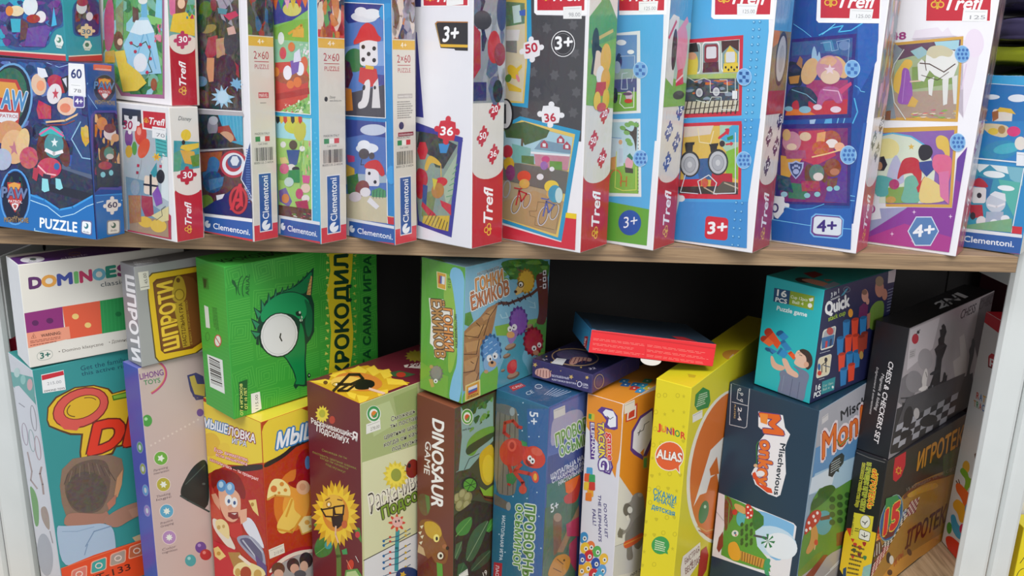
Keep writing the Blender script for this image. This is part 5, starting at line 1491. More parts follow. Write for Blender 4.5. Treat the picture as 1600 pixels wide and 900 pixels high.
b.P([(980, 60), (1010, 38), (1060, 60), (1068, 160), (1050, 200), (1030, 130), (990, 120)], '#e0bc58', 0.04).P([(970, 150), (1080, 160), (1075, 260), (1050, 350), (1000, 270), (960, 230)], '#dc6c90', 0.04).P([(1000, 260), (1060, 250), (1060, 448), (1010, 400)], '#d878a4', 0.04).E(740, 330, 30, 30, '#b03c70', 0, 0.1).E(720, 420, 30, 20, '#c8a058', 0, 0.1)
b.p('foot_panel').P([(585, 612), (820, 464), (1080, 468), (1110, 180), (1168, 110), (1062, 728), (585, 660)], '#8c3c9c')
b.P([(585, 640), (800, 560), (1075, 640), (1062, 728), (585, 664)], '#b03c90').P([(1108, 190), (1168, 112), (1130, 320), (1100, 300)], '#6c40a0').P([(655, 470), (820, 464), (590, 610), (600, 530)], '#a0a4c8', 0.03)
for x, y in ((857, 492), (1070, 518), (728, 620), (850, 662)):
    b.fan(x, y, 13, 4, '#f2d8f0', 15, 0.25)
b.P([(580, 400), (655, 400), (650, 440), (690, 440), (692, 470), (655, 470), (665, 530), (600, 540), (580, 500)], '#e6e4ea').ring(608, 474, 22, 26, 10, '#a83c84')
b.p('age_badge').Q([(815, 690), (1000, 690), (1006, 518), (822, 518)], 'hex', '#d8e4f2').Q([(822, 684), (994, 684), (1000, 524), (828, 524)], 'hex', '#5a84b8')
b.X('4+', (850, 640), (972, 626), (856, 568), '#f2f4f8', 0.05)
dotted(b, 1112, 84, 48)
b.v(9); dotted(b, 1214, 338, 49)
trefl_head(b, 9, ([(990, -10), (1410, -10), (1390, 136), (986, 134)], [(998, -10), (1400, -10), (1386, 130), (988, 130)]), ((1015, 62), (1345, 62), (1020, -30)), '125', [(1212, 134), (1368, 132), (1374, 62), (1222, 58)])
trefl_spine(b, '#c05068', '#a83c84', (('10', 24, 120), ('48', 12, 104)), white='#ded4d4', top=127)
b.mm('R', 'spine_picture')
t = b.t * 1000
b.P(mq(0, 127, t, b.h * 1000), '#7c5c60', 0.04)
b.blobs(mq(0, 130, t, 240), ['#8a6a6a', '#6c4c54', '#a08480', '#5a4448'], 24, 0.12, 81)
b.film().done()

# --- slim box at the right end
b = Box('clem4', PZ, 'short blue puzzle box with surf and snow pictures, right end of the upper shelf', 'puzzle box', G_TOP,
        L='#2a8cc8', R='#d9d3c6', T='#44a8dc')
b.f('L', 9, 'cover_picture')
b.P([(1395, 478), (1620, 484), (1620, 535), (1385, 522)], '#3aa4d8').Ln([(1385, 522), (1620, 538)], 4, '#dfe8f0')
b.P([(1385, 524), (1620, 540), (1620, 900), (1300, 890), (1330, 700)], '#2474b8', 0.02)
b.E(1395, 606, 54, 16, '#e2e8f0').E(1560, 614, 60, 24, '#e2e8f0')
b.Q([(1400, 790), (1520, 800), (1530, 690), (1405, 680)], 'round', '#e0d6cc', 0.06).P([(1420, 700), (1450, 670), (1520, 680), (1550, 715), (1480, 700)], '#e0b840').P([(1400, 700), (1440, 690), (1440, 740), (1405, 760)], '#a06038', 0.05)
b.P([(1400, 770), (1480, 780), (1490, 840), (1420, 850), (1395, 830)], '#d8c03c').P([(1360, 830), (1400, 800), (1400, 850), (1360, 870)], '#a86440', 0.1).E(1470, 830, 26, 20, '#e8ded8').ring(1565, 825, 52, 44, 22, '#d83c7c').P([(1310, 740), (1370, 750), (1390, 840), (1320, 860)], '#9c9088', 0.1)
b.v(10)
b.P([(1225, -40), (1510, -40), (1480, 210), (1205, 170)], '#2a80c0', 0.02).P([(1255, -5), (1300, 40), (1390, 60), (1420, 20), (1400, -20), (1260, -30)], '#d8c4a0', 0.12).E(1320, 20, 30, 20, '#e0c040').E(1370, 10, 22, 24, '#b08850', 0, 0.1)
b.E(1360, 130, 110, 56, '#2f8cb8', -10, 0.04).E(1400, 120, 80, 30, '#48b0c4', -10, 0.06).E(1440, 20, 40, 30, '#d83c78', 0, 0.05).E(1480, 90, 34, 40, '#e4dcd4', 0, 0.08)
b.Ln([(1205, 176), (1500, 204)], 8, '#e8eef2')
b.P([(1200, 205), (1500, 232), (1430, 612), (1135, 580), (1170, 400)], '#3c98b4', 0.02)
b.P([(1205, 208), (1300, 215), (1240, 260)], '#e8eef0').P([(1300, 215), (1400, 225), (1410, 270), (1340, 250)], '#e0eaec').P([(1400, 225), (1500, 235), (1490, 340), (1420, 300)], '#7cb8c8').P([(1350, 300), (1480, 320), (1440, 520), (1380, 400)], '#58b4a8').P([(1230, 280), (1320, 300), (1290, 420), (1210, 340)], '#2f70a8')
b.E(1325, 272, 64, 20, '#eaf0f2', 6).E(1395, 352, 50, 16, '#eaf0f2', 6)
b.P([(1200, 340), (1215, 300), (1240, 290), (1270, 310), (1295, 345), (1270, 350)], '#b83040').Q([(1195, 440), (1275, 440), (1280, 350), (1200, 345)], 'round', '#e4dede').E(1238, 395, 14, 16, '#34303a').P([(1180, 450), (1255, 450), (1262, 520), (1190, 530)], '#b83040').E(1200, 515, 16, 22, '#3c343c').E(1250, 550, 30, 34, '#e4dfe0')
b.E(1335, 440, 58, 56, '#c4ccd8', 0, 0.04).P([(1300, 390), (1330, 370), (1390, 385), (1395, 430)], '#e0e4ea').Ln([(1290, 450), (1340, 462), (1385, 445)], 12, '#e8e6ea').P([(1280, 490), (1380, 490), (1380, 570), (1270, 580)], '#a8b4c8', 0.06).E(1325, 560, 26, 26, '#e8eaee').E(1390, 530, 26, 20, '#e4e6ea')
b.P([(1150, 570), (1430, 530), (1428, 612), (1135, 585)], '#7cac84', 0.06).Ln([(1500, 236), (1428, 612)], 6, '#e8eef2')
b.P([(1432, 574), (1490, 580), (1486, 622), (1428, 616)], '#d02c3c')
b.p('brand_logo').P([(1135, 585), (1490, 625), (1488, 645), (1130, 604)], '#e4e8ec').P([(1128, 604), (1488, 644), (1478, 740), (1120, 700)], '#2c5ea8')
b.E(1130, 644, 16, 18, '#b8c8dc').X('Clementoni.', (1148, 664), (1440, 698), (1150, 628), '#f0f4fa', 0.025)
b.P([(1118, 700), (1480, 738), (1478, 756), (1112, 716)], '#cc3040')
sticker(b, [(1455, 220), (1520, 224), (1520, 145), (1458, 140)], '', '#e8ecf0')
b.film().done()



# ================================================================== lower shelf
GB = 'board_game_box'
# --- ring toss game, lower left
b = Box('ring', GB, 'tall teal game box at far left, photo of boy from behind under red lettering', 'board game', G_LOW,
        L='#d4d8e2', R='#35908f', T='#3f9c9a', other='#8fb8b6')
b.f('L', 12, 'side_print')
b.P([(60, -20), (165, 60), (170, 100), (70, 10)], '#3f9a98').P([(40, -60), (160, -30), (165, 100), (60, 10)], '#4aa6a4')
b.v(11).E(92, 700, 16, 26, '#b8d8d8').E(126, 738, 14, 26, '#88c8c4').E(162, 765, 15, 32, '#d8a8b0')
b.v(12)
b.P([(70, 12), (90, 8), (168, 96), (172, 120), (260, 700), (290, 900), (200, 900), (120, 400)], '#dadeea')
b.ring(158, 160, 14, 62, 5, '#9a9aa8', -8).ring(118, 235, 14, 54, 4, '#9c88a0', -8).ring(150, 265, 14, 54, 4, '#90b0b4', -8).ring(178, 300, 14, 58, 4, '#b490a0', -8)
b.Ln([(130, 320), (150, 410), (145, 450), (175, 490)], 7, '#a89498').Ln([(195, 390), (188, 420), (200, 470), (205, 515)], 9, '#a08888').Ln([(90, 90), (116, 108)], 4, '#88889a')
b.P([(138, 470), (165, 500), (182, 560), (184, 665), (165, 670), (150, 560)], '#58a04c', 0.03).P([(190, 580), (215, 570), (232, 620), (235, 690), (215, 670), (196, 630)], '#a08c84', 0.08).Ln([(235, 690), (248, 745)], 4, '#807884')
b.E(212, 800, 36, 100, '#a8b0c0', -6, 0.02)
b.f('R', 11, 'cover_print')
b.p('lettering')
b.X('Get the family', (438, 690), (680, 642), (434, 664), '#1c4a60', 0.01).X('this active ring', (442, 718), (705, 668), (438, 696), '#1c4a60', 0.01)
b.p('title_lettering')
b.v(12)
b.P([(218, 170), (222, 110), (260, 60), (350, 14), (440, 4), (510, 20), (530, 42), (640, 10), (640, 280), (545, 298), (530, 330), (440, 358), (376, 354), (372, 322), (380, 240), (330, 240), (280, 222), (228, 200)], '#5a3a20')
b.P([(224, 168), (228, 112), (266, 66), (352, 20), (440, 10), (504, 26), (524, 48), (640, 18), (640, 268), (540, 290), (522, 322), (440, 348), (382, 344), (380, 318), (390, 232), (332, 230), (284, 214), (234, 194)], '#e0b82c')
b.E(378, 112, 138, 90, '#7a2a20', -22).E(378, 112, 132, 84, '#d8584c', -22).E(384, 108, 92, 52, '#7a2a20', -22).E(384, 108, 88, 48, '#dcb028', -22)
b.P([(280, 190), (330, 200), (380, 190), (360, 218), (300, 212)], '#d8584c')
b.ring(384, 108, 76, 40, 5, '#6a4a18', -22, 20, 130, 230).ring(384, 108, 76, 40, 4, '#6a4a18', -22, 16, 290, 350)
b.P([(524, 54), (600, 34), (600, 64), (530, 78)], '#4a7a20').P([(530, 56), (600, 40), (600, 58), (534, 70)], '#88b83c')
b.X('DEX', (418, 326), (850, 222), (434, 184), '#e03a20', 0.09, '#6a2418', 0.05, shear=0.1)
b.p('cover_photograph')
b.P([(280, 480), (290, 400), (340, 350), (430, 335), (520, 332), (570, 350), (580, 400), (570, 470), (548, 530), (520, 580), (480, 625), (360, 630), (310, 620), (290, 560)], '#8a705c', 0.03)
b.P([(310, 420), (360, 370), (440, 350), (500, 360), (520, 430), (510, 520), (470, 600), (380, 610), (330, 580), (300, 500)], '#6c584a', 0.04)
b.E(405, 505, 96, 96, '#5f5047', 0, 0.06)
for i in range(12):
    b.Ln([(318 + i * 19, 420 - 50 * math.sin(i * 0.28)), (300 + i * 24, 470 - 50 * math.sin(i * 0.28))], 3, '#8a7664' if i % 2 else '#54463e')
b.P([(548, 440), (575, 400), (570, 470), (550, 530), (535, 520)], '#c8946c')
b.P([(500, 560), (545, 515), (540, 560), (510, 590)], '#b87860').P([(300, 625), (330, 600), (480, 610), (500, 590), (520, 640), (470, 660), (300, 670)], '#a87864')
b.P([(470, 640), (560, 580), (660, 545), (690, 560), (690, 600), (620, 630), (540, 680)], '#a87c68', 0.01).P([(600, 590), (680, 560), (690, 600), (620, 625)], '#b48872')
b.P([(258, 662), (300, 665), (400, 660), (480, 650), (530, 670), (542, 750), (540, 800), (470, 800), (400, 830), (290, 862)], '#a8bcd0', 0.02)
b.Ln([(400, 760), (440, 690), (520, 665)], 5, '#7c94b0').Ln([(395, 800), (410, 750)], 4, '#7c94b0').Ln([(290, 690), (360, 690), (440, 668)], 3, '#8ca4bc')
b.P([(620, 720), (690, 690), (690, 740), (640, 745)], '#c8b08c')
b.p('foot_band').P([(284, 864), (440, 800), (690, 720), (700, 885), (560, 930), (290, 960)], '#e04a20').Ln([(284, 864), (690, 722)], 3, '#e8784c')
for x, y, c in ((370, 890, '#d87868'), (462, 850, '#38a098'), (552, 815, '#a8988c'), (640, 780, '#c06848')):
    b.Q([(x - 40, y + 42), (x + 36, y + 18), (x + 38, y - 44), (x - 36, y - 18)], 'round', '#e8a890').Q([(x - 35, y + 36), (x + 31, y + 16), (x + 33, y - 38), (x - 31, y - 14)], 'round', c, 0.05).ring(x, y, 18, 14, 5, '#e8d0c4', -20)
b.X('JT-133', (430, 930), (612, 868), (424, 900), '#4a1c14', 0.02)
b.v(11)
sticker(b, [(232, 812), (356, 792), (344, 686), (222, 712)], '', '#ececea', '#44444a', False)
b.P([(228, 742), (346, 712), (342, 690), (224, 716)], '#c82c38').X('215.00', (256, 768), (332, 756), (254, 752), '#9a9aa0', 0.0).X('DIMOND TOYS', (240, 806), (350, 788), (239, 796), '#3a3a40', 0.02)
b.done()

# --- dominoes
b = Box('domino', GB, 'white dominoes box with rainbow lettering, lying on the tall teal game box', 'board game', G_LOW,
        L='#e6e8ee', R='#e2ded4', T='#e8e6e4', other='#d8d6d0')
b.f('T', 23, 'top_print')
b.P([(48, 150), (600, 70), (990, 40), (990, 120), (130, 210)], '#5c2c7c').E(228, 160, 86, 22, '#ece9f0', -3).E(232, 158, 24, 8, '#4a5c54').X('dodo', (200, 176), (256, 174), (200, 168), '#4a5c54', 0.01)
b.X('classic', (430, 160), (618, 130), (420, 146), '#d8cce0', 0.0).ring(524, 120, 44, 14, 8, '#8a5c5c', -4)
b.f('R', 23, 'title_lettering')
for i, (ch, c, x0, x1, y0, y1) in enumerate((('D', '#5c2c64', 210, 290, 364, 355), ('O', '#e0a048', 300, 395, 352, 342), ('M', '#3c4c9c', 410, 506, 340, 326), ('I', '#6cb868', 530, 548, 324, 321), ('N', '#c02c5c', 568, 645, 320, 306), ('O', '#6cb0c4', 658, 740, 305, 296), ('E', '#2c8a74', 752, 815, 286, 276), ('S', '#8a3c6c', 832, 900, 276, 266))):
    h = 78
    b.X(ch, (x0, y0), (x1, y1), (x0 - 6, y0 - h), c, 0.1)
b.p('lettering').X('classic', (710, 352), (880, 328), (704, 318), '#3a4c54', 0.01)
b.X('• Domino klasyczne', (414, 818), (728, 762), (410, 796), '#6a6058', 0.0).X('• Домино', (768, 752), (900, 732), (764, 730), '#6a6058', 0.0)
b.p('cover_print')
b.P([(160, 540), (438, 492), (450, 640), (182, 680)], '#8c2c74').P([(438, 492), (702, 450), (718, 680), (470, 722)], '#e05c3c').P([(702, 450), (900, 418), (900, 650), (718, 680)], '#2c9450')
for i in range(7):
    b.Ln([(722 + i * 26, 450 - i * 4), (736 + i * 26, 672 - i * 4)], 3, '#38a45c')
b.E(248, 606, 24, 20, '#5c2058').E(350, 590, 25, 20, '#5c2058').E(530, 560, 24, 20, '#ecc878').E(618, 621, 23, 19, '#ecc878').E(832, 543, 22, 18, '#1c7440')
b.p('warning_panel').P([(182, 678), (486, 630), (496, 714), (196, 784)], '#e8987c').X('WARNING:', (290, 706), (430, 684), (287, 684), '#4a2c28', 0.03).tiny([(214, 752), (476, 708), (474, 688), (210, 730)], 2, '#a8604c', 3).tiny([(214, 772), (440, 734), (438, 720), (212, 758)], 1, '#a8604c', 4)
b.Ln([(220, 715), (254, 710), (236, 680)], 2, '#8a4a3c', True).X('!', (233, 709), (238, 708), (232, 694), '#6a302c', 0.03)
b.p('age_badge').Q([(262, 878), (376, 856), (366, 786), (256, 810)], 'pill', '#b4b8ae').Q([(266, 873), (371, 852), (362, 792), (261, 814)], 'pill', '#e4e0d6').X('3+', (284, 858), (354, 844), (280, 816), '#2c6c60', 0.05)
b.done()

# --- lilac box
b = Box('lilac', GB, 'tall pinkish game box with lilac side and coloured skill badges, beside the teal box', 'board game', G_LOW,
        L='#4a55ae', R='#c6b2ac', T='#6a70b8', other='#9a94b8')
b.f('L', 12, 'side_print')
for x, y, c in ((656, 297, '#5c9c6c'), (670, 398, '#98a45c'), (682, 498, '#5c9cd0'), (690, 594, '#9c7cc0')):
    b.E(x, y, 15, 28, '#8c94c8', -8).E(x, y, 12, 24, c, -8).E(x, y, 6, 13, '#c8d0d8', -8)
b.f('R', 11, 'maker_logo')
b.ring(760, 735, 150, 102, 10, '#c04c7c', -22, 40, -60, 80).ring(760, 735, 140, 92, 4, '#d8a04c', -22, 40, -60, 80)
b.X('LIHONG', (758, 738), (886, 712), (752, 706), '#7c3c88', 0.02).X('TOYS', (780, 768), (868, 752), (776, 742), '#4c8c5c', 0.02)
b.p('title_lettering').P([(1012, 715), (1060, 700), (1100, 720), (1120, 840), (1060, 850), (1030, 800)], '#4c4c78').P([(1024, 722), (1052, 714), (1066, 760), (1100, 770), (1100, 830), (1066, 838), (1044, 800)], '#c8b458')
b.v(12)
b.P([(885, 0), (960, 0), (960, 70), (905, 60)], '#4c4c78').P([(895, 0), (960, 0), (960, 58), (912, 48)], '#c8b458')
b.p('cover_print').E(690, 172, 23, 28, '#4c9c48').E(684, 164, 8, 8, '#a8d8a0').E(938, 134, 16, 18, '#6c4c98')
for i in range(12):
    b.E(708 + i * 20, 288 - i * 11, 5, 5, '#d8c8c0')
b.P([(845, 520), (850, 480), (900, 390), (960, 345), (980, 400), (980, 602), (870, 545)], '#26302c').Ln([(846, 524), (880, 545), (980, 598)], 8, '#3c4c48').Ln([(870, 470), (960, 380)], 4, '#4c5c54').E(955, 468, 8, 5, '#58645c')
b.E(941, 766, 26, 27, '#6c4c98').E(964, 800, 27, 26, '#b83c3c').E(893, 827, 26, 28, '#4ca4a8').E(934, 756, 8, 8, '#a88cc8').E(957, 790, 8, 8, '#e08880').E(886, 817, 8, 8, '#98d4d4')
for k, (x, y, c, t1, t2) in enumerate(((754, 348, '#6cac44', 'Parenting', 'interaction'), (766, 471, '#b4ac3c', 'Thinking', 'logic'), (781, 596, '#5ca8c8', 'Practice', 'Grasping'), (793, 719, '#b08cbc', 'Color', 'cognition'))):
    b.p('skill_badge').E(x, y, 34, 34, '#e2d4cc').E(x, y, 31, 31, c).fan(x, y, 18, 5 + k, '#e4ece0', 18, 0.55)
    w = 33 if k != 2 else 28
    b.X(t1, (x - w, y + 64), (x + w, y + 46), (x - w, y + 52), '#6c5c60', 0.0).X(t2, (x - w, y + 78), (x + w + 5, y + 60), (x - w, y + 67), '#6c5c60', 0.0)
b.done()

# --- silver sprats tin game
b = Box('shproti', GB, 'silver grey game box with a yellow tin-lid design, standing on the lilac-sided box', 'board game', G_LOW,
        L='#8c8e94', R='#a0a09e', T='#96989c', other='#909296')
b.f('L', 11, 'title_lettering')
b.X('ШПРОТИ', (678, 172), (716, 628), (724, 184), '#f4f4f8', 0.07)
b.f('R', 11, 'cover_print')
b.P([(795, 190), (820, 160), (1075, 120), (1110, 560), (1060, 600), (860, 645), (838, 620), (800, 300)], '#5c4c20')
b.P([(800, 192), (826, 166), (1075, 126), (1100, 560), (1056, 592), (862, 638), (845, 615), (806, 300)], '#e0b820')
b.P([(826, 214), (846, 194), (1080, 152), (1100, 530), (1040, 570), (890, 598), (870, 580), (836, 300)], '#6a3c18').P([(832, 220), (852, 202), (1080, 162), (1100, 520), (1036, 560), (892, 590), (876, 572), (842, 300)], '#7c4c20')
b.ring(965, 200, 26, 28, 6, '#5c4418').P([(944, 190), (965, 172), (990, 186), (1008, 250), (1005, 300), (985, 322), (950, 320), (930, 300), (930, 250)], '#b8982c').E(963, 200, 11, 13, '#6a4418').E(970, 278, 28, 32, '#8a6c1c').E(970, 278, 22, 26, '#c0a030')
b.P([(935, 325), (1000, 315), (1028, 555), (990, 565)], '#b8982c')
b.p('title_lettering').X('ШПРОТИ', (970, 562), (930, 202), (888, 585), '#ecc43c', 0.07)
b.p('lettering').X('НАСТІЛЬНА ГРА', (1012, 552), (985, 322), (992, 556), '#5c3c14', 0.03).X('В ЯЩИКУ З ЛОГІКОЮ І УЯВОЮ', (1040, 545), (1012, 308), (1030, 547), '#c8a83c', 0.0)
b.f('T', 11, 'lettering').P([(718, 98), (850, 80), (866, 104), (740, 124)], '#b4b6ba').tiny([(730, 120), (860, 100), (846, 84), (718, 102)], 2, '#e0e0e4', 7)
b.f('R', 11)
sticker(b, [(760, 256), (810, 246), (802, 150), (746, 158)], '', '#dcd8c8', '#4c4840', False)
b.Ln([(762, 240), (805, 232)], 3, '#6c6860').X('45.00', (800, 218), (790, 160), (782, 222), '#6c6860', 0.0)
b.done()

# --- crocodile game
b = Box('croc', GB, 'large green game box with a big-eyed crocodile, standing on the yellow mousetrap box', 'board game', G_LOW,
        L='#3aa43c', R='#3aa03a', T='#4cb84c', other='#2c8030')
b.f('R', 13, 'maze_pattern')
rnd = random.Random(5)
b.mm('R')
T, H = b.t * 1000, b.h * 1000
for gx in range(7):
    for gy in range(6):
        cx, cy = 13 + gx * 27 + rnd.uniform(-3, 3), 12 + gy * 27 + rnd.uniform(-3, 3)
        if cx > T - 4:
            continue
        an = rnd.choice((0.0, 0.12, -0.1))
        polys = []
        ori = rnd.randrange(3)
        for k in range(4):
            s = 11.5 - k * 2.8
            if ori == 0:
                segs = [((-s, -s), (s, -s)), ((s, -s), (s, s)), ((s, s), (-s, s)), ((-s, s), (-s, -s + 2))]
            elif ori == 1:
                segs = [((-12, k * 5 - 10), (12, k * 5 - 10)), ((-12, k * 5 - 7.5), (12, k * 5 - 7.5))]
            else:
                segs = [((-s, -12), (-s, s)), ((-s, s), (s, s)), ((s, s), (s, -12))]
            for (x0, y0), (x1, y1) in segs:
                dx, dy = x1 - x0, y1 - y0
                L = math.hypot(dx, dy)
                if L < 0.1:
                    continue
                nx, ny = -dy / L * 0.32, dx / L * 0.32
                r = lambda x, y: ((cx + x * math.cos(an) - y * math.sin(an)) / 1000, (cy + x * math.sin(an) + y * math.cos(an)) / 1000)
                polys.append([r(x0 + nx, y0 + ny), r(x1 + nx, y1 + ny), r(x1 - nx, y1 - ny), r(x0 - nx, y0 - ny)])
        b.put(polys, '#56b84a')
b.mm('L', 'ridge_pattern')
b.put([[(0.001, y / 1000), (b.w - 0.001, y / 1000), (b.w - 0.001, (y + 0.5) / 1000), (0.001, (y + 0.5) / 1000)] for y in range(3, int(H), 4)], '#46ae46')
b.f('R', 13, 'title_band')
b.P([(740, 55), (870, 55), (862, 180), (850, 260), (862, 380), (872, 480), (866, 600), (850, 700), (850, 760), (735, 760), (745, 620), (752, 480), (740, 360), (728, 260), (748, 150)], '#d8c828')
for i in range(17):
    y = 66 + i * 41
    b.P([(728 - i * 0.5, y - 12), (744 - i * 0.5, y), (724 - i * 0.5, y + 6)] if i % 2 else [(725, y - 8), (742, y - 10), (736, y + 10)], '#d0d860').P([(880, y - 8), (868, y + 2), (884, y + 10)] if i % 2 else [(872, y), (890, y - 8), (886, y + 10)], '#b4c850')
b.p('title_lettering').X('КРОКОДИЛ', (848, 715), (842, 60), (775, 722), '#123c28', 0.07)
b.p('lettering').X('ТА САМАЯ ИГРА', (965, 668), (968, 70), (925, 670), '#14582c', 0.06)
b.p('crocodile_picture')
body = [(548, 770), (560, 740), (545, 690), (510, 630), (480, 600), (420, 600), (370, 560), (352, 470), (360, 380), (400, 310), (460, 268), (540, 240), (600, 190), (640, 150), (658, 130), (655, 190), (645, 280), (660, 330), (660, 480), (640, 520), (620, 545), (614, 640), (622, 770), (600, 775), (575, 770), (560, 790)]
b.P(body, '#0f4030')
spikes = [(355, 495, 315, 470), (352, 445, 318, 405), (362, 390, 332, 345), (380, 350, 370, 300), (412, 315, 412, 265), (446, 285, 452, 240), (480, 268, 490, 232), (510, 254, 520, 222), (540, 240, 545, 212), (570, 218, 575, 195), (598, 196, 600, 175), (620, 170, 622, 150)]
for i, (x, y, u, w) in enumerate(spikes):
    k = 26 - i * 1.6
    b.P([(x - k * 0.5, y + k), (u, w), (x + k * 0.8, y - k * 0.6)], '#0f4030').P([(x - k * 0.2, y + k * 0.7), (u + 5, w + 7), (x + k * 0.5, y - k * 0.3)], '#2c8a60')
b.P([(556, 762), (566, 740), (552, 690), (518, 630), (490, 600), (520, 570), (560, 540), (580, 480), (585, 420), (605, 470), (612, 560), (606, 640), (612, 762), (600, 766), (575, 762)], '#108848')
b.P([(372, 420), (368, 380), (406, 318), (466, 276), (540, 262), (600, 280), (640, 320), (612, 400), (590, 420), (540, 380), (440, 375), (385, 430)], '#12985a').P([(470, 270), (545, 244), (605, 198), (648, 145), (645, 200), (610, 280), (540, 256)], '#10804a').P([(600, 290), (650, 340), (650, 470), (625, 520), (606, 430), (622, 360)], '#0f6c44')
b.P([(642, 175), (648, 180), (640, 280), (618, 278), (628, 230)], '#d8a868')
for i in range(5):
    b.Ln([(622, 272 - i * 18), (643, 262 - i * 18)], 2, '#6c4c30')
b.E(470, 495, 105, 122, '#0f3028', 12).E(470, 495, 99, 116, '#e0e2e0', 12).ring(470, 495, 90, 106, 2, '#b4b8b4', 12)
b.Ln([(478, 488), (474, 508), (484, 528)], 7, '#1c2420').E(575, 380, 16, 14, '#0f3028').E(581, 374, 6, 7, '#c8e0c8').E(590, 400, 6, 7, '#c8e0c8').E(588, 416, 8, 8, '#c8e0c8').Ln([(560, 372), (585, 390), (590, 430)], 4, '#0f3028')
b.E(632, 715, 8, 12, '#0f3028').E(633, 714, 3, 4, '#c8e0c8').P([(348, 505), (360, 500), (362, 550), (346, 548)], '#0f4030')
b.p('maker_logo').P([(215, 195), (232, 205), (245, 240), (240, 285), (235, 240), (215, 215)], '#1c5c2c').ring(275, 230, 28, 58, 5, '#1c5c2c', 8, 14, 110, 250).ring(300, 236, 30, 66, 5, '#1c5c2c', 8, 14, 120, 250)
b.X('ARIAL', (308, 282), (312, 168), (288, 282), '#1c5c2c', 0.02)
b.p('lettering').P([(252, 752), (300, 735), (298, 905), (256, 905)], '#1c5c2c').X('ОТ 4 ИГРОКОВ', (276, 930), (272, 760), (262, 930), '#e8ec80', 0.03).X('ОТ 10 ЛЕТ', (300, 895), (294, 780), (286, 897), '#e8ec80', 0.03)
sticker(b, [(322, 925), (376, 895), (366, 802), (318, 815)], '', '#e8e6e2', '#5c5c5c', False)
b.X('115.00', (358, 895), (356, 818), (342, 897), '#5c5c5c', 0.0)
b.f('L', 13, 'barcode').P([(82, 600), (165, 632), (178, 815), (98, 775)], '#e4e8e4')
b.bars([(150, 642), (166, 780), (104, 756), (92, 612)], n=30, seed=9)
b.p('fine_print').P([(66, 335), (88, 345), (98, 460), (76, 455)], '#d8dcd4').E(140, 528, 20, 34, '#c84c4c').E(140, 528, 15, 28, '#e0e4d8').Ln([(128, 508), (152, 548)], 4, '#c84c4c').ring(84, 505, 12, 24, 3, '#2c7c34').P([(54, 182), (86, 190), (92, 250), (62, 246)], '#2c8030').P([(60, 190), (80, 196), (76, 240), (66, 240)], '#123c1c').tiny([(135, 350), (148, 485), (120, 480), (108, 345)], 6, '#2c7434', 4)
b.f('T', 13, 'title_lettering').X('КРОКОДИЛ', (175, 105), (520, 52), (128, 92), '#123c1c', 0.04)
b.done()

# --- mousetrap game
b = Box('mouse', GB, 'yellow and red mousetrap game box with cheese pictures, under the green crocodile box', 'board game', G_LOW,
        L='#a8321e', R='#b84a20', T='#e8d040', other='#c8a030')
b.f('L', 14, 'cover_print')
b.P([(10, 15), (110, 60), (320, 110), (326, 330), (220, 345), (150, 340), (40, 390), (20, 400)], '#ecd040', 0.01)
b.E(60, 240, 50, 60, '#e0b838', 0, 0.02).E(130, 260, 30, 30, '#e8c840')
b.P([(48, 400), (130, 352), (240, 375), (326, 365), (350, 900), (80, 900)], '#b42c1c', 0.05).P([(150, 350), (230, 345), (326, 336), (328, 364), (240, 376), (170, 370)], '#2c2828')
b.P([(60, 380), (100, 358), (200, 380), (240, 470), (235, 520), (200, 500), (160, 440), (90, 440), (70, 470)], '#8a1c18', 0.03).P([(70, 450), (90, 500), (110, 560), (130, 640), (60, 600)], '#c84830', 0.04)
b.P([(100, 470), (110, 440), (180, 460), (215, 500), (212, 600), (180, 632), (140, 620), (110, 560)], '#e8b090', 0.02).P([(66, 490), (88, 484), (108, 520), (110, 570), (80, 530)], '#e0a080')
b.E(118, 446, 24, 30, '#5c94c8').E(160, 460, 24, 32, '#6ca4d4').E(115, 440, 12, 16, '#b8d8ec').E(158, 452, 12, 16, '#b8d8ec')
b.E(152, 520, 18, 28, '#f0f0ec').E(182, 530, 16, 26, '#f0f0ec').E(154, 524, 7, 11, '#3c5c8c').E(183, 532, 7, 10, '#3c5c8c').P([(150, 580), (200, 578), (204, 610), (175, 616), (150, 600)], '#8a2020').P([(165, 585), (195, 583), (185, 592)], '#e8e0d8').E(160, 556, 12, 14, '#e0a080')
b.P([(150, 640), (215, 630), (225, 680), (210, 720), (165, 700)], '#c83028').P([(70, 600), (130, 640), (160, 700), (195, 770), (150, 760), (75, 660)], '#e6dccc', 0.03).P([(215, 620), (255, 600), (290, 640), (340, 770), (300, 740), (240, 680)], '#e2e4ec', 0.02)
b.P([(205, 570), (245, 560), (245, 620), (215, 640)], '#e8b090').P([(252, 520), (290, 515), (304, 600), (275, 570)], '#ecd080', 0.02).E(272, 540, 8, 10, '#b88c40')
b.P([(190, 700), (260, 690), (330, 760), (345, 870), (280, 820), (205, 740)], '#9ca0b4').P([(205, 712), (255, 704), (318, 768), (330, 840), (275, 796), (220, 740)], '#5c5c7c').Ln([(225, 720), (310, 830)], 7, '#c0c4d0').Ln([(260, 705), (325, 780)], 6, '#c0c4d0').P([(285, 790), (345, 850), (345, 900), (300, 860)], '#5c4a84')
b.P([(85, 620), (120, 610), (155, 640), (160, 720), (130, 700), (90, 660)], '#ecd898', 0.02).E(104, 655, 9, 11, '#c8a45c').E(128, 650, 7, 9, '#c8a45c')
b.P([(75, 720), (190, 770), (200, 900), (85, 900)], '#c4202c').P([(78, 760), (100, 750), (140, 800), (110, 820), (85, 800)], '#ecd080').E(104, 786, 10, 10, '#c8983c')
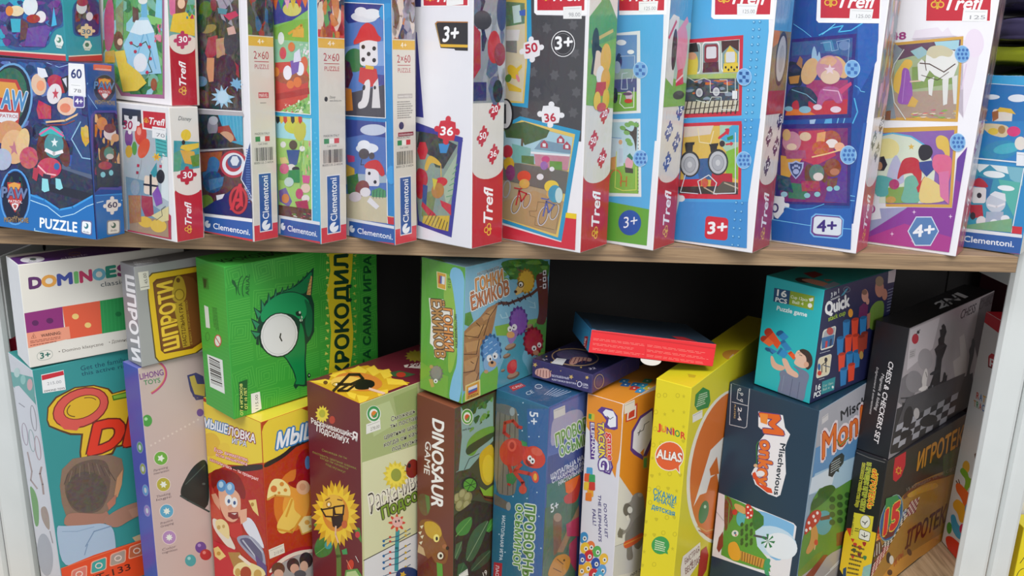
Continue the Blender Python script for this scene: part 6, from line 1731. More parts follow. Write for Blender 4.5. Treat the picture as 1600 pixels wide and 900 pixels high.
b.P([(150, 780), (210, 780), (240, 850), (180, 860)], '#b08440', 0.04).P([(175, 860), (205, 830), (260, 828), (330, 862), (345, 905), (180, 905)], '#ecdc9c').E(240, 885, 28, 34, '#a83c1c').E(200, 880, 14, 20, '#c8a050').E(300, 890, 20, 24, '#c8a050').Ln([(210, 800), (260, 840)], 16, '#f0e0cc')
b.p('title_lettering')
b.X('МЫШЕ', (26, 148), (146, 186), (30, 104), '#f0f4f8', 0.05, '#3c78b4', 0.11).X('ЛОВКА', (150, 188), (286, 232), (152, 146), '#f4f0f0', 0.05, '#8a2444', 0.11)
b.X('ИГРА', (170, 232), (242, 250), (172, 206), '#e8ecf4', 0.03, '#5c3c6c', 0.08)
b.p('lettering').X('Будь внимателен,', (80, 272), (250, 326), (82, 254), '#f4e0d8', 0.02, '#d02c2c', 0.1).X('если мышеловка', (88, 296), (245, 345), (90, 280), '#f4e0d8', 0.02, '#d02c2c', 0.1).X('захлопнулась — ты проиграл!', (58, 320), (300, 422), (60, 304), '#f4e0d8', 0.02, '#d02c2c', 0.1)
b.f('R', 14, 'cover_print')
b.P([(315, 110), (560, 40), (560, 200), (480, 235), (420, 290), (328, 334), (316, 334)], '#ecd040')
b.P([(328, 334), (420, 290), (480, 235), (560, 200), (560, 222), (490, 252), (430, 306), (330, 362)], '#2c2828')
b.P([(330, 362), (430, 306), (490, 252), (580, 215), (590, 900), (345, 900)], '#b8381c', 0.04).E(480, 520, 100, 160, '#d8782c', 10, 0.02).E(490, 540, 66, 110, '#e8a040', 10, 0.02)
b.P([(490, 300), (560, 240), (570, 470), (480, 460), (440, 430), (490, 420)], '#a01c20', 0.04).E(548, 330, 14, 34, '#5c84b8').E(525, 455, 34, 36, '#e8b48c', 0, 0.02).E(522, 452, 16, 18, '#d89c74')
b.P([(342, 512), (352, 450), (375, 410), (420, 412), (458, 450), (464, 500), (430, 494), (385, 490), (355, 520)], '#f0e098').Ln([(346, 516), (385, 494), (462, 502)], 9, '#d8a048').E(378, 462, 16, 17, '#d8783c').E(418, 438, 11, 11, '#d8903c').E(436, 468, 9, 9, '#d8903c').E(404, 482, 7, 7, '#d8903c')
b.P([(390, 640), (440, 560), (465, 500), (480, 520), (480, 570), (520, 600), (500, 640), (430, 690), (400, 680)], '#ecc860').Ln([(398, 665), (470, 680), (520, 600)], 10, '#d89c38').Ln([(470, 515), (440, 600)], 10, '#d89c38').P([(500, 640), (530, 600), (575, 595), (578, 660), (520, 690)], '#ecd898').E(545, 630, 13, 12, '#d8a048').E(560, 650, 8, 8, '#d8a048').Ln([(505, 650), (520, 690), (575, 668)], 7, '#d8a048')
b.p('title_lettering').X('МЫШЕ', (392, 262), (640, 180), (400, 180), '#f0f2f4', 0.06, '#3c80b8', 0.12, shear=0.06)
b.p('foot_photograph').P([(350, 860), (420, 790), (500, 755), (590, 745), (590, 900), (355, 905)], '#b0202c').P([(352, 872), (420, 806), (500, 772), (590, 762), (590, 780), (500, 790), (425, 826), (360, 890)], '#e8d8c8')
b.P([(360, 900), (425, 830), (500, 792), (590, 782), (590, 905)], '#a8a4a0', 0.03).E(400, 865, 34, 34, '#6a4434', 0, 0.05).E(402, 888, 24, 22, '#d8a890').E(475, 845, 32, 36, '#4c3834', 0, 0.05).E(482, 862, 22, 24, '#d8a890').E(540, 820, 34, 40, '#3c3030', 0, 0.05).E(530, 850, 20, 26, '#d8b098').E(510, 890, 30, 20, '#5c5c60')
sticker(b, [(358, 814), (434, 782), (428, 736), (352, 768)], '210.00', '#e4dccc', '#9a948c')
b.done()

# --- swinging sunflower game
b = Box('sun', GB, 'tall maroon and pale green game box with a laughing sunflower in glasses', 'board game', G_LOW,
        L='#66202c', R='#c8c890', T='#6c2430', other='#5a2028')
b.f('L', 14, 'cover_print')
b.fan(622, 88, 36, 13, '#e8d048', 46, 0.7).E(622, 84, 16, 20, '#b4b040', 0, 0.06).E(672, 116, 15, 20, '#b83c34')
b.p('title_lettering').X('Раскачивающийс', (568, 132), (774, 204), (566, 104), '#f0e8e4', 0.04).X('Я', (772, 212), (796, 226), (776, 170), '#f0e8e4', 0.06).X('Подсолнух', (594, 172), (756, 234), (596, 138), '#f0e8e4', 0.04)
b.p('lettering')
for i, (s, x0, y0, x1, y1) in enumerate((('Сможешь ли ты', 620, 272, 745, 314), ('поставить цветные шарики,', 574, 282, 795, 366), ('когда он качается', 612, 310, 752, 366), ('под музыку?', 640, 342, 738, 384))):
    b.X(s, (x0, y0), (x1, y1), (x0 + 1, y0 - 12), '#98984c', 0.0)
b.p('sunflower_picture')
b.Ln([(690, 730), (705, 800), (706, 905)], 24, '#5c7c3c').P([(580, 760), (600, 705), (650, 705), (680, 740), (665, 790), (620, 810), (590, 800)], '#3c7c34', 0.05).Ln([(590, 790), (670, 730)], 3, '#7cac5c').P([(578, 640), (600, 630), (630, 670), (600, 672)], '#5c9c3c').E(652, 745, 18, 20, '#3c9c9c').P([(780, 650), (810, 660), (824, 740), (795, 700)], '#4c8c3c', 0.05)
b.fan(690, 590, 124, 17, '#d8a82c', 176, 0.72, 5).fan(690, 590, 112, 17, '#f0cc38', 160, 0.66, 15).E(690, 585, 66, 92, '#d88c34', -4, 0.04).E(680, 560, 56, 70, '#e8b848', -6, 0.03)
b.ring(656, 540, 13, 16, 3, '#5c4030').E(656, 540, 6, 8, '#f0e8d8').Ln([(618, 562), (640, 600), (680, 602), (680, 556), (622, 566)], 8, '#26201e', True).Ln([(682, 560), (688, 590), (728, 590), (732, 545), (684, 552)], 8, '#26201e', True).Ln([(640, 520), (660, 508)], 6, '#6c4428').Ln([(700, 515), (722, 520)], 6, '#6c4428')
b.P([(668, 600), (728, 592), (726, 640), (700, 662), (676, 650)], '#1c1818').Ln([(692, 650), (690, 690), (704, 730)], 8, '#e8c0a0').E(735, 640, 14, 20, '#c8603c', 0, 0.05)
b.E(765, 845, 16, 28, '#c8402c', 10).Ln([(745, 820), (770, 870)], 3, '#e89c7c').P([(740, 870), (800, 862), (826, 905), (735, 905)], '#5c9c4c', 0.03).P([(746, 880), (790, 872), (812, 905), (742, 905)], '#b8d090').P([(720, 770), (745, 760), (750, 790), (726, 792)], '#3c9c5c').E(800, 692, 12, 16, '#c83c44').Ln([(790, 800), (805, 830)], 3, '#e0e0d8')
b.f('R', 14, 'cover_print')
b.P([(812, 40), (1100, -70), (1100, 300), (822, 390)], '#a8b478', 0.01).P([(850, 60), (960, 20), (1000, 130), (880, 200)], '#b8c48c', 0.01).P([(980, 0), (1100, -50), (1100, 140), (1000, 120)], '#98a868', 0.01)
b.P([(822, 330), (1100, 240), (1100, 680), (832, 820)], '#d8d8ac', 0.01).P([(832, 820), (1100, 680), (1100, 905), (832, 905)], '#dcdcdc').Ln([(830, 822), (1100, 682)], 4, '#2c2c28')
b.p('eco_mark').E(880, 86, 36, 42, '#e8ece0').E(880, 84, 32, 38, '#3c9450').E(880, 86, 22, 26, '#e8ece0').E(882, 88, 15, 18, '#e08030').P([(866, 82), (878, 96), (900, 72), (894, 100), (878, 106)], '#3c9450')
sticker(b, [(842, 188), (915, 162), (912, 112), (842, 138)], '278.00', '#e8e6dc', '#8c887c')
b.p('lettering')
for s, x0, y0, x1, y1 in (('Сможешь ли', 968, 124, 1125, 68), ('ты поставить', 964, 160, 1145, 98), ('цветные шарики,', 934, 214, 1150, 136), ('когда он качается', 932, 252, 1175, 162), ('под музыку?', 974, 274, 1125, 218)):
    b.X(s, (x0, y0), (x1, y1), (x0 - 2, y0 - 24), '#3c3c34', 0.02, '#e4e4cc', 0.06)
b.p('title_lettering')
b.X('Раскачивающийся', (866, 590), (1320, 330), (852, 490), '#3c3430', 0.03, '#f0ecd8', 0.1)
b.X('Раскачивающийся', (862, 580), (1316, 326), (852, 498), '#e8e0cc', 0.0)
b.X('Подсолнух', (926, 614), (1240, 440), (916, 556), '#7c9c34', 0.04, '#3c3c2c', 0.08)
b.p('sunflower_picture').fan(990, 395, 66, 14, '#e0c83c', 76, 0.7, 10).fan(990, 392, 56, 14, '#f0dc50', 64, 0.68, 24).E(992, 392, 26, 32, '#98a040', 0, 0.04).E(1074, 360, 32, 48, '#8a2c20', 10, 0.03).E(1058, 345, 8, 12, '#2c2020').Ln([(1036, 340), (1050, 352)], 3, '#2c2020').Ln([(1034, 372), (1050, 374)], 3, '#2c2020')
b.Ln([(1000, 675), (996, 760), (994, 870)], 20, '#3c98a0').flower(996, 632, 44, 8, '#d8503c', None, 46).E(998, 628, 26, 26, '#e8b8b0').E(990, 626, 4, 6, '#3c3434').E(1006, 622, 4, 6, '#3c3434')
for i, y in enumerate((700, 722, 775, 808, 838, 880)):
    b.Ln([(924, y + 24), (960, y + 8), (1000, y), (1064, y - 38)], 4, '#3c5c74').E(930, y + 24, 6, 7, '#2c6ca0').E(962, y + 4, 6, 6, '#c84c3c').E(1040, y - 26, 6, 6, '#c8a83c')
b.E(1050, 900, 60, 46, '#2c4070', 0, 0.02).fan(1026, 892, 18, 5, '#d8b040', 18, 0.5)
b.f('T', 13, 'sunflower_picture')
b.P([(632, 745), (740, 740), (760, 700), (900, 668), (950, 660), (1000, 680), (1065, 690), (1080, 730), (1180, 755), (1060, 800), (1000, 840), (905, 866)], '#d8a828', 0.02)
for p in ([(640, 748), (720, 735), (760, 745), (730, 765)], [(740, 715), (820, 690), (860, 715), (800, 735)], [(850, 690), (900, 662), (950, 690), (920, 720)], [(940, 680), (985, 660), (1020, 700), (980, 720)], [(1010, 690), (1065, 680), (1090, 715), (1040, 735)], [(1050, 730), (1140, 740), (1170, 768), (1060, 765)], [(1000, 800), (1060, 790), (1060, 815), (1010, 835)], [(890, 820), (960, 830), (935, 860), (905, 866)], [(830, 800), (890, 815), (880, 845), (850, 830)]):
    b.P(p, '#f0cc40', 0.02)
b.E(900, 750, 130, 50, '#d88434', 6, 0.02).E(850, 758, 100, 38, '#ecc058', 4, 0.02).ring(785, 765, 26, 13, 4, '#7c6c30').E(785, 765, 10, 5, '#e8e4d8')
b.Ln([(765, 800), (850, 712), (905, 712), (925, 735), (860, 765), (790, 765)], 15, '#2c1c18').Ln([(850, 765), (790, 800), (840, 800), (880, 770)], 12, '#2c1c18').P([(880, 760), (920, 735), (985, 745), (990, 775), (940, 795), (880, 792)], '#1c1414').Ln([(960, 790), (1040, 815)], 13, '#e8c0a8').E(722, 755, 12, 10, '#6c4020')
b.P([(1070, 700), (1120, 690), (1210, 710), (1160, 725), (1090, 722)], '#3c5c38', 0.03).E(1130, 712, 26, 14, '#b83c28')
b.fan(1205, 610, 56, 12, '#98882c', 34, 0.7).P([(1145, 660), (1260, 640), (1260, 680), (1150, 672)], '#d8c8c0').X('Раск', (1165, 672), (1290, 655), (1180, 645), '#6c2430', 0.03)
b.done()

# --- hedgehog race game
b = Box('hedge', GB, 'green and sky blue hedgehog game box standing upright on the brown dinosaur box', 'board game', G_LOW,
        L='#62a83c', R='#7cb8cc', T='#8cc0d4', other='#5a9c40')
b.f('L', 15, 'cover_print')
b.P([(220, 120), (300, 150), (298, 400), (280, 880), (210, 850), (225, 740), (262, 640), (248, 400), (215, 260)], '#84c0e0', 0.0).P([(200, 150), (228, 200), (255, 400), (262, 560), (230, 700), (205, 700), (215, 500), (180, 300)], '#90bc48').P([(62, 640), (150, 700), (210, 720), (205, 850), (50, 800)], '#78b040')
b.p('maker_logo').P([(146, 152), (200, 165), (198, 255), (150, 242)], '#e8e4b0').P([(150, 156), (196, 168), (194, 250), (154, 238)], '#e0a83c').P([(176, 178), (192, 182), (190, 224), (174, 220)], '#e8e8e8').P([(168, 176), (176, 178), (174, 220), (166, 218)], '#4c6cb0').P([(160, 174), (168, 176), (166, 218), (158, 216)], '#c04c38').X('8710', (206, 188), (208, 242), (222, 190), '#2c3c30', 0.01)
b.p('title_lettering')
b.P([(104, 296), (185, 305), (190, 350), (238, 360), (236, 480), (240, 590), (200, 585), (186, 632), (135, 615), (130, 560), (110, 540), (116, 420)], '#f0ece0')
b.X('ЁЖИКОВ', (116, 304), (140, 615), (172, 308), '#c08c50', 0.06, '#4a3020', 0.08).X('ГОНКИ', (182, 352), (192, 578), (228, 358), '#e0944c', 0.06, '#4a3020', 0.08).X('НАСТОЛЬНАЯ ИГРА', (244, 384), (248, 566), (256, 386), '#2c3c50', 0.03)
b.p('hedgehog_picture').fan(145, 705, 40, 13, '#74746c', 48, 0.8).E(145, 700, 28, 36, '#8c8c84', 0, 0.04).P([(104, 735), (125, 735), (135, 775), (118, 780)], '#c8a858').E(142, 745, 11, 12, '#f0f0e8').E(142, 747, 4, 5, '#2c2c28').E(118, 668, 10, 10, '#b89c60')
b.f('R', 15, 'cover_print')
b.P([(300, 150), (500, 95), (500, 130), (540, 200), (690, 300), (690, 420), (470, 460), (300, 500)], '#88bcd0', 0.0).P([(480, 90), (760, 80), (750, 200), (680, 200), (600, 190), (560, 200), (520, 160)], '#4c8038', 0.06).blobs([(490, 200), (740, 200), (750, 90), (490, 95)], ['#3c6c2c', '#5c943c', '#74a84c'], 20, 0.1, 4)
b.P([(460, 450), (600, 420), (740, 400), (740, 700), (690, 600), (600, 500), (470, 500)], '#88b84c', 0.02).E(720, 500, 60, 90, '#5c9c48', 0, 0.03).P([(300, 380), (330, 370), (345, 420), (320, 450), (296, 440)], '#5c9440', 0.06)
b.Ln([(490, 385), (500, 405), (530, 400), (520, 375)], 5, '#b8dce4').Ln([(650, 345), (680, 350), (675, 320)], 5, '#b8dce4').Ln([(640, 310), (680, 330)], 4, '#a8d0dc')
b.P([(680, 180), (700, 160), (750, 150), (745, 440), (680, 440), (700, 380), (695, 280)], '#6c3830', 0.03).P([(580, 140), (620, 150), (610, 165)], '#8a4c34').Ln([(470, 330), (500, 322), (540, 325), (600, 300), (660, 275), (690, 250)], 14, '#6c4434').Ln([(480, 318), (520, 335), (560, 312), (600, 312), (650, 268)], 4, '#3c2420')
for i, (x, y) in enumerate(((500, 325), (530, 328), (560, 318), (590, 305), (620, 292), (650, 278))):
    b.Ln([(x - 7, y - 12), (x + 7, y + 12)], 6, '#4a2c24')
b.P([(292, 480), (330, 440), (380, 400), (420, 350), (478, 322), (470, 360), (455, 440), (440, 500), (400, 530), (380, 560), (375, 780), (290, 800), (283, 700)], '#a87c50', 0.03)
for p in ([(300, 490), (350, 450), (420, 440), (380, 490), (320, 520)], [(296, 540), (340, 530), (390, 520), (370, 580), (310, 590)], [(292, 640), (340, 620), (375, 610), (350, 680), (300, 700)], [(300, 720), (350, 690), (372, 720), (340, 770), (296, 770)], [(390, 400), (440, 360), (470, 340), (440, 400), (400, 420)]):
    b.P(p, '#c09460', 0.02)
for l in ([(296, 500), (370, 510), (400, 440)], [(292, 600), (360, 600), (376, 520)], [(290, 700), (350, 690), (372, 610)], [(300, 785), (350, 770), (374, 700)], [(400, 500), (430, 400), (470, 340)], [(360, 430), (380, 450)], [(410, 380), (430, 385)], [(330, 640), (345, 650)]):
    b.Ln(l, 4, '#5c4028')
b.P([(470, 780), (480, 700), (520, 600), (560, 540), (600, 470), (660, 470), (640, 540), (600, 620), (640, 680), (650, 760), (560, 800), (500, 830)], '#4c9cac', 0.02).P([(380, 700), (470, 650), (480, 700), (470, 780), (480, 850), (280, 890), (290, 800), (380, 780)], '#78b840', 0.02)
for x, y, r in ((545, 560, 32), (640, 455, 30), (525, 610, 22), (560, 715, 36), (505, 690, 12)):
    b.E(x, y, r, r * 0.5, '#7c6048', -24).E(x - 2, y - 5, r * 0.85, r * 0.34, '#b09070', -24)
def hedgehog(cx, cy, rx, ry, c, dk, rot):
    b.fan(cx, cy, rx, 15, dk, ry, 0.86, rot).fan(cx + 2, cy + 2, rx * 0.88, 15, c, ry * 0.88, 0.84, rot + 12)
hedgehog(628, 205, 50, 72, '#e0b440', '#a87c28', 0)
b.P([(565, 262), (590, 220), (620, 230), (600, 270), (575, 282)], '#e8c070').ring(600, 222, 17, 18, 5, '#5c4020').E(600, 222, 11, 12, '#f0ece0').E(598, 226, 5, 6, '#2c2420').E(572, 262, 8, 8, '#4a2c20')
hedgehog(588, 420, 54, 84, '#8c58ac', '#5c3480', 0)
b.P([(525, 500), (545, 460), (590, 470), (572, 520), (550, 545), (538, 540)], '#a07cb8').E(566, 454, 14, 17, '#f0ece8').E(541, 464, 13, 16, '#f0ece8').E(562, 456, 4, 5, '#2c2030').E(542, 467, 4, 5, '#2c2030').E(545, 495, 22, 18, '#e0a868')
hedgehog(440, 580, 60, 96, '#5c94c8', '#30608c', 0)
b.P([(400, 680), (395, 640), (420, 600), (480, 590), (490, 630), (460, 680), (420, 700)], '#8cb4d4').E(430, 622, 15, 19, '#f0f0ec').E(461, 608, 14, 18, '#f0f0ec').E(434, 626, 5, 7, '#202028').E(458, 612, 5, 7, '#202028').E(445, 652, 22, 18, '#d8a878').E(444, 645, 8, 8, '#20181c').E(412, 694, 12, 10, '#c8a070')
for i in range(7):
    b.Ln([(405 + (i % 3) * 25, 530 + i * 12), (420 + (i % 3) * 25, 520 + i * 12)], 4, '#b4d4ec')
hedgehog(668, 530, 58, 84, '#b02c3c', '#7c1c2c', 0)
b.E(672, 568, 13, 15, '#f0ece8').E(700, 550, 11, 14, '#f0ece8').E(672, 570, 5, 6, '#1c1818').E(699, 553, 4, 5, '#1c1818').E(682, 592, 16, 14, '#c88c70')
b.P([(528, 700), (525, 660), (550, 630), (578, 628), (580, 680), (560, 708)], '#d03438').E(560, 660, 16, 26, '#dc4c48', 0, 0.02)
b.p('maker_logo').P([(300, 770), (380, 735), (382, 825), (298, 856)], '#e8d890').P([(306, 775), (374, 745), (376, 820), (304, 848)], '#e0a434').P([(316, 782), (364, 762), (364, 780), (316, 800)], '#e8e8e8').P([(316, 798), (364, 778), (364, 790), (316, 812)], '#4c6cb0').P([(316, 810), (364, 790), (364, 800), (316, 822)], '#c84434').X('ZVEZDA', (312, 840), (370, 818), (312, 828), '#3c3020', 0.02)
b.p('title_lettering').X('НАСТОЛЬНАЯ ИГРА', (368, 176), (486, 138), (366, 160), '#2c3438', 0.03, '#e8ece8', 0.08)
b.X('ГОНКИ', (358, 262), (504, 208), (354, 194), '#e89c4c', 0.07, '#f4f0e4', 0.12).X('ЁЖИКОВ', (336, 362), (538, 272), (328, 288), '#c87c4c', 0.07, '#f4f0e4', 0.12)
b.X('ГОНКИ', (358, 262), (504, 208), (354, 194), '#5c3020', 0.08).X('ГОНКИ', (358, 260), (504, 206), (354, 194), '#e89c4c', 0.03).X('ЁЖИКОВ', (336, 362), (538, 272), (328, 288), '#5c3020', 0.08).X('ЁЖИКОВ', (336, 360), (538, 270), (328, 288), '#c87c4c', 0.03)
b.p('player_marks')
for i, y in enumerate((160, 195, 232)):
    b.Q([(720, y + 15), (738, y + 12), (738, y - 16), (720, y - 12)], 'round', '#e8e4e4').E(729, y, 5, 7, '#4a3c3c').tiny([(702, y + 8), (716, y + 5), (716, y - 4), (702, y - 1)], 1, '#d8c8c4', i)
b.f('T', 15, 'cover_print').P([(62, 84), (170, 86), (300, 100), (400, 110), (300, 152)], '#7cb458').P([(170, 86), (500, 88), (300, 148), (240, 130)], '#a0c8d8')
sticker(b, [(632, 108), (690, 88), (690, 78), (634, 96)], '', '#d8d4cc')
b.film().done()

# --- dinosaur game
b = Box('dino', GB, 'tall brown dinosaur game box with a leafy jungle cover, under the hedgehog box', 'board game', G_LOW,
        L='#70382a', R='#4c4c30', T='#8a5038', other='#5c3424')
b.f('L', 16, 'title_lettering')
b.X('DINOSAUR', (116, 108), (110, 545), (176, 118), '#f0ece8', 0.05, shear=0.2).X('GAME', (80, 225), (72, 390), (110, 228), '#e0d8d4', 0.03, shear=0.2)
b.p('dinosaur_picture')
b.P([(40, 490), (80, 485), (104, 530), (100, 590), (70, 600), (45, 560)], '#6c5434', 0.05).P([(78, 490), (100, 500), (104, 560), (90, 590)], '#5c7c40')
b.P([(50, 620), (90, 612), (140, 630), (160, 660), (165, 700), (190, 745), (195, 800), (180, 842), (140, 835), (110, 830), (80, 800), (60, 760), (40, 745), (48, 680)], '#8a5428', 0.04).P([(70, 625), (120, 625), (155, 655), (165, 700), (120, 720), (80, 690)], '#c8a02c', 0.04).P([(45, 740), (70, 760), (80, 800), (40, 780)], '#c8a878', 0.03)
b.E(135, 710, 15, 20, '#f0e080').E(137, 712, 6, 10, '#2c2418').E(158, 800, 22, 24, '#6c3420').E(155, 798, 15, 18, '#e8e0c8').E(157, 798, 7, 9, '#2c1c14').E(176, 752, 12, 12, '#a86840').E(190, 760, 8, 10, '#2c1c14')
for x, y in ((60, 650), (52, 680), (62, 700), (56, 730)):
    b.P([(x - 8, y), (x + 10, y - 6), (x + 2, y + 14)], '#e0d8b8')
b.P([(50, 850), (110, 800), (140, 850), (130, 905), (45, 905)], '#6c2c1c', 0.04).P([(136, 830), (165, 840), (168, 905), (140, 905)], '#5c9c3c')
b.f('R', 16, 'cover_print')
b.P([(228, 60), (420, 0), (420, 220), (300, 360), (232, 380)], '#88a89c', 0.03)
b.P([(228, 60), (256, 50), (262, 200), (246, 370), (230, 380)], '#5c4c34', 0.06).P([(250, 40), (420, -20), (418, 10), (330, 60), (270, 70)], '#4c5c2c', 0.08)
b.blobs([(300, 180), (400, 100), (420, 0), (300, 30)], ['#4c7c34', '#6c9c44', '#3c5c28'], 16, 0.12, 5)
b.P([(280, 290), (290, 220), (340, 170), (425, 140), (425, 180), (350, 250), (320, 300)], '#6c9c3c', 0.04).P([(278, 270), (300, 240), (425, 170), (425, 200), (330, 270), (290, 296)], '#3c4c2c')
b.Ln([(275, 365), (300, 310), (350, 285)], 3, '#2c2c1c').P([(350, 280), (425, 220), (425, 420), (390, 450), (360, 420), (348, 340)], '#ccac24', 0.04).E(395, 360, 30, 70, '#dcc030', 0, 0.03)
b.P([(222, 380), (280, 365), (340, 395), (360, 460), (330, 510), (240, 550), (222, 500)], '#4c4428', 0.08).E(300, 440, 40, 38, '#2c2c1c').E(302, 442, 32, 32, '#5c9c30').Ln([(275, 420), (330, 460)], 3, '#2c3c1c').Ln([(290, 470), (320, 415)], 3, '#2c3c1c').Ln([(275, 450), (330, 435)], 3, '#2c3c1c')
b.P([(350, 480), (420, 500), (420, 530), (380, 520)], '#6c3c1c').Ln([(352, 470), (378, 505), (418, 512)], 7, '#3c2014').P([(350, 450), (380, 470), (420, 440), (420, 500), (370, 495)], '#88ac30')
for x, y in ((240, 510), (265, 490), (290, 505), (250, 545), (285, 545)):
    b.E(x, y, 22, 30, '#8c8450', 20, 0.05).E(x - 3, y - 5, 13, 20, '#a8a06c', 20, 0.03)
b.P([(222, 600), (320, 520), (420, 540), (425, 905), (220, 905)], '#3c2c1c', 0.04)
def leaf(pts, mid, c, d):
    b.P(pts, c, 0.03).Ln(mid, 3, d)
leaf([(225, 660), (260, 620), (310, 595), (312, 640), (290, 690), (240, 700)], [(230, 700), (305, 610)], '#4c8438', '#7cac58')
leaf([(380, 670), (400, 620), (425, 600), (425, 660), (395, 680)], [(385, 675), (425, 620)], '#4c8c34', '#6cac50')
leaf([(275, 820), (290, 720), (330, 650), (400, 610), (380, 680), (350, 760), (310, 830)], [(285, 820), (390, 625)], '#48603c', '#8c9c74')
leaf([(222, 800), (230, 740), (262, 722), (258, 770), (235, 820)], [(225, 810), (258, 730)], '#4c6440', '#7c9464')
leaf([(235, 905), (240, 840), (270, 830), (290, 860), (270, 905)], [(245, 900), (270, 840)], '#3c5c34', '#5c7c50')
leaf([(300, 860), (350, 790), (410, 760), (400, 820), (350, 860), (310, 880)], [(310, 870), (400, 775)], '#3c4c30', '#6c7c58')
b.p('eco_mark').E(288, 100, 30, 40, '#e4e4d0').E(288, 100, 27, 36, '#5c9c3c').E(288, 102, 19, 26, '#e4e4d0').E(288, 104, 13, 17, '#d0582c').P([(276, 100), (286, 112), (302, 90), (298, 118), (286, 122)], '#5c9c3c').X('сыпс dyet', (264, 172), (310, 160), (264, 162), '#26261c', 0.01)
b.X('19', (370, 905), (388, 890), (364, 880), '#e8e4d8', 0.02)
sticker(b, [(246, 905), (292, 895), (288, 862), (244, 892)], '', '#e4e0d4')
b.done()

# --- nimble octopus game
b = Box('octo', GB, 'tall blue underwater game box with a red octopus, beside the brown dinosaur box', 'board game', G_LOW,
        L='#2c6c8c', R='#3c5c9c', T='#2c5a80', other='#2c5478')
b.f('L', 16, 'cover_print')
b.P([(430, 0), (700, 60), (690, 300), (560, 260), (430, 200)], '#2f6484', 0.02).P([(590, 60), (700, 60), (690, 500), (665, 905), (560, 905), (600, 500)], '#34649c', 0.02).P([(420, 560), (560, 600), (560, 905), (415, 905)], '#2c6c84', 0.02)
b.P([(430, 30), (500, 42), (552, 70), (540, 480), (500, 500), (424, 480)], '#7c7468', 0.04)
for i in range(4):
    b.Ln([(455 + i * 26, 60 + i * 8), (440 + i * 26, 480 + i * 6)], 3, '#4c463c')
b.P([(430, 30), (520, 52), (524, 90), (510, 98), (430, 70)], '#6c6c6c', 0.03).E(516, 74, 13, 22, '#98a0a0').P([(425, 485), (495, 530), (500, 572), (425, 540)], '#6c6458', 0.04).E(497, 550, 12, 22, '#98948c')
b.p('octopus_picture')
b.Ln([(500, 200), (475, 180), (480, 130), (520, 120), (545, 150), (562, 155)], 16, '#b8342c').P([(450, 260), (480, 215), (530, 205), (570, 230), (600, 250), (580, 300), (540, 350), (480, 345), (455, 310)], '#c43c30', 0.03).E(515, 245, 22, 30, '#dc5c48').E(515, 245, 12, 18, '#b03028')
b.P([(565, 300), (590, 250), (640, 245), (680, 290), (684, 330), (660, 358), (620, 360), (575, 340)], '#d4402c', 0.02).E(640, 275, 30, 20, '#dc6048', 20).E(604, 308, 11, 14, '#f0f0ec').E(618, 322, 12, 15, '#f0f0ec').E(606, 310, 4, 6, '#202020').E(619, 324, 5, 6, '#202020').P([(585, 310), (605, 335), (625, 345), (600, 350), (584, 330)], '#7c1c20')
b.Ln([(560, 340), (530, 370), (600, 385), (635, 395)], 18, '#c83c30').E(632, 402, 18, 30, '#d84c38', -10).E(632, 402, 9, 18, '#e8b03c').Ln([(500, 345), (520, 400), (500, 440)], 16, '#b43428').Ln([(530, 380), (570, 430), (575, 470)], 18, '#c03c30').E(570, 465, 20, 22, '#c84c38').P([(486, 390), (520, 380), (540, 410), (520, 440), (490, 430)], '#3c7c48', 0.05).P([(560, 215), (590, 230), (590, 250), (566, 245)], '#3c8c4c', 0.05)
b.p('cover_print')
for x, y in ((545, 90), (600, 130), (650, 200), (566, 170), (640, 480), (590, 510), (600, 620), (470, 600), (480, 780), (650, 600), (660, 760), (450, 690), (570, 30), (600, 200), (520, 500)):
    b.E(x, y, 3.5, 3.5, '#b8d0dc')
b.p('age_badge').X('5+', (604, 74), (604, 136), (648, 78), '#e8ecf0', 0.03)
b.p('title_lettering').X('ПРОВОРНЫЙ', (582, 540), (564, 960), (632, 548), '#6c9c48', 0.06, '#e0e8d8', 0.11).X('ОСЬМИНОГ', (536, 538), (520, 860), (570, 545), '#6c9c48', 0.06, '#e0e8d8', 0.11)
b.X('ПРОВОРНЫЙ', (582, 540), (564, 960), (632, 548), '#5c8c3c', 0.04).X('НАСТОЛЬНАЯ ИГРА', (466, 596), (450, 820), (482, 598), '#e0e8ec', 0.03)
b.P([(424, 830), (466, 836), (462, 905), (420, 905)], '#b82c38').X('ЛАС', (434, 845), (432, 900), (450, 846), '#f0e8e8', 0.02)
b.f('R', 16, 'cover_print')
b.P([(706, 56), (900, -20), (900, 240), (800, 270), (690, 310)], '#5870b0', 0.01).P([(715, 110), (760, 100), (800, 70), (860, 60), (880, 110), (800, 200), (740, 240), (705, 250)], '#a8a8c4', 0.04)
b.P([(695, 300), (880, 240), (860, 400), (690, 460)], '#3c4c8c', 0.01).P([(690, 440), (860, 380), (840, 640), (680, 700)], '#3c7468', 0.03).P([(680, 560), (840, 500), (830, 905), (665, 905)], '#4c6c54', 0.06)
b.P([(720, 610), (745, 585), (765, 600), (760, 760), (722, 800)], '#7c5c44', 0.04).E(742, 605, 20, 22, '#a88c74').P([(740, 780), (850, 540), (850, 600), (770, 780)], '#9c7c60', 0.04).P([(785, 640), (850, 600), (850, 700), (790, 700)], '#b83c5c', 0.03)
b.P([(780, 430), (855, 390), (850, 470), (825, 500), (785, 480)], '#e86c2c', 0.02).P([(770, 500), (830, 470), (855, 380), (860, 440), (840, 530), (780, 540)], '#c03c34', 0.03).P([(800, 740), (840, 700), (835, 880), (800, 820)], '#a83c5c', 0.03)
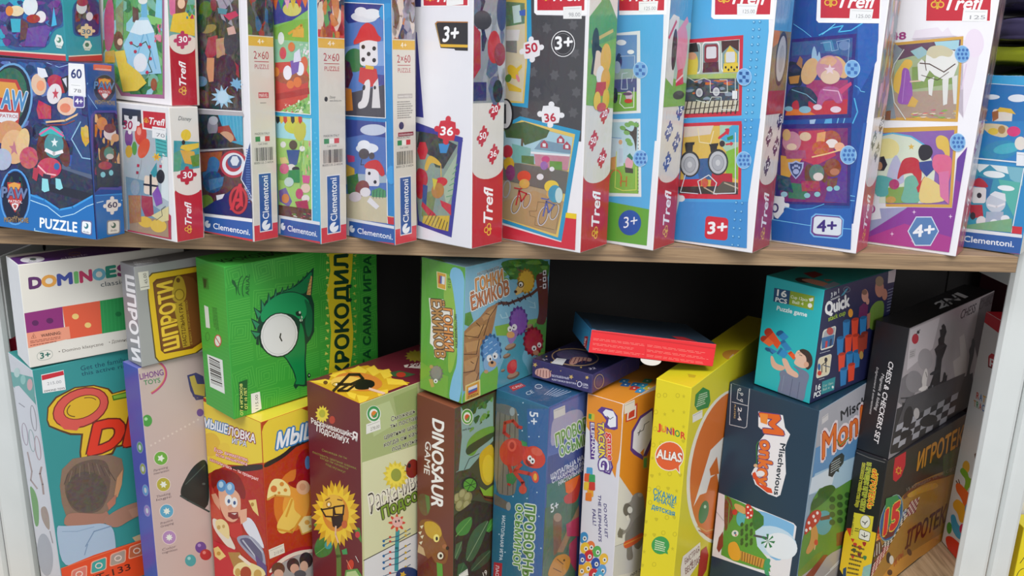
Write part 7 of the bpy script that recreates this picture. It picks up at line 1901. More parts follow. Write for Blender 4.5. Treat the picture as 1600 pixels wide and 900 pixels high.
b.P([(700, 860), (730, 800), (780, 785), (810, 810), (800, 860), (770, 905), (690, 905)], '#c88c34', 0.02).Ln([(740, 815), (770, 840)], 4, '#5c3c1c').Ln([(720, 860), (760, 880)], 4, '#5c3c1c').E(775, 820, 5, 6, '#2c1c10')
b.p('title_lettering').X('ПРОВОРНЫЙ', (738, 250), (985, 110), (730, 188), '#6ca048', 0.06, '#e4ecdc', 0.11).X('ОСЬМИНОГ', (756, 302), (980, 190), (750, 250), '#6ca048', 0.06, '#e4ecdc', 0.11)
b.p('lettering').X('ЩУПАЛЬЦА НАДЕВАЙ', (710, 414), (950, 266), (708, 390), '#e4e8f0', 0.04).X('СТАКАНЧИКИ РАССТАВЛЯЙ', (716, 436), (980, 280), (714, 414), '#e4e8f0', 0.04).X('НАСТОЛЬНАЯ ИГРА', (748, 446), (925, 338), (746, 424), '#e4e8f0', 0.04)
b.p('age_badge').X('5+', (710, 582), (748, 560), (706, 540), '#e8ecf0', 0.03)
b.f('R', 16); sticker(b, [(724, 112), (782, 88), (780, 42), (722, 66)], '', '#d4d4d0')
b.f('T', 17, 'fine_print')
b.X('CE', (20, 790), (66, 770), (0, 770), '#c8d4dc', 0.0).ring(96, 728, 26, 16, 4, '#c8d4dc')
for i in range(6):
    b.Ln([(136 + i * 16, 784 + i * 3), (200 + i * 24, 738 + i * 5)], 3, '#c8d0e0')
b.v(15).P([(536, 775), (600, 755), (630, 772), (560, 800)], '#b82c34').X('C.РЕП', (560, 788), (614, 772), (552, 780), '#f0e4e4', 0.02)
b.film().done()

# --- small violet picture card box lying flat
b = Box('purple', 'card_game_box', 'small flat violet box with gold stars, lying half under the red-sided box', 'card game', G_LOW,
        L='#3c3468', R='#403a70', T='#2c284c', other='#2c284c')
b.f('L', 17, 'cover_print')
b.P([(75, 610), (110, 600), (165, 605), (185, 640), (180, 665), (140, 675), (90, 655), (68, 640)], '#e0b0a0', 0.02)
for i in range(5):
    b.Ln([(90 + i * 20, 612 + i * 2), (84 + i * 22, 655 + i * 3)], 5, '#8a4c50')
b.p('lettering').X('ВОЛШЕБНЫЕ', (190, 660), (308, 680), (188, 645), '#e8e4f0', 0.02).X('КАРТИНКИ ВНУТРИ', (190, 685), (356, 716), (188, 672), '#e8e4f0', 0.02)
b.p('maker_logo').ring(380, 712, 17, 20, 5, '#e8e4f0').X('LUMA', (402, 720), (440, 728), (402, 702), '#e8e4f0', 0.03).X('CARDS', (402, 736), (440, 744), (402, 726), '#e8e4f0', 0.02)
b.p('cover_print')
for x, y, r in ((72, 578, 18), (322, 662, 18), (432, 666, 15), (182, 622, 6), (250, 620, 5), (98, 675, 5), (360, 690, 5), (130, 600, 4)):
    b.fan(x, y, r, 5, '#d8b868', r, 0.45, 12)
b.f('R', 17, 'round_emblem').ring(515, 693, 34, 52, 5, '#b09878', 12).E(515, 693, 22, 36, '#5c5078', 12, 0.05).ring(690, 612, 28, 46, 4, '#5c5470', 14)
b.f('T', 17, 'cover_print')
b.ring(350, 525, 165, 62, 8, '#b0906c', 4).E(330, 510, 110, 34, '#5c5474', 4, 0.05).P([(300, 570), (330, 520), (470, 530), (460, 560), (400, 545), (340, 580)], '#d09c8c', 0.02)
for i in range(5):
    b.Ln([(330 + i * 26, 530), (310 + i * 28, 565)], 6, '#7c4450')
for x, y in ((185, 560), (390, 596), (150, 520), (240, 470)):
    b.fan(x, y, 9, 5, '#d8b868', 7, 0.45)
b.X('5+', (130, 548), (165, 545), (120, 536), '#d8d0e0', 0.02).X('32', (450, 612), (495, 605), (440, 600), '#d8d0e0', 0.02)
b.f('T', 17); sticker(b, [(182, 568), (262, 582), (290, 540), (222, 532)], '', '#e4e4e4')
b.film().done()

# --- red sided box on top
b = Box('red', GB, 'flat open-ended box with bright red printed side and blue lid, tilted across its neighbours', 'board game', G_LOW,
        L='#3c88b8', R='#e0242c', T='#2c3c4c', other='#2c5c7c', lift=0.0)
b.f('R', 17, 'fine_print')
for k, (x0, y0, x1, y1) in enumerate(((474, 388, 838, 432), (850, 434, 1300, 495))):
    h = 108
    for r in range(4):
        a, c = y0 + r * 34, y1 + r * 34
        b.tiny([(x0 - r * 2, a + 18), (x1 - r * 3, c + 18), (x1 - r * 3, c), (x0 - r * 2, a)], 2, '#f08c80', r + 10 * k, 0.25)
b.Ln([(842, 432), (832, 552)], 2, '#c01c24')
b.p('side_print').P([(455, 336), (1330, 462), (1330, 472), (455, 346)], '#c81c24')
b.f('T', 17, 'lid_print')
b.P([(400, 300), (480, 330), (560, 345), (455, 345)], '#4c9cc8').P([(480, 335), (1330, 465), (1250, 430), (600, 330)], '#38485c', 0.04).P([(355, 250), (440, 262), (470, 330), (400, 318)], '#204c70')
b.P([(1020, 380), (1100, 385), (1280, 445), (1180, 440), (1060, 400)], '#b02c34').P([(1060, 410), (1140, 425), (1110, 440)], '#7cc0dc').X('Trefl', (1150, 432), (1250, 446), (1130, 420), '#f0e8e8', 0.03)
b.P([(490, 338), (700, 366), (660, 372), (500, 352)], '#b02430').P([(780, 370), (1040, 408), (1030, 414), (800, 386)], '#d8dce0', 0.1)
b.f('L', 17, 'side_print').P([(400, 320), (455, 340), (440, 520), (395, 480)], '#3c94c0').P([(415, 380), (440, 380), (425, 480), (405, 478)], '#b8242c').X('Trefl', (408, 470), (416, 392), (422, 474), '#f0dcdc', 0.03)
b.p('tuck_flap', 'white thumb tab under the side')
b.face = 'R'
b.done()
tab = [(0.066 + 0.011 * math.cos(math.radians(a)), 0.0006, -0.0002 + 0.006 * math.sin(math.radians(a))) for a in range(180, 361, 15)]
vs = tab + [(x, y - 0.0006, z) for x, y, z in tab]
n = len(tab)
o = link_mesh('thumb_tab', vs, [tuple(range(n)), tuple(range(2 * n - 1, n - 1, -1))] + [(i, (i + 1) % n, n + (i + 1) % n, n + i) for i in range(n)], mat_plain('white_card', '#dcd6d0', 0.6), b.root)
o['label'] = 'pale thumb tab below the red side'

# --- stacking elephant
b = Box('stack', GB, 'narrow orange and white elephant stacking game box, left of the bright yellow box', 'board game', G_LOW,
        L='#d8d6dc', R='#d8d4cc', T='#dc8c2c', other='#b87c34')
b.f('L', 18, 'cover_print')
b.P([(70, 30), (260, 85), (225, 420), (180, 300), (130, 170), (75, 130)], '#e08c28').P([(78, 40), (250, 95), (215, 440), (150, 300), (80, 200)], '#e08c28')
b.p('title_lettering').P([(150, 140), (130, 125), (150, 106), (200, 118), (225, 150), (226, 210), (210, 216), (180, 210), (160, 200), (172, 170)], '#5c3c88').P([(156, 132), (170, 118), (205, 128), (218, 155), (218, 200), (190, 204), (178, 190), (185, 160), (165, 148)], '#e8e8ec').Ln([(176, 150), (190, 165), (205, 155)], 3, '#3c3c44')
b.X('TACKIN', (134, 178), (140, 345), (162, 184), '#e8d044', 0.08, '#5c3c88', 0.14).P([(160, 345), (196, 360), (205, 390), (190, 425), (160, 415), (165, 380)], '#5c3c88').P([(166, 352), (190, 364), (196, 388), (186, 415), (168, 408), (178, 384)], '#e8e8ec')
b.X('G', (140, 345), (140, 400), (188, 350), '#e8e8ec', 0.04, '#5c3c88', 0.12)
b.X('game', (178, 228), (180, 356), (205, 232), '#d83c34', 0.07, '#f0ece8', 0.06).P([(94, 176), (118, 180), (118, 352), (98, 352)], '#5c3c88').X('ELEPHANT', (100, 182), (104, 348), (116, 184), '#f0ece8', 0.03)
b.Q([(90, 168), (116, 172), (118, 140), (92, 136)], 'round', '#c8b434').Q([(88, 160), (102, 165), (104, 142), (90, 138)], 'rect', '#3c8c4c')
b.p('lettering').X('DO NOT LET', (160, 560), (166, 720), (174, 562), '#3c3474', 0.04, shear=0.1).X("THE ELEPHANTS", (134, 520), (136, 738), (148, 522), '#3c3474', 0.04, shear=0.1).X('FALL!', (106, 586), (110, 662), (122, 588), '#3c3474', 0.04, shear=0.1)
b.p('building_blocks_picture')
for x, y, c in ((92, 412, '#4c9cc8'), (82, 440, '#dc5c34'), (104, 445, '#3c9c5c'), (80, 480, '#dcc03c'), (96, 510, '#e0a034'), (104, 480, '#c83c34'), (88, 530, '#e07c2c')):
    b.Q([(x - 14, y + 16), (x + 16, y + 20), (x + 16, y - 20), (x - 12, y - 22)], 'round', c)
b.p('game_pieces_picture')
for x, y, c in ((66, 720, '#3c8cc0'), (98, 762, '#e0783c'), (128, 785, '#5cac54'), (72, 768, '#e8c03c'), (160, 820, '#e8b83c'), (90, 805, '#c83034'), (56, 820, '#3c5cac'), (122, 840, '#2c50a0'), (84, 860, '#e8b434'), (152, 872, '#5c9cd0'), (112, 890, '#c83438'), (54, 872, '#e0a838'), (140, 900, '#4ca4c8')):
    b.E(x, y, 21, 27, c, 10).E(x + 5, y + 4, 9, 11, '#e8e8e0').E(x + 5, y + 4, 4, 5, '#3c3c44')
b.f('R', 18, 'cover_print')
b.P([(250, 85), (420, 20), (400, 560), (380, 640), (300, 530), (225, 420), (235, 300)], '#e08c28').P([(225, 420), (300, 530), (380, 640), (375, 905), (190, 905)], '#dcdad6').P([(200, 765), (260, 745), (380, 700), (380, 860), (200, 905)], '#c8c8cc').Ln([(200, 765), (300, 730), (380, 700)], 2, '#8c8c90')
b.p('maker_mark').P([(262, 180), (264, 120), (318, 88), (316, 160)], '#c83c30').P([(268, 172), (270, 125), (312, 100), (310, 155)], '#e8dcd0').P([(274, 165), (278, 135), (305, 115), (303, 150)], '#c83c30')
b.p('title_lettering').P([(284, 310), (290, 220), (330, 150), (390, 110), (395, 260), (350, 360), (300, 330)], '#5c3c88').P([(294, 300), (300, 226), (334, 162), (386, 124), (388, 240), (345, 335), (318, 320)], '#e8e8ec').Ln([(318, 230), (345, 215), (350, 190), (372, 175)], 3, '#3c3c44').Ln([(330, 215), (322, 240)], 3, '#3c3c44').P([(330, 322), (350, 300), (345, 340)], '#e08c28')
b.Q([(342, 400), (372, 395), (374, 335), (344, 340)], 'round', '#c8a838').Q([(346, 392), (360, 390), (362, 345), (348, 348)], 'rect', '#5cac5c')
b.p('elephant_picture')
b.P([(260, 700), (290, 640), (330, 600), (355, 560), (358, 700), (345, 740), (325, 776), (305, 770), (298, 740), (290, 760), (300, 820), (266, 830), (268, 760), (258, 740)], '#84807c', 0.03)
b.P([(255, 560), (285, 555), (295, 520), (325, 505), (348, 525), (352, 580), (330, 610), (300, 640), (275, 690), (235, 715), (220, 705), (240, 675), (262, 690), (290, 630), (260, 620), (252, 590)], '#928e8a', 0.02)
b.E(270, 590, 20, 30, '#6c6864').E(282, 590, 12, 16, '#e0e0dc').P([(250, 740), (290, 725), (345, 690), (345, 720), (300, 755), (256, 775)], '#d8603c').Ln([(252, 755), (345, 712)], 4, '#e8a048').P([(262, 620), (275, 612), (280, 635), (268, 640)], '#e8e4dc').E(330, 520, 12, 10, '#b4b0ac').P([(225, 695), (235, 672), (250, 690), (246, 722), (226, 718)], '#74706c')
b.p('lettering').X('007-33', (285, 905), (345, 870), (284, 892), '#26262a', 0.03)
sticker(b, [(256, 142), (306, 118), (304, 72), (256, 94)], '', '#e4dcd0')
b.f('T', 17, 'elephant_blocks_picture')
for x, y, c in ((690, 690, '#3c8cc0'), (770, 715, '#2c7cb0'), (830, 740, '#5cac9c'), (700, 715, '#3c6ca8'), (760, 740, '#c83c34'), (820, 720, '#3c9cc0'), (860, 740, '#c8b43c'), (800, 760, '#3c8cc0'), (850, 690, '#4c9c6c')):
    b.Q([(x - 40, y + 10), (x + 20, y + 16), (x + 40, y - 10), (x - 16, y - 16)], 'round', c).E(x, y, 8, 4, '#e0e4e0')
b.done()

# --- yellow word game
b = Box('alias', GB, 'tall bright yellow word game box with an orange speech bubble and JUNIOR lettering', 'board game', G_LOW,
        L='#e2d222', R='#dcd02c', T='#d8c824', other='#c8b820')
b.f('L', 18, 'icon_pattern')
rnd = random.Random(8)
for i in range(46):
    y = 60 + (i // 4) * 72 + rnd.uniform(-12, 12)
    x = 415 - y * 0.08 + (i % 4) * 44 + rnd.uniform(-8, 8)
    k = rnd.randrange(3)
    if k == 0:
        b.ring(x, y, 10, 11, 3, '#c8b81c')
    elif k == 1:
        b.Q([(x - 9, y + 10), (x + 9, y + 12), (x + 9, y - 10), (x - 9, y - 12)], 'star', '#cabb20')
    else:
        b.Q([(x - 8, y + 8), (x + 9, y + 10), (x + 8, y - 8), (x - 9, y - 10)], 'shield', '#cabb20')
b.p('title_lettering')
for ch, c, x0, x1, y in (('J', '#d8402c', 412, 426, 212), ('U', '#e8842c', 430, 452, 222), ('N', '#8a3c74', 456, 478, 232), ('I', '#d8402c', 484, 490, 236), ('O', '#3c8c48', 494, 516, 244), ('R', '#d8402c', 522, 542, 254)):
    b.X(ch, (x0, y), (x1, y + 6), (x0, y - 32), c, 0.06)
b.E(468, 338, 68, 70, '#f0e4d0', 10).E(468, 338, 64, 66, '#e0602c', 10).P([(498, 400), (518, 424), (516, 380)], '#f0e4d0').P([(500, 396), (514, 414), (512, 382)], '#e0602c')
b.X('ALiAS', (408, 345), (524, 366), (412, 302), '#f0ece4', 0.06, '#a8401c', 0.05)
b.p('lettering').X('СКАЖИ', (392, 518), (498, 558), (394, 486), '#2c8cac', 0.04).X('ИНАЧЕ', (396, 546), (490, 582), (398, 522), '#2c8cac', 0.04).X('детская', (384, 584), (492, 620), (386, 558), '#2c8cac', 0.04)
b.p('speech_mark').E(426, 756, 42, 42, '#3c9c4c', 12).P([(440, 790), (462, 798), (456, 775)], '#3c9c4c').tiny([(398, 778), (452, 790), (456, 744), (402, 728)], 5, '#d8e4c0', 4)
b.f('R', 18, 'cover_print')
b.E(738, 385, 182, 368, '#f0ecd8', 10, n=48)
b.E(742, 382, 170, 356, '#dc7428', 10, n=48)
b.P([(580, 575), (660, 310), (720, 250), (780, 230), (780, 440), (700, 480), (690, 420), (660, 440), (640, 510), (610, 520)], '#f0ece4').P([(655, 400), (690, 340), (700, 420), (660, 430)], '#dc7428')
b.E(628, 600, 22, 55, '#3c8048', 12, 0.02).E(634, 575, 6, 8, '#c8e0c0').Ln([(600, 668), (640, 690), (680, 680)], 6, '#e0a860').Ln([(605, 685), (640, 706), (690, 692)], 5, '#c8602c')
b.p('speech_mark').P([(585, 100), (590, 50), (625, 15), (655, 30), (660, 80), (650, 110), (600, 125)], '#348840').tiny([(592, 112), (640, 92), (652, 32), (608, 46)], 6, '#c8dcb8', 9)
b.p('lettering').P([(520, 860), (530, 808), (612, 740), (610, 830), (560, 905), (520, 905)], '#f0e8dc').X('БЫСТРАЯ', (540, 846), (608, 784), (538, 820), '#8a5c58', 0.02).X('И', (566, 852), (576, 844), (565, 830), '#8a5c58', 0.02).X('ВЕСЕЛАЯ', (542, 892), (612, 832), (540, 864), '#8a5c58', 0.02)
b.P([(605, 850), (615, 780), (640, 760), (650, 800), (640, 870), (620, 905), (600, 900)], '#b83828', 0.03)
b.f('R', 18); sticker(b, [(576, 182), (622, 158), (622, 120), (576, 144)], '', '#e4e0d4')
b.f('T', 17, 'top_emblem').E(1470, 515, 100, 40, '#cc8c34', 6).X('Alias', (1420, 530), (1520, 520), (1430, 505), '#d8c8a0', 0.03)
b.X('СКАЖИ ИНАЧЕ', (1290, 640), (1385, 580), (1310, 645), '#6c6424', 0.02).P([(1130, 640), (1190, 650), (1180, 668), (1140, 664)], '#c0a828', 0.05)
b.done()



# --- mischievous monkey game
b = Box('monkey', GB, 'tall dark navy monkey game box with a palm island picture, under the turquoise box', 'board game', G_LOW,
        L='#1c3a50', R='#8ca4b8', T='#1a3648', other='#1c3040')
b.f('L', 20, 'player_mark')
b.Ln([(128, 0), (120, 190), (190, 206), (200, 200), (214, 20), (134, -4)], 3, '#c8d0d8').Ln([(132, 84), (204, 102)], 3, '#c8d0d8')
b.Ln([(160, 24), (155, 70), (182, 84)], 3, '#c8d0d8').ring(168, 26, 6, 7, 3, '#c8d0d8').ring(178, 48, 6, 7, 3, '#c8d0d8').ring(176, 76, 6, 7, 3, '#c8d0d8').Ln([(164, 40), (172, 44)], 3, '#c8d0d8')
b.X('2-4', (160, 108), (158, 170), (178, 112), '#e0e4e8', 0.03).X('PLAYERS', (142, 96), (140, 160), (150, 98), '#c8b078', 0.02)
b.p('title_lettering')
b.P([(255, 128), (370, 146), (380, 205), (404, 236), (390, 270), (380, 300), (384, 420), (358, 520), (340, 530), (300, 515), (240, 470), (222, 420), (235, 395), (255, 380), (252, 330), (258, 270), (290, 230), (255, 200)], '#e8e8ec')
b.X('M', (262, 138), (282, 226), (358, 150), '#e06828', 0.07, '#5c3c78', 0.04).X('onkey', (266, 262), (250, 468), (330, 276), '#e07430', 0.08, '#5c3c78', 0.05).P([(262, 138), (300, 142), (296, 190), (266, 180)], '#e89040')
b.P([(226, 420), (240, 410), (262, 470), (316, 490), (322, 512), (296, 508), (248, 470)], '#d84c28').Ln([(254, 270), (246, 290), (248, 390)], 3, '#3c8c3c').E(265, 420, 20, 14, '#e4e4e8').E(242, 382, 9, 8, '#d8b088')
b.X('Mischevious', (358, 278), (328, 518), (384, 282), '#1c2c3c', 0.05)
b.p('island_picture')
b.P([(60, 505), (96, 520), (420, 652), (434, 668), (400, 905), (330, 905), (38, 805)], '#e4e4ea')
b.P([(225, 575), (420, 655), (425, 670), (402, 800), (330, 840), (220, 700)], '#7cb8e4', 0.0).E(330, 740, 110, 70, '#c0dcf0', 20).E(360, 760, 80, 60, '#e4ecf4', 20)
b.P([(98, 520), (230, 580), (280, 620), (280, 660), (240, 690), (250, 760), (300, 820), (312, 880), (250, 865), (140, 830), (80, 800), (96, 660)], '#5c9c3c', 0.03)
b.P([(98, 520), (130, 540), (140, 620), (120, 650), (100, 700), (94, 640)], '#7c4c34', 0.08).Ln([(104, 530), (140, 600)], 4, '#5c8c3c').Ln([(120, 560), (112, 690)], 4, '#6c9c48').Ln([(60, 600), (92, 640)], 3, '#b8b8b8').P([(60, 770), (70, 720), (90, 690), (90, 760), (70, 790)], '#8a4030')
b.P([(230, 585), (262, 600), (282, 630), (278, 665), (236, 690), (225, 640)], '#3c7434', 0.04).E(172, 632, 20, 34, '#5cb4bc').E(200, 620, 14, 10, '#5cb4bc')
b.P([(140, 565), (150, 558), (190, 575), (200, 598), (190, 612), (150, 590)], '#d8a868').P([(196, 560), (220, 566), (234, 600), (226, 630), (200, 634), (194, 600)], '#c83430')
for x, y in ((206, 576), (220, 590), (208, 604), (222, 616), (206, 625)):
    b.E(x, y, 5, 5, '#f0e8e0')
b.E(145, 600, 12, 14, '#c83c34', 0, 0.05)
for i in range(15):
    b.E(178 + (i % 3) * 22, 658 + (i // 3) * 22 + (i % 2) * 8, 7, 11, '#3c5c2c', 20)
b.E(146, 700, 16, 15, '#e0e4dc').E(146, 698, 6, 6, '#4c7c90').E(150, 708, 4, 4, '#c8443c')
b.P([(115, 745), (150, 735), (172, 780), (170, 830), (130, 825), (112, 790)], '#e0a434', 0.02).P([(170, 780), (285, 822), (275, 862), (172, 826)], '#c89444', 0.08)
for i in range(8):
    b.Ln([(180 + i * 13, 786 + i * 5), (178 + i * 12, 826 + i * 5)], 4, '#7c5424')
b.Ln([(236, 710), (296, 722)], 10, '#4c4c58')
for a in range(7):
    t = a * 0.9
    b.P([(300, 736), (300 + 34 * math.cos(t), 736 + 34 * math.sin(t)), (300 + 30 * math.cos(t + 0.35), 736 + 34 * math.sin(t + 0.35))], '#2c7c4c')
b.P([(290, 815), (314, 820), (306, 845), (318, 855), (300, 868), (310, 900), (285, 895), (282, 850)], '#3c9c6c', 0.03)
b.f('R', 20, 'cover_print')
b.P([(540, 125), (800, -60), (800, 250), (520, 330)], '#a8a8b0').P([(524, 300), (800, 160), (800, 420), (500, 500)], '#5c90c0').P([(520, 420), (800, 300), (800, 440), (490, 520)], '#a4c4dc').P([(505, 440), (620, 380), (600, 470), (490, 520)], '#d0dce8')
b.P([(497, 600), (510, 540), (540, 490), (590, 475), (620, 490), (700, 440), (800, 400), (800, 800), (440, 905), (434, 830)], '#548c38', 0.03)
b.P([(495, 600), (505, 545), (535, 530), (530, 505), (560, 480), (600, 470), (620, 490), (580, 540), (530, 580)], '#2c5c28', 0.04).E(560, 650, 40, 58, '#4ca0ac', 10).P([(620, 700), (800, 640), (800, 720), (620, 760)], '#7c4c2c', 0.06)
for i in range(12):
    b.E(600 + (i % 3) * 36, 540 + (i // 3) * 36 - (i % 3) * 10, 14, 14, '#2c5424', -20)
b.P([(540, 625), (590, 612), (588, 632), (545, 640)], '#6c3424').P([(500, 660), (520, 650), (535, 700), (530, 745), (490, 800), (472, 790), (500, 730)], '#c89050', 0.02).P([(470, 690), (480, 630), (510, 592), (540, 588), (552, 610), (535, 650), (500, 680), (470, 712)], '#b8242c')
for x, y in ((490, 650), (512, 620), (530, 604), (520, 640), (496, 676), (478, 685)):
    b.E(x, y, 6, 8, '#f0e4e0')
b.E(524, 742, 9, 14, '#c83830').Ln([(520, 755), (516, 775)], 5, '#d8b080')
b.P([(440, 880), (520, 800), (560, 780), (500, 905), (440, 905)], '#6c8c30', 0.05).P([(450, 905), (600, 790), (700, 740), (700, 905)], '#a8a4a4').P([(470, 905), (560, 800), (580, 800), (510, 905)], '#8a3c28')
b.Ln([(560, 905), (640, 830)], 4, '#d8dce0').Ln([(590, 870), (660, 800)], 4, '#d8dce0')
b.p('title_lettering').X('Mischevious', (642, 172), (900, 10), (640, 126), '#26282c', 0.05)
b.X('Monkey', (554, 352), (860, 140), (556, 220), '#e07028', 0.05, '#e8dce0', 0.09).X('Monkey', (554, 352), (860, 140), (556, 220), '#a83420', 0.06).X('Monkey', (554, 350), (860, 138), (556, 222), '#e4742c', 0.02)
b.Ln([(622, 262), (636, 290), (680, 250)], 4, '#3c8c4c')
b.p('speech_mark').P([(582, 430), (586, 380), (610, 345), (645, 322), (657, 335), (652, 370), (630, 400), (632, 412), (618, 408), (600, 436)], '#16283c').tiny([(592, 420), (636, 392), (648, 334), (596, 364)], 5, '#c8d4dc', 3, 0.3)
b.f('R', 20); sticker(b, [(552, 190), (582, 166), (582, 136), (553, 158)], '', '#c8c4c4')
b.done()

# --- quick stack cups
b = Box('quick', 'cup_stacking_game_box', 'turquoise and navy cup stacking box with blowing boy, standing on the navy monkey box', 'board game', G_LOW,
        L='#24b4bc', R='#20244c', T='#1c9c9c', other='#1c8c94')
b.f('L', 19, 'count_panel')
b.P([(412, 186), (506, 204), (498, 284), (406, 266)], '#1c4c74').P([(506, 204), (648, 236), (640, 318), (498, 284)], '#8ca82c')
b.X('16', (428, 232), (482, 242), (432, 194), '#f0f4f4', 0.06).X('PCS', (418, 266), (484, 280), (422, 240), '#f0f4f4', 0.06)
b.X('Cup 12pcs', (508, 246), (606, 266), (510, 228), '#e8f0d8', 0.03).X('Ball 4', (518, 276), (582, 290), (520, 258), '#e8f0d8', 0.03)
b.P([(614, 250), (640, 244), (640, 262), (620, 268)], '#eef0e8').E(621, 290, 13, 14, '#eef0e8')
b.p('title_lettering').X('Puzzle game', (426, 316), (602, 356), (430, 290), '#e8f4f4', 0.05)
b.p('cover_photograph')
def cup(q, c, d):
    b.P(q, c).P([q[0], q[1], ((q[1][0] * 3 + q[2][0]) / 4, (q[1][1] * 3 + q[2][1]) / 4), ((q[0][0] * 3 + q[3][0]) / 4, (q[0][1] * 3 + q[3][1]) / 4)], d)
cup([(360, 540), (400, 575), (430, 560), (385, 535)], '#2c7cb8', '#1c5c94')
cup([(425, 460), (460, 438), (496, 474), (466, 502)], '#2c84c0', '#1c5c94')
cup([(440, 505), (470, 490), (516, 548), (480, 556)], '#2c80bc', '#2068a0')
cup([(425, 570), (450, 535), (496, 568), (470, 600)], '#2c8cc8', '#2068a0')
cup([(355, 455), (392, 424), (452, 510), (430, 545)], '#e0502c', '#b83420')
cup([(333, 495), (362, 466), (412, 510), (384, 530)], '#e8683c', '#b83420')
cup([(490, 570), (510, 556), (545, 590), (525, 608)], '#e85a30', '#c84020')
b.E(374, 440, 22, 16, '#a83020', -38).E(348, 482, 18, 14, '#a83020', -38).E(442, 450, 20, 12, '#1c5484', -30).E(374, 548, 18, 10, '#1c5484', 30)
b.P([(388, 588), (402, 582), (420, 630), (470, 645), (475, 665), (440, 675), (395, 650)], '#dcae98').P([(455, 598), (485, 600), (510, 660), (556, 690), (550, 722), (500, 712), (466, 640)], '#e0b4a0')
b.P([(520, 640), (545, 650), (600, 675), (620, 700), (600, 760), (585, 862), (500, 845), (425, 805), (450, 720), (440, 680), (470, 665), (490, 690), (550, 720), (560, 680)], '#747c98', 0.02)
b.Ln([(520, 720), (500, 830)], 4, '#5c6480').Ln([(560, 740), (545, 840)], 4, '#5c6480').Ln([(470, 700), (455, 790)], 3, '#8c94ac')
b.P([(540, 600), (530, 585), (545, 555), (570, 548), (600, 570), (620, 620), (615, 650), (580, 660), (545, 645), (525, 625)], '#e4bca8', 0.0)
b.P([(556, 552), (580, 542), (615, 556), (636, 590), (636, 640), (612, 668), (596, 660), (602, 630), (600, 590), (575, 570)], '#3c2c30', 0.02).E(600, 636, 15, 17, '#dca890').Ln([(560, 578), (575, 584)], 3, '#3c2c2c').Ln([(550, 568), (566, 566)], 2, '#5c4038')
b.f('R', 19, 'title_lettering')
b.X('3 in 1', (744, 244), (790, 216), (744, 216), '#e8ecf0', 0.04).X('Ideastic', (744, 262), (796, 238), (742, 250), '#e8ecf0', 0.02)
b.X('Quick', (712, 346), (852, 292), (710, 272), '#f0f0f0', 0.08).X('stack cup', (728, 382), (828, 342), (728, 354), '#9cb83c', 0.05)
b.p('cover_photograph').P([(800, 236), (830, 194), (846, 186), (820, 226)], '#3c94b0').ring(836, 196, 20, 16, 2, '#8c94a0')
b.E(858, 334, 14, 25, '#e89c30').E(943, 232, 20, 38, '#c89080', 0, 0.02).E(940, 212, 16, 16, '#7c5848').P([(905, 360), (910, 300), (935, 275), (962, 290), (955, 355)], '#6c2458', 0.02).E(958, 265, 10, 20, '#c89080')
b.E(1028, 190, 26, 52, '#b87c68', 0, 0.02).E(1028, 148, 24, 30, '#8c7458').P([(962, 420), (970, 310), (1010, 262), (1056, 262), (1052, 360), (1000, 440)], '#6c8c38', 0.02).E(1058, 225, 16, 34, '#b87c68').P([(955, 340), (975, 330), (970, 420), (955, 430)], '#a87060')
for x, y, c in ((834, 380, 0), (884, 370, 1), (932, 360, 0), (798, 478, 0), (846, 468, 1), (888, 464, 1), (938, 450, 2), (806, 574, 1), (852, 566, 0), (894, 556, 0), (816, 660, 0), (862, 634, 1), (920, 470, 2)):
    cc, dd = (('#2c7cb8', '#1c5c90'), ('#e0482c', '#b03420'), ('#a03c2c', '#7c2c20'))[c]
    b.P([(x - 20, y + 6), (x + 22, y - 6), (x + 14, y + 92), (x - 18, y + 104)], cc).E(x + 1, y, 20, 9, dd, -14)
b.E(920, 580, 12, 24, '#b08c4c')
b.p('photo_inset')
b.Q([(680, 556), (758, 532), (776, 406), (698, 434)], 'round', '#d8d8cc').Q([(686, 546), (754, 524), (770, 414), (704, 440)], 'round', '#a8acb0', 0.03).P([(690, 480), (765, 460), (758, 520), (688, 545)], '#3c6c9c', 0.1).E(738, 440, 20, 22, '#b84848', 0, 0.1).P([(712, 500), (724, 496), (720, 535), (708, 540)], '#c83c3c').P([(738, 488), (750, 484), (746, 525), (734, 530)], '#2c3c5c')
b.Q([(655, 720), (734, 694), (750, 570), (670, 598)], 'round', '#d8d4c0').Q([(662, 708), (730, 686), (744, 578), (676, 602)], 'round', '#ddd0b0').Ln([(690, 680), (690, 640), (714, 620), (714, 680)], 5, '#2c2c34').E(714, 608, 9, 14, '#2c2c34').Ln([(700, 640), (736, 650)], 5, '#3c4c6c').E(674, 650, 9, 20, '#2c5c94').E(676, 686, 12, 14, '#c83c30')
b.tiny([(678, 574), (752, 552), (753, 546), (680, 567)], 1, '#c8ccd4', 3).tiny([(672, 728), (712, 716), (713, 710), (674, 722)], 1, '#c8ccd4', 3)
b.p('count_panel').P([(692, 736), (770, 708), (762, 784), (686, 812)], '#2c8c94')
b.X('16', (654, 788), (682, 778), (656, 756), '#f0f4f4', 0.05).X('PCS', (642, 832), (682, 816), (646, 800), '#f0f4f4', 0.05).X('Cup 12pcs', (696, 768), (756, 748), (697, 754), '#c0d8c8', 0.01).X('Ball 4', (696, 790), (734, 778), (697, 776), '#c0d8c8', 0.01).E(754, 768, 6, 8, '#e0e8e4')
b.tiny([(1070, 330), (1122, 310), (1130, 170), (1078, 190)], 8, '#8a90a8', 12, 0.3)
b.f('R', 19); sticker(b, [(1076, 160), (1122, 150), (1124, 76), (1082, 80)], '', '#c8b8bc')
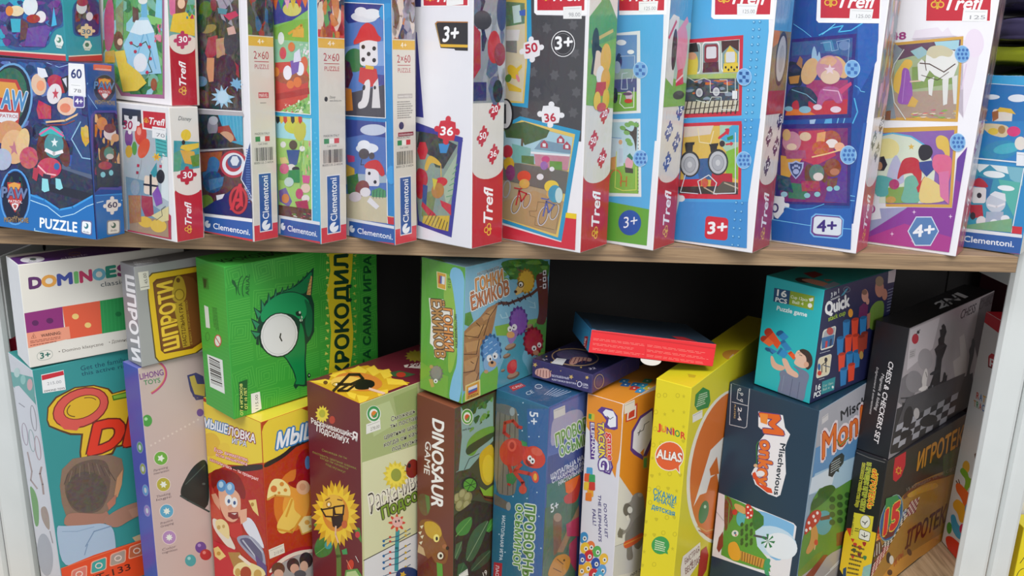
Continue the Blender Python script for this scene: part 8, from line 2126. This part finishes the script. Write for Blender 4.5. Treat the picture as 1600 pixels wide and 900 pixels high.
b.f('T', 19, 'top_photograph').P([(528, 135), (560, 124), (620, 130), (640, 150), (600, 160), (550, 152)], '#3c2c30').P([(560, 138), (620, 132), (700, 150), (735, 165), (730, 182), (690, 178), (620, 160)], '#d0907c', 0.02).P([(690, 180), (760, 150), (800, 165), (730, 196)], '#9098ac').P([(580, 100), (650, 90), (700, 110), (640, 130)], '#8a2c30', 0.06).P([(700, 135), (760, 140), (720, 150)], '#b86c5c')
b.done()

# --- boxed games set
b = Box('igro', GB, 'black and yellow compendium game box with 15 on its front, under the chess box', 'board game', G_LOW,
        L='#1e1c1e', R='#2c2820', T='#26242a', other='#2c2420')
b.f('L', 22, 'cover_print')
b.P([(68, 650), (110, 640), (230, 660), (270, 690), (215, 905), (25, 905)], '#e8c420').P([(78, 642), (110, 640), (122, 700), (112, 720)], '#d03c20')
b.p('title_lettering')
b.X('«ИГРОТЕКА»', (222, 318), (190, 530), (250, 330), '#d84c28', 0.05, '#f0dc40', 0.12)
b.X('15 КРАЩИХ ИГОР СВІТУ', (190, 286), (150, 548), (214, 290), '#4c7c38', 0.04, '#e8dc48', 0.12)
b.X('комплект настільних ігор', (166, 288), (126, 524), (184, 292), '#2c2824', 0.02, '#dcd440', 0.14)
b.p('symbol_panel').P([(120, 556), (226, 578), (206, 720), (98, 694)], '#e0d03c').E(180, 606, 28, 36, '#2c2824').E(180, 606, 26, 34, '#ece8dc').Q([(142, 698), (202, 716), (210, 664), (150, 642)], 'round', '#2c2824').Q([(144, 694), (200, 712), (208, 666), (152, 646)], 'round', '#ece8dc')
b.Ln([(164, 604), (180, 614), (192, 602)], 4, '#2c2824').Ln([(180, 612), (178, 622)], 4, '#2c2824').Ln([(160, 676), (176, 688), (192, 680)], 4, '#2c2824').Ln([(176, 664), (176, 690)], 3, '#2c2824').X('Арт. МКС0213', (114, 580), (104, 676), (122, 582), '#2c2824', 0.02).tiny([(122, 660), (146, 664), (148, 640), (126, 636)], 2, '#6c6430', 5)
b.p('cover_print')
for x, y, c in ((125, 730, '#c8382c'), (150, 745, '#c8382c'), (175, 725, '#a82c24'), (120, 760, '#3c5c3c'), (148, 785, '#7c2c2c'), (178, 800, '#3c7c4c'), (112, 790, '#c84430')):
    b.Q([(x - 10, y + 14), (x + 10, y + 17), (x + 10, y - 10), (x - 10, y - 13)], 'shield', c)
b.tiny([(80, 890), (160, 905), (180, 745), (110, 720)], 7, '#5c5020', 6, 0.4).P([(60, 860), (78, 850), (76, 900), (58, 900)], '#2c4c6c').P([(170, 850), (220, 830), (215, 905), (160, 905)], '#8cb8b0', 0.15)
b.f('R', 22, 'cover_print')
b.P([(380, 470), (450, 400), (560, 350), (720, 290), (720, 620), (550, 720), (330, 905), (215, 905), (260, 700)], '#a87c30', 0.04).P([(380, 470), (440, 410), (520, 370), (640, 340), (640, 360), (520, 390), (440, 435), (390, 490)], '#6c3c24', 0.05)
b.P([(600, 250), (720, 180), (720, 340), (600, 360)], '#4c5428', 0.08).P([(400, 460), (470, 420), (560, 390), (580, 420), (480, 450), (420, 480)], '#c49434', 0.12).P([(270, 905), (330, 830), (540, 700), (640, 640), (640, 700), (470, 800), (340, 905)], '#d09434', 0.02)
def checks(x0, y0, dx, dy, ex, ey, nr, nc, c0, c1):
    b.P([(x0, y0), (x0 + dx * nc, y0 + dy * nc), (x0 + dx * nc + ex * nr, y0 + dy * nc + ey * nr), (x0 + ex * nr, y0 + ey * nr)], c0)
    polys = []
    for r in range(nr):
        for k in range(nc):
            if (r + k) % 2 == 0:
                p = (x0 + dx * k + ex * r, y0 + dy * k + ey * r)
                polys.append([b.hit(q) for q in (p, (p[0] + dx, p[1] + dy), (p[0] + dx + ex, p[1] + dy + ey), (p[0] + ex, p[1] + ey))])
    b.put(polys, c1)
checks(388, 540, 8, -3, -9, 15, 14, 6, '#e4dccc', '#2c2824')
checks(420, 500, 9, -5, -4, 14, 6, 6, '#e0c8b8', '#8a2c3c')
checks(280, 740, 7, -2, -10, 17, 10, 5, '#e0c8b8', '#9c2c3c')
checks(380, 555, 6, -4, -6, 12, 5, 4, '#d8d8d8', '#2c4c8c')
b.fan(235, 690, 40, 9, '#e0702c', 50, 0.5, 10).fan(230, 700, 22, 9, '#f0c048', 30, 0.5).P([(215, 640), (250, 625), (258, 660), (230, 680)], '#a82c20', 0.1)
b.P([(185, 740), (260, 700), (275, 760), (220, 830), (190, 800)], '#5c4430', 0.12)
for i in range(5):
    b.Ln([(198 + i * 14, 810 - i * 8), (206 + i * 12, 750 - i * 8)], 4, '#d8d4c8')
b.E(305, 800, 12, 30, '#2c2824').E(320, 812, 12, 24, '#e0dcd0').E(312, 880, 14, 16, '#4c2c20').E(418, 770, 12, 20, '#5c3420', -20)
b.p('seal').P([(340, 262), (400, 226), (396, 300), (375, 360), (345, 390), (330, 380), (330, 340)], '#c01c2c').fan(360, 330, 20, 7, '#d8902c', 26, 0.6).E(360, 330, 8, 11, '#c01c2c')
b.p('lettering')
b.X('ИГРОТЕКА', (458, 330), (740, 160), (470, 230), '#d08c20', 0.06).X('15 КРАЩИХ ИГОР СВІТУ', (404, 440), (690, 312), (402, 424), '#8a8070', 0.02)
b.X('ІГРОТЕКА', (394, 755), (640, 585), (410, 655), '#5c2014', 0.06)
b.X('ИГРЫ', (335, 850), (385, 790), (333, 820), '#b03c28', 0.03)
b.p('number_badge').E(318, 585, 56, 132, '#8ca8a0', 16).E(318, 585, 52, 126, '#2c5c94', 16).P([(290, 480), (350, 460), (372, 500), (360, 600), (320, 640), (280, 600)], '#3c8c4c', 0.02).P([(270, 640), (320, 650), (350, 610), (330, 680), (285, 700), (264, 680)], '#6c2c2c')
b.X('15', (278, 672), (352, 622), (292, 540), '#d8302c', 0.1, '#e8c84c', 0.05)
b.f('T', 22, 'worn_edge').Ln([(130, 222), (200, 250), (290, 272), (300, 290)], 5, '#a8a49c')
b.f('L', 22).p('worn_edge').Ln([(134, 232), (200, 260), (286, 286)], 4, '#6c6864')
b.done()

# --- chess and checkers set
b = Box('chess', GB, 'slim black chess and checkers box with a grey photo of chess pieces', 'board game', G_LOW,
        L='#1c1c1f', R='#8c868a', T='#1a1a1d', other='#161618')
b.f('L', 21, 'title_lettering')
b.X('CHESS & CHECKERS SET', (205, 570), (120, 1010), (232, 578), '#e8e4e4', 0.03, shear=0.25)
b.X('Magnetic & folding', (166, 635), (126, 835), (182, 640), '#d8d4d4', 0.01, shear=0.3).X('Enlightenment & entertainment', (138, 600), (98, 855), (150, 604), '#c8c4c4', 0.01, shear=0.3)
b.f('R', 21, 'cover_photograph')
b.P([(318, 395), (860, 150), (700, 700), (230, 905), (230, 960)], '#aaa2a6', 0.01).P([(700, 230), (860, 150), (800, 500), (700, 640), (660, 450)], '#5c5458', 0.01)
b.P([(320, 400), (480, 330), (440, 500), (300, 620)], '#c8c0c4', 0.0).E(300, 720, 50, 90, '#767276', 20, 0.02).E(400, 560, 40, 60, '#a09a9e', 0, 0.01).E(340, 680, 46, 60, '#8a868a', 0, 0.01).E(560, 480, 70, 130, '#aaa4a6', 0, 0.0).P([(230, 905), (260, 830), (420, 760), (640, 640), (640, 780), (400, 905)], '#7c7a7e', 0.03)
b.P([(540, 900), (560, 800), (560, 650), (550, 570), (590, 540), (585, 440), (610, 420), (625, 520), (620, 640), (590, 720), (600, 820), (620, 900)], '#c4bebc', 0.0)
# king
b.P([(420, 905), (430, 840), (395, 900), (380, 905), (415, 800), (425, 700), (445, 640), (455, 590), (460, 540), (450, 505), (472, 480), (470, 450), (482, 435), (478, 400), (490, 395), (488, 378), (500, 366), (510, 380), (512, 395), (516, 410), (505, 440), (502, 470), (518, 485), (505, 520), (490, 560), (482, 640), (478, 690), (520, 640), (512, 700), (500, 760), (520, 760), (480, 850), (470, 905)], '#1c1c20')
b.E(452, 630, 30, 9, '#2c2c32', -24).E(480, 495, 34, 9, '#2c2c32', -24).E(450, 700, 40, 12, '#26262a', -24).Ln([(440, 700), (410, 860)], 7, '#6c6c74').Ln([(462, 540), (456, 600)], 4, '#5c5c64')
# bishop
b.P([(340, 900), (350, 840), (370, 760), (385, 700), (380, 680), (385, 650), (398, 610), (408, 606), (414, 640), (408, 670), (405, 700), (400, 760), (395, 840), (385, 900)], '#d8d2d0').E(388, 716, 26, 10, '#e4dedc', -20).Ln([(402, 628), (408, 655)], 3, '#4c4848')
# queen, far right
b.P([(600, 715), (615, 680), (632, 600), (640, 540), (636, 510), (650, 480), (652, 455), (660, 442), (668, 460), (668, 490), (662, 540), (640, 620), (636, 700)], '#26262a').Ln([(600, 720), (640, 680)], 14, '#26262a')
b.P([(480, 760), (500, 620), (515, 640), (505, 720), (520, 730), (500, 780)], '#232327').Ln([(285, 800), (280, 900)], 20, '#2c2c30').Ln([(270, 770), (345, 765)], 8, '#38383c').Ln([(330, 780), (310, 900)], 18, '#222226')
b.v(22)
b.P([(300, 20), (760, -200), (760, 0), (640, 90), (400, 215), (315, 240)], '#2c2c30', 0.01)
checks(318, 228, 37, -20, 8, -36, 4, 9, '#a4a4ac', '#26262a')
b.P([(350, 84), (690, -100), (720, -200), (400, -60)], '#4a494d', 0.0, False)
b.E(410, 40, 24, 60, '#1c1c20', 10).E(400, 130, 34, 20, '#1c1c20', -20).E(520, 60, 50, 30, '#18181c', -20).E(455, 20, 16, 30, '#b8b4b4').P([(380, 190), (640, 60), (640, 90), (400, 215), (318, 238)], '#232327')
b.v(21).p('maker_logo').E(346, 448, 18, 28, '#b82c3c', 8).E(362, 412, 7, 9, '#3c3438').Ln([(350, 425), (372, 398)], 3, '#3c3438')
b.p('lettering').X('CHESS  CHECKERS', (590, 342), (830, 222), (596, 292), '#3c3438', 0.01, shear=0.3)
b.p('price_sticker', 'small pale price label', True).Q([(312, 558), (345, 545), (350, 500), (316, 510)], 'rect', '#b4aeb0').tiny([(316, 552), (342, 540), (346, 508), (318, 516)], 3, '#8c8688', 4)
b.f('T', 24, 'lettering')
b.X('2', (640, 600), (745, 560), (540, 545), '#c4c4c8', 0.03, shear=0.2).X('IN', (730, 572), (880, 500), (640, 505), '#b0b0b4', 0.02).X('1', (925, 480), (965, 462), (800, 430), '#c4c4c8', 0.03).Ln([(690, 545), (850, 470)], 18, '#4c4c50')
b.done()

# --- rattle tracking toy box behind the upright
b = Box('rattle', 'toy_box', 'tall white toy box with a red top band, half hidden behind the right-hand white upright', 'toy', G_LOW,
        L='#d4d2d0', R='#dedcda', T='#b82430', other='#c0bcb8')
b.f('L', 21, 'top_band')
b.P([(725, 280), (1000, 440), (1000, 570), (712, 352)], '#c41c2c')
b.p('brand_logo').P([(742, 545), (758, 528), (860, 580), (850, 650), (740, 600)], '#7c1420').P([(744, 540), (760, 526), (860, 576), (850, 636), (745, 590)], '#c01c2c')
b.X('pilsan', (750, 580), (920, 650), (752, 538), '#f0e8e8', 0.06).X('The Name of Toys', (764, 632), (850, 660), (765, 625), '#3c3438', 0.0)
b.p('title_lettering')
for ch, c, x in (('R', '#c8442c', 0), ('A', '#3c6ca8', 1), ('T', '#d8a030', 2), ('T', '#3c8c4c', 3), ('L', '#7c3c84', 4), ('E', '#c8442c', 5)):
    b.X(ch, (676 + x * 17, 770 + x * 9), (690 + x * 17, 777 + x * 9), (680 + x * 17, 734 + x * 9), c, 0.04)
for ch, c, x in (('T', '#c8842c', 0), ('R', '#3c8c4c', 1), ('A', '#c8442c', 2), ('C', '#3c6ca8', 3), ('K', '#7c3c84', 4), ('I', '#c8442c', 5), ('N', '#3c8c4c', 6), ('G', '#3c6ca8', 7)):
    b.X(ch, (662 + x * 15, 812 + x * 8), (674 + x * 15, 818 + x * 8), (664 + x * 15, 776 + x * 8), c, 0.04)
b.v(22).p('toy_picture')
b.E(725, 310, 20, 34, '#e0a83c').P([(690, 330), (705, 310), (735, 340), (740, 370), (775, 380), (775, 410), (740, 420), (730, 445), (710, 440), (725, 380), (700, 350)], '#7cac34', 0.02)
b.Ln([(672, 385), (690, 420)], 6, '#5c3c34').Ln([(684, 378), (694, 410)], 5, '#5c3c34').P([(668, 400), (690, 395), (740, 450), (755, 480), (740, 530), (715, 530), (700, 480), (672, 440)], '#e0642c', 0.02)
b.P([(655, 500), (680, 480), (720, 520), (735, 570), (720, 615), (690, 610), (680, 560), (655, 530)], '#e0a42c', 0.02).E(735, 540, 16, 34, '#3c8cb8').P([(640, 570), (665, 565), (680, 620), (720, 660), (715, 705), (680, 700), (650, 650)], '#3c9cc0', 0.02)
b.E(635, 640, 14, 32, '#4c9c3c').E(708, 645, 18, 28, '#c8305c').P([(612, 690), (640, 680), (690, 720), (710, 760), (690, 815), (660, 800), (625, 750)], '#d83424', 0.02)
b.P([(770, 240), (800, 220), (800, 300), (780, 320)], '#6c4c3c', 0.05).E(790, 330, 18, 34, '#d8a890')
b.done()


# ================================================================== things behind and beyond
FIT['slab'] = (-0.645, 0.072, 0.0, 0, 0, 0.12, 0.110, 0.289, 0.0)
b = Box('slab', GB, 'red box showing as a small red patch behind the dominoes box at far left', 'board game', G_LOW,
        L='#a01830', R='#a81a34', T='#d82c44', other='#8c1428')
b.f('T', 23, 'lettering').Ln([(66, 640), (96, 634)], 5, '#f0c8c8')
b.done()
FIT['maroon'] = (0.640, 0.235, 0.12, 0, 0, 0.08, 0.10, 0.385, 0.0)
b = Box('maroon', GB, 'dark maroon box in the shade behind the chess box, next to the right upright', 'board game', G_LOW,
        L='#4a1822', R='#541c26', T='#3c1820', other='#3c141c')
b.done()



FIT['far'] = (0.582, 0.055, 0.0, 0, 0, 0.03, 0.16, 0.105, 0.0)
b = Box('far', GB, 'bright yellow box in the next bay, beyond the right-hand uprights', 'board game', None,
        L='#e6d41c', R='#e6d41c', T='#d8c81c', other='#c8b818')
b.mm('R', 'line_drawing').ring(12, 40, 9, 14, 0.8, '#2c2820', 10).Ln([(4, 60), (10, 74), (20, 80)], 0.8, '#2c2820').Ln([(3, 20), (12, 14), (24, 18)], 0.8, '#2c2820')
b.done()


def soft_pack(name, label, c, cx, cy, cz, rx, ry, rz, group, seed):
    """a plump wrapped bundle: rounded slab with soft creases"""
    rnd = random.Random(seed)
    bm = bmesh.new()
    bmesh.ops.create_icosphere(bm, subdivisions=4, radius=1)
    ph = [rnd.uniform(0, 6) for _ in range(4)]
    for v in bm.verts:
        x, y, z = v.co
        f = lambda t, p: math.copysign(abs(t) ** p, t)
        x, y, z = f(x, 0.4), f(y, 0.4), f(z, 0.45)
        w = 1 + 0.05 * math.sin(x * 7 + ph[0]) * math.cos(y * 5 + ph[1]) + 0.03 * math.sin(z * 9 + x * 11 + ph[2])
        v.co = (x * rx * w, y * ry * w, z * rz * w)
    me = bpy.data.meshes.new(name)
    bm.to_mesh(me); bm.free()
    for p in me.polygons:
        p.use_smooth = True
    m = mat_plain('wrapped_' + name, c, 0.22, 0, 0.15, 18)
    me.materials.append(m)
    o = bpy.data.objects.new(name, me)
    COL.objects.link(o)
    o.location = (cx, cy, cz)
    o['label'] = label
    o['category'] = 'wrapped bundle'
    o['group'] = group
    return o


Gp = 'wrapped bundles behind the right end of the upper shelf'
structure(bevel_box('trim_upper_shelf_board_side', (0.552, 0.08, 0.4112), (1.3, 0.335, 0.4268), MAT_OAK, 0.0006))
z = Z_TOP
for k, (h, c, lb) in enumerate(((0.177, '#2a6a54', 'deep green wrapped bundle just above the short blue puzzle box'),
                                (0.024, '#98a028', 'olive yellow wrapped bundle between green and dark violet ones'),
                                (0.032, '#544c70', 'dark violet wrapped bundle lying on the olive yellow one'),
                                (0.040, '#46405f', 'darkest violet wrapped bundle at the top right corner'))):
    soft_pack('wrapped_bundle', lb, c, 0.655, 0.225, z + h / 2, 0.112, 0.08, h / 2 * 0.95, Gp, k)
    z += h

bracket('trim_bracket_left', -0.532, 0.054, 0.33, 0.295, 0.3845, ((0.137, 0.3765), (0.215, 0.3765), (0.285, 0.3765)))
bracket('trim_bracket_right', 0.535, 0.080, 0.148, 0.376, 0.4105, ())
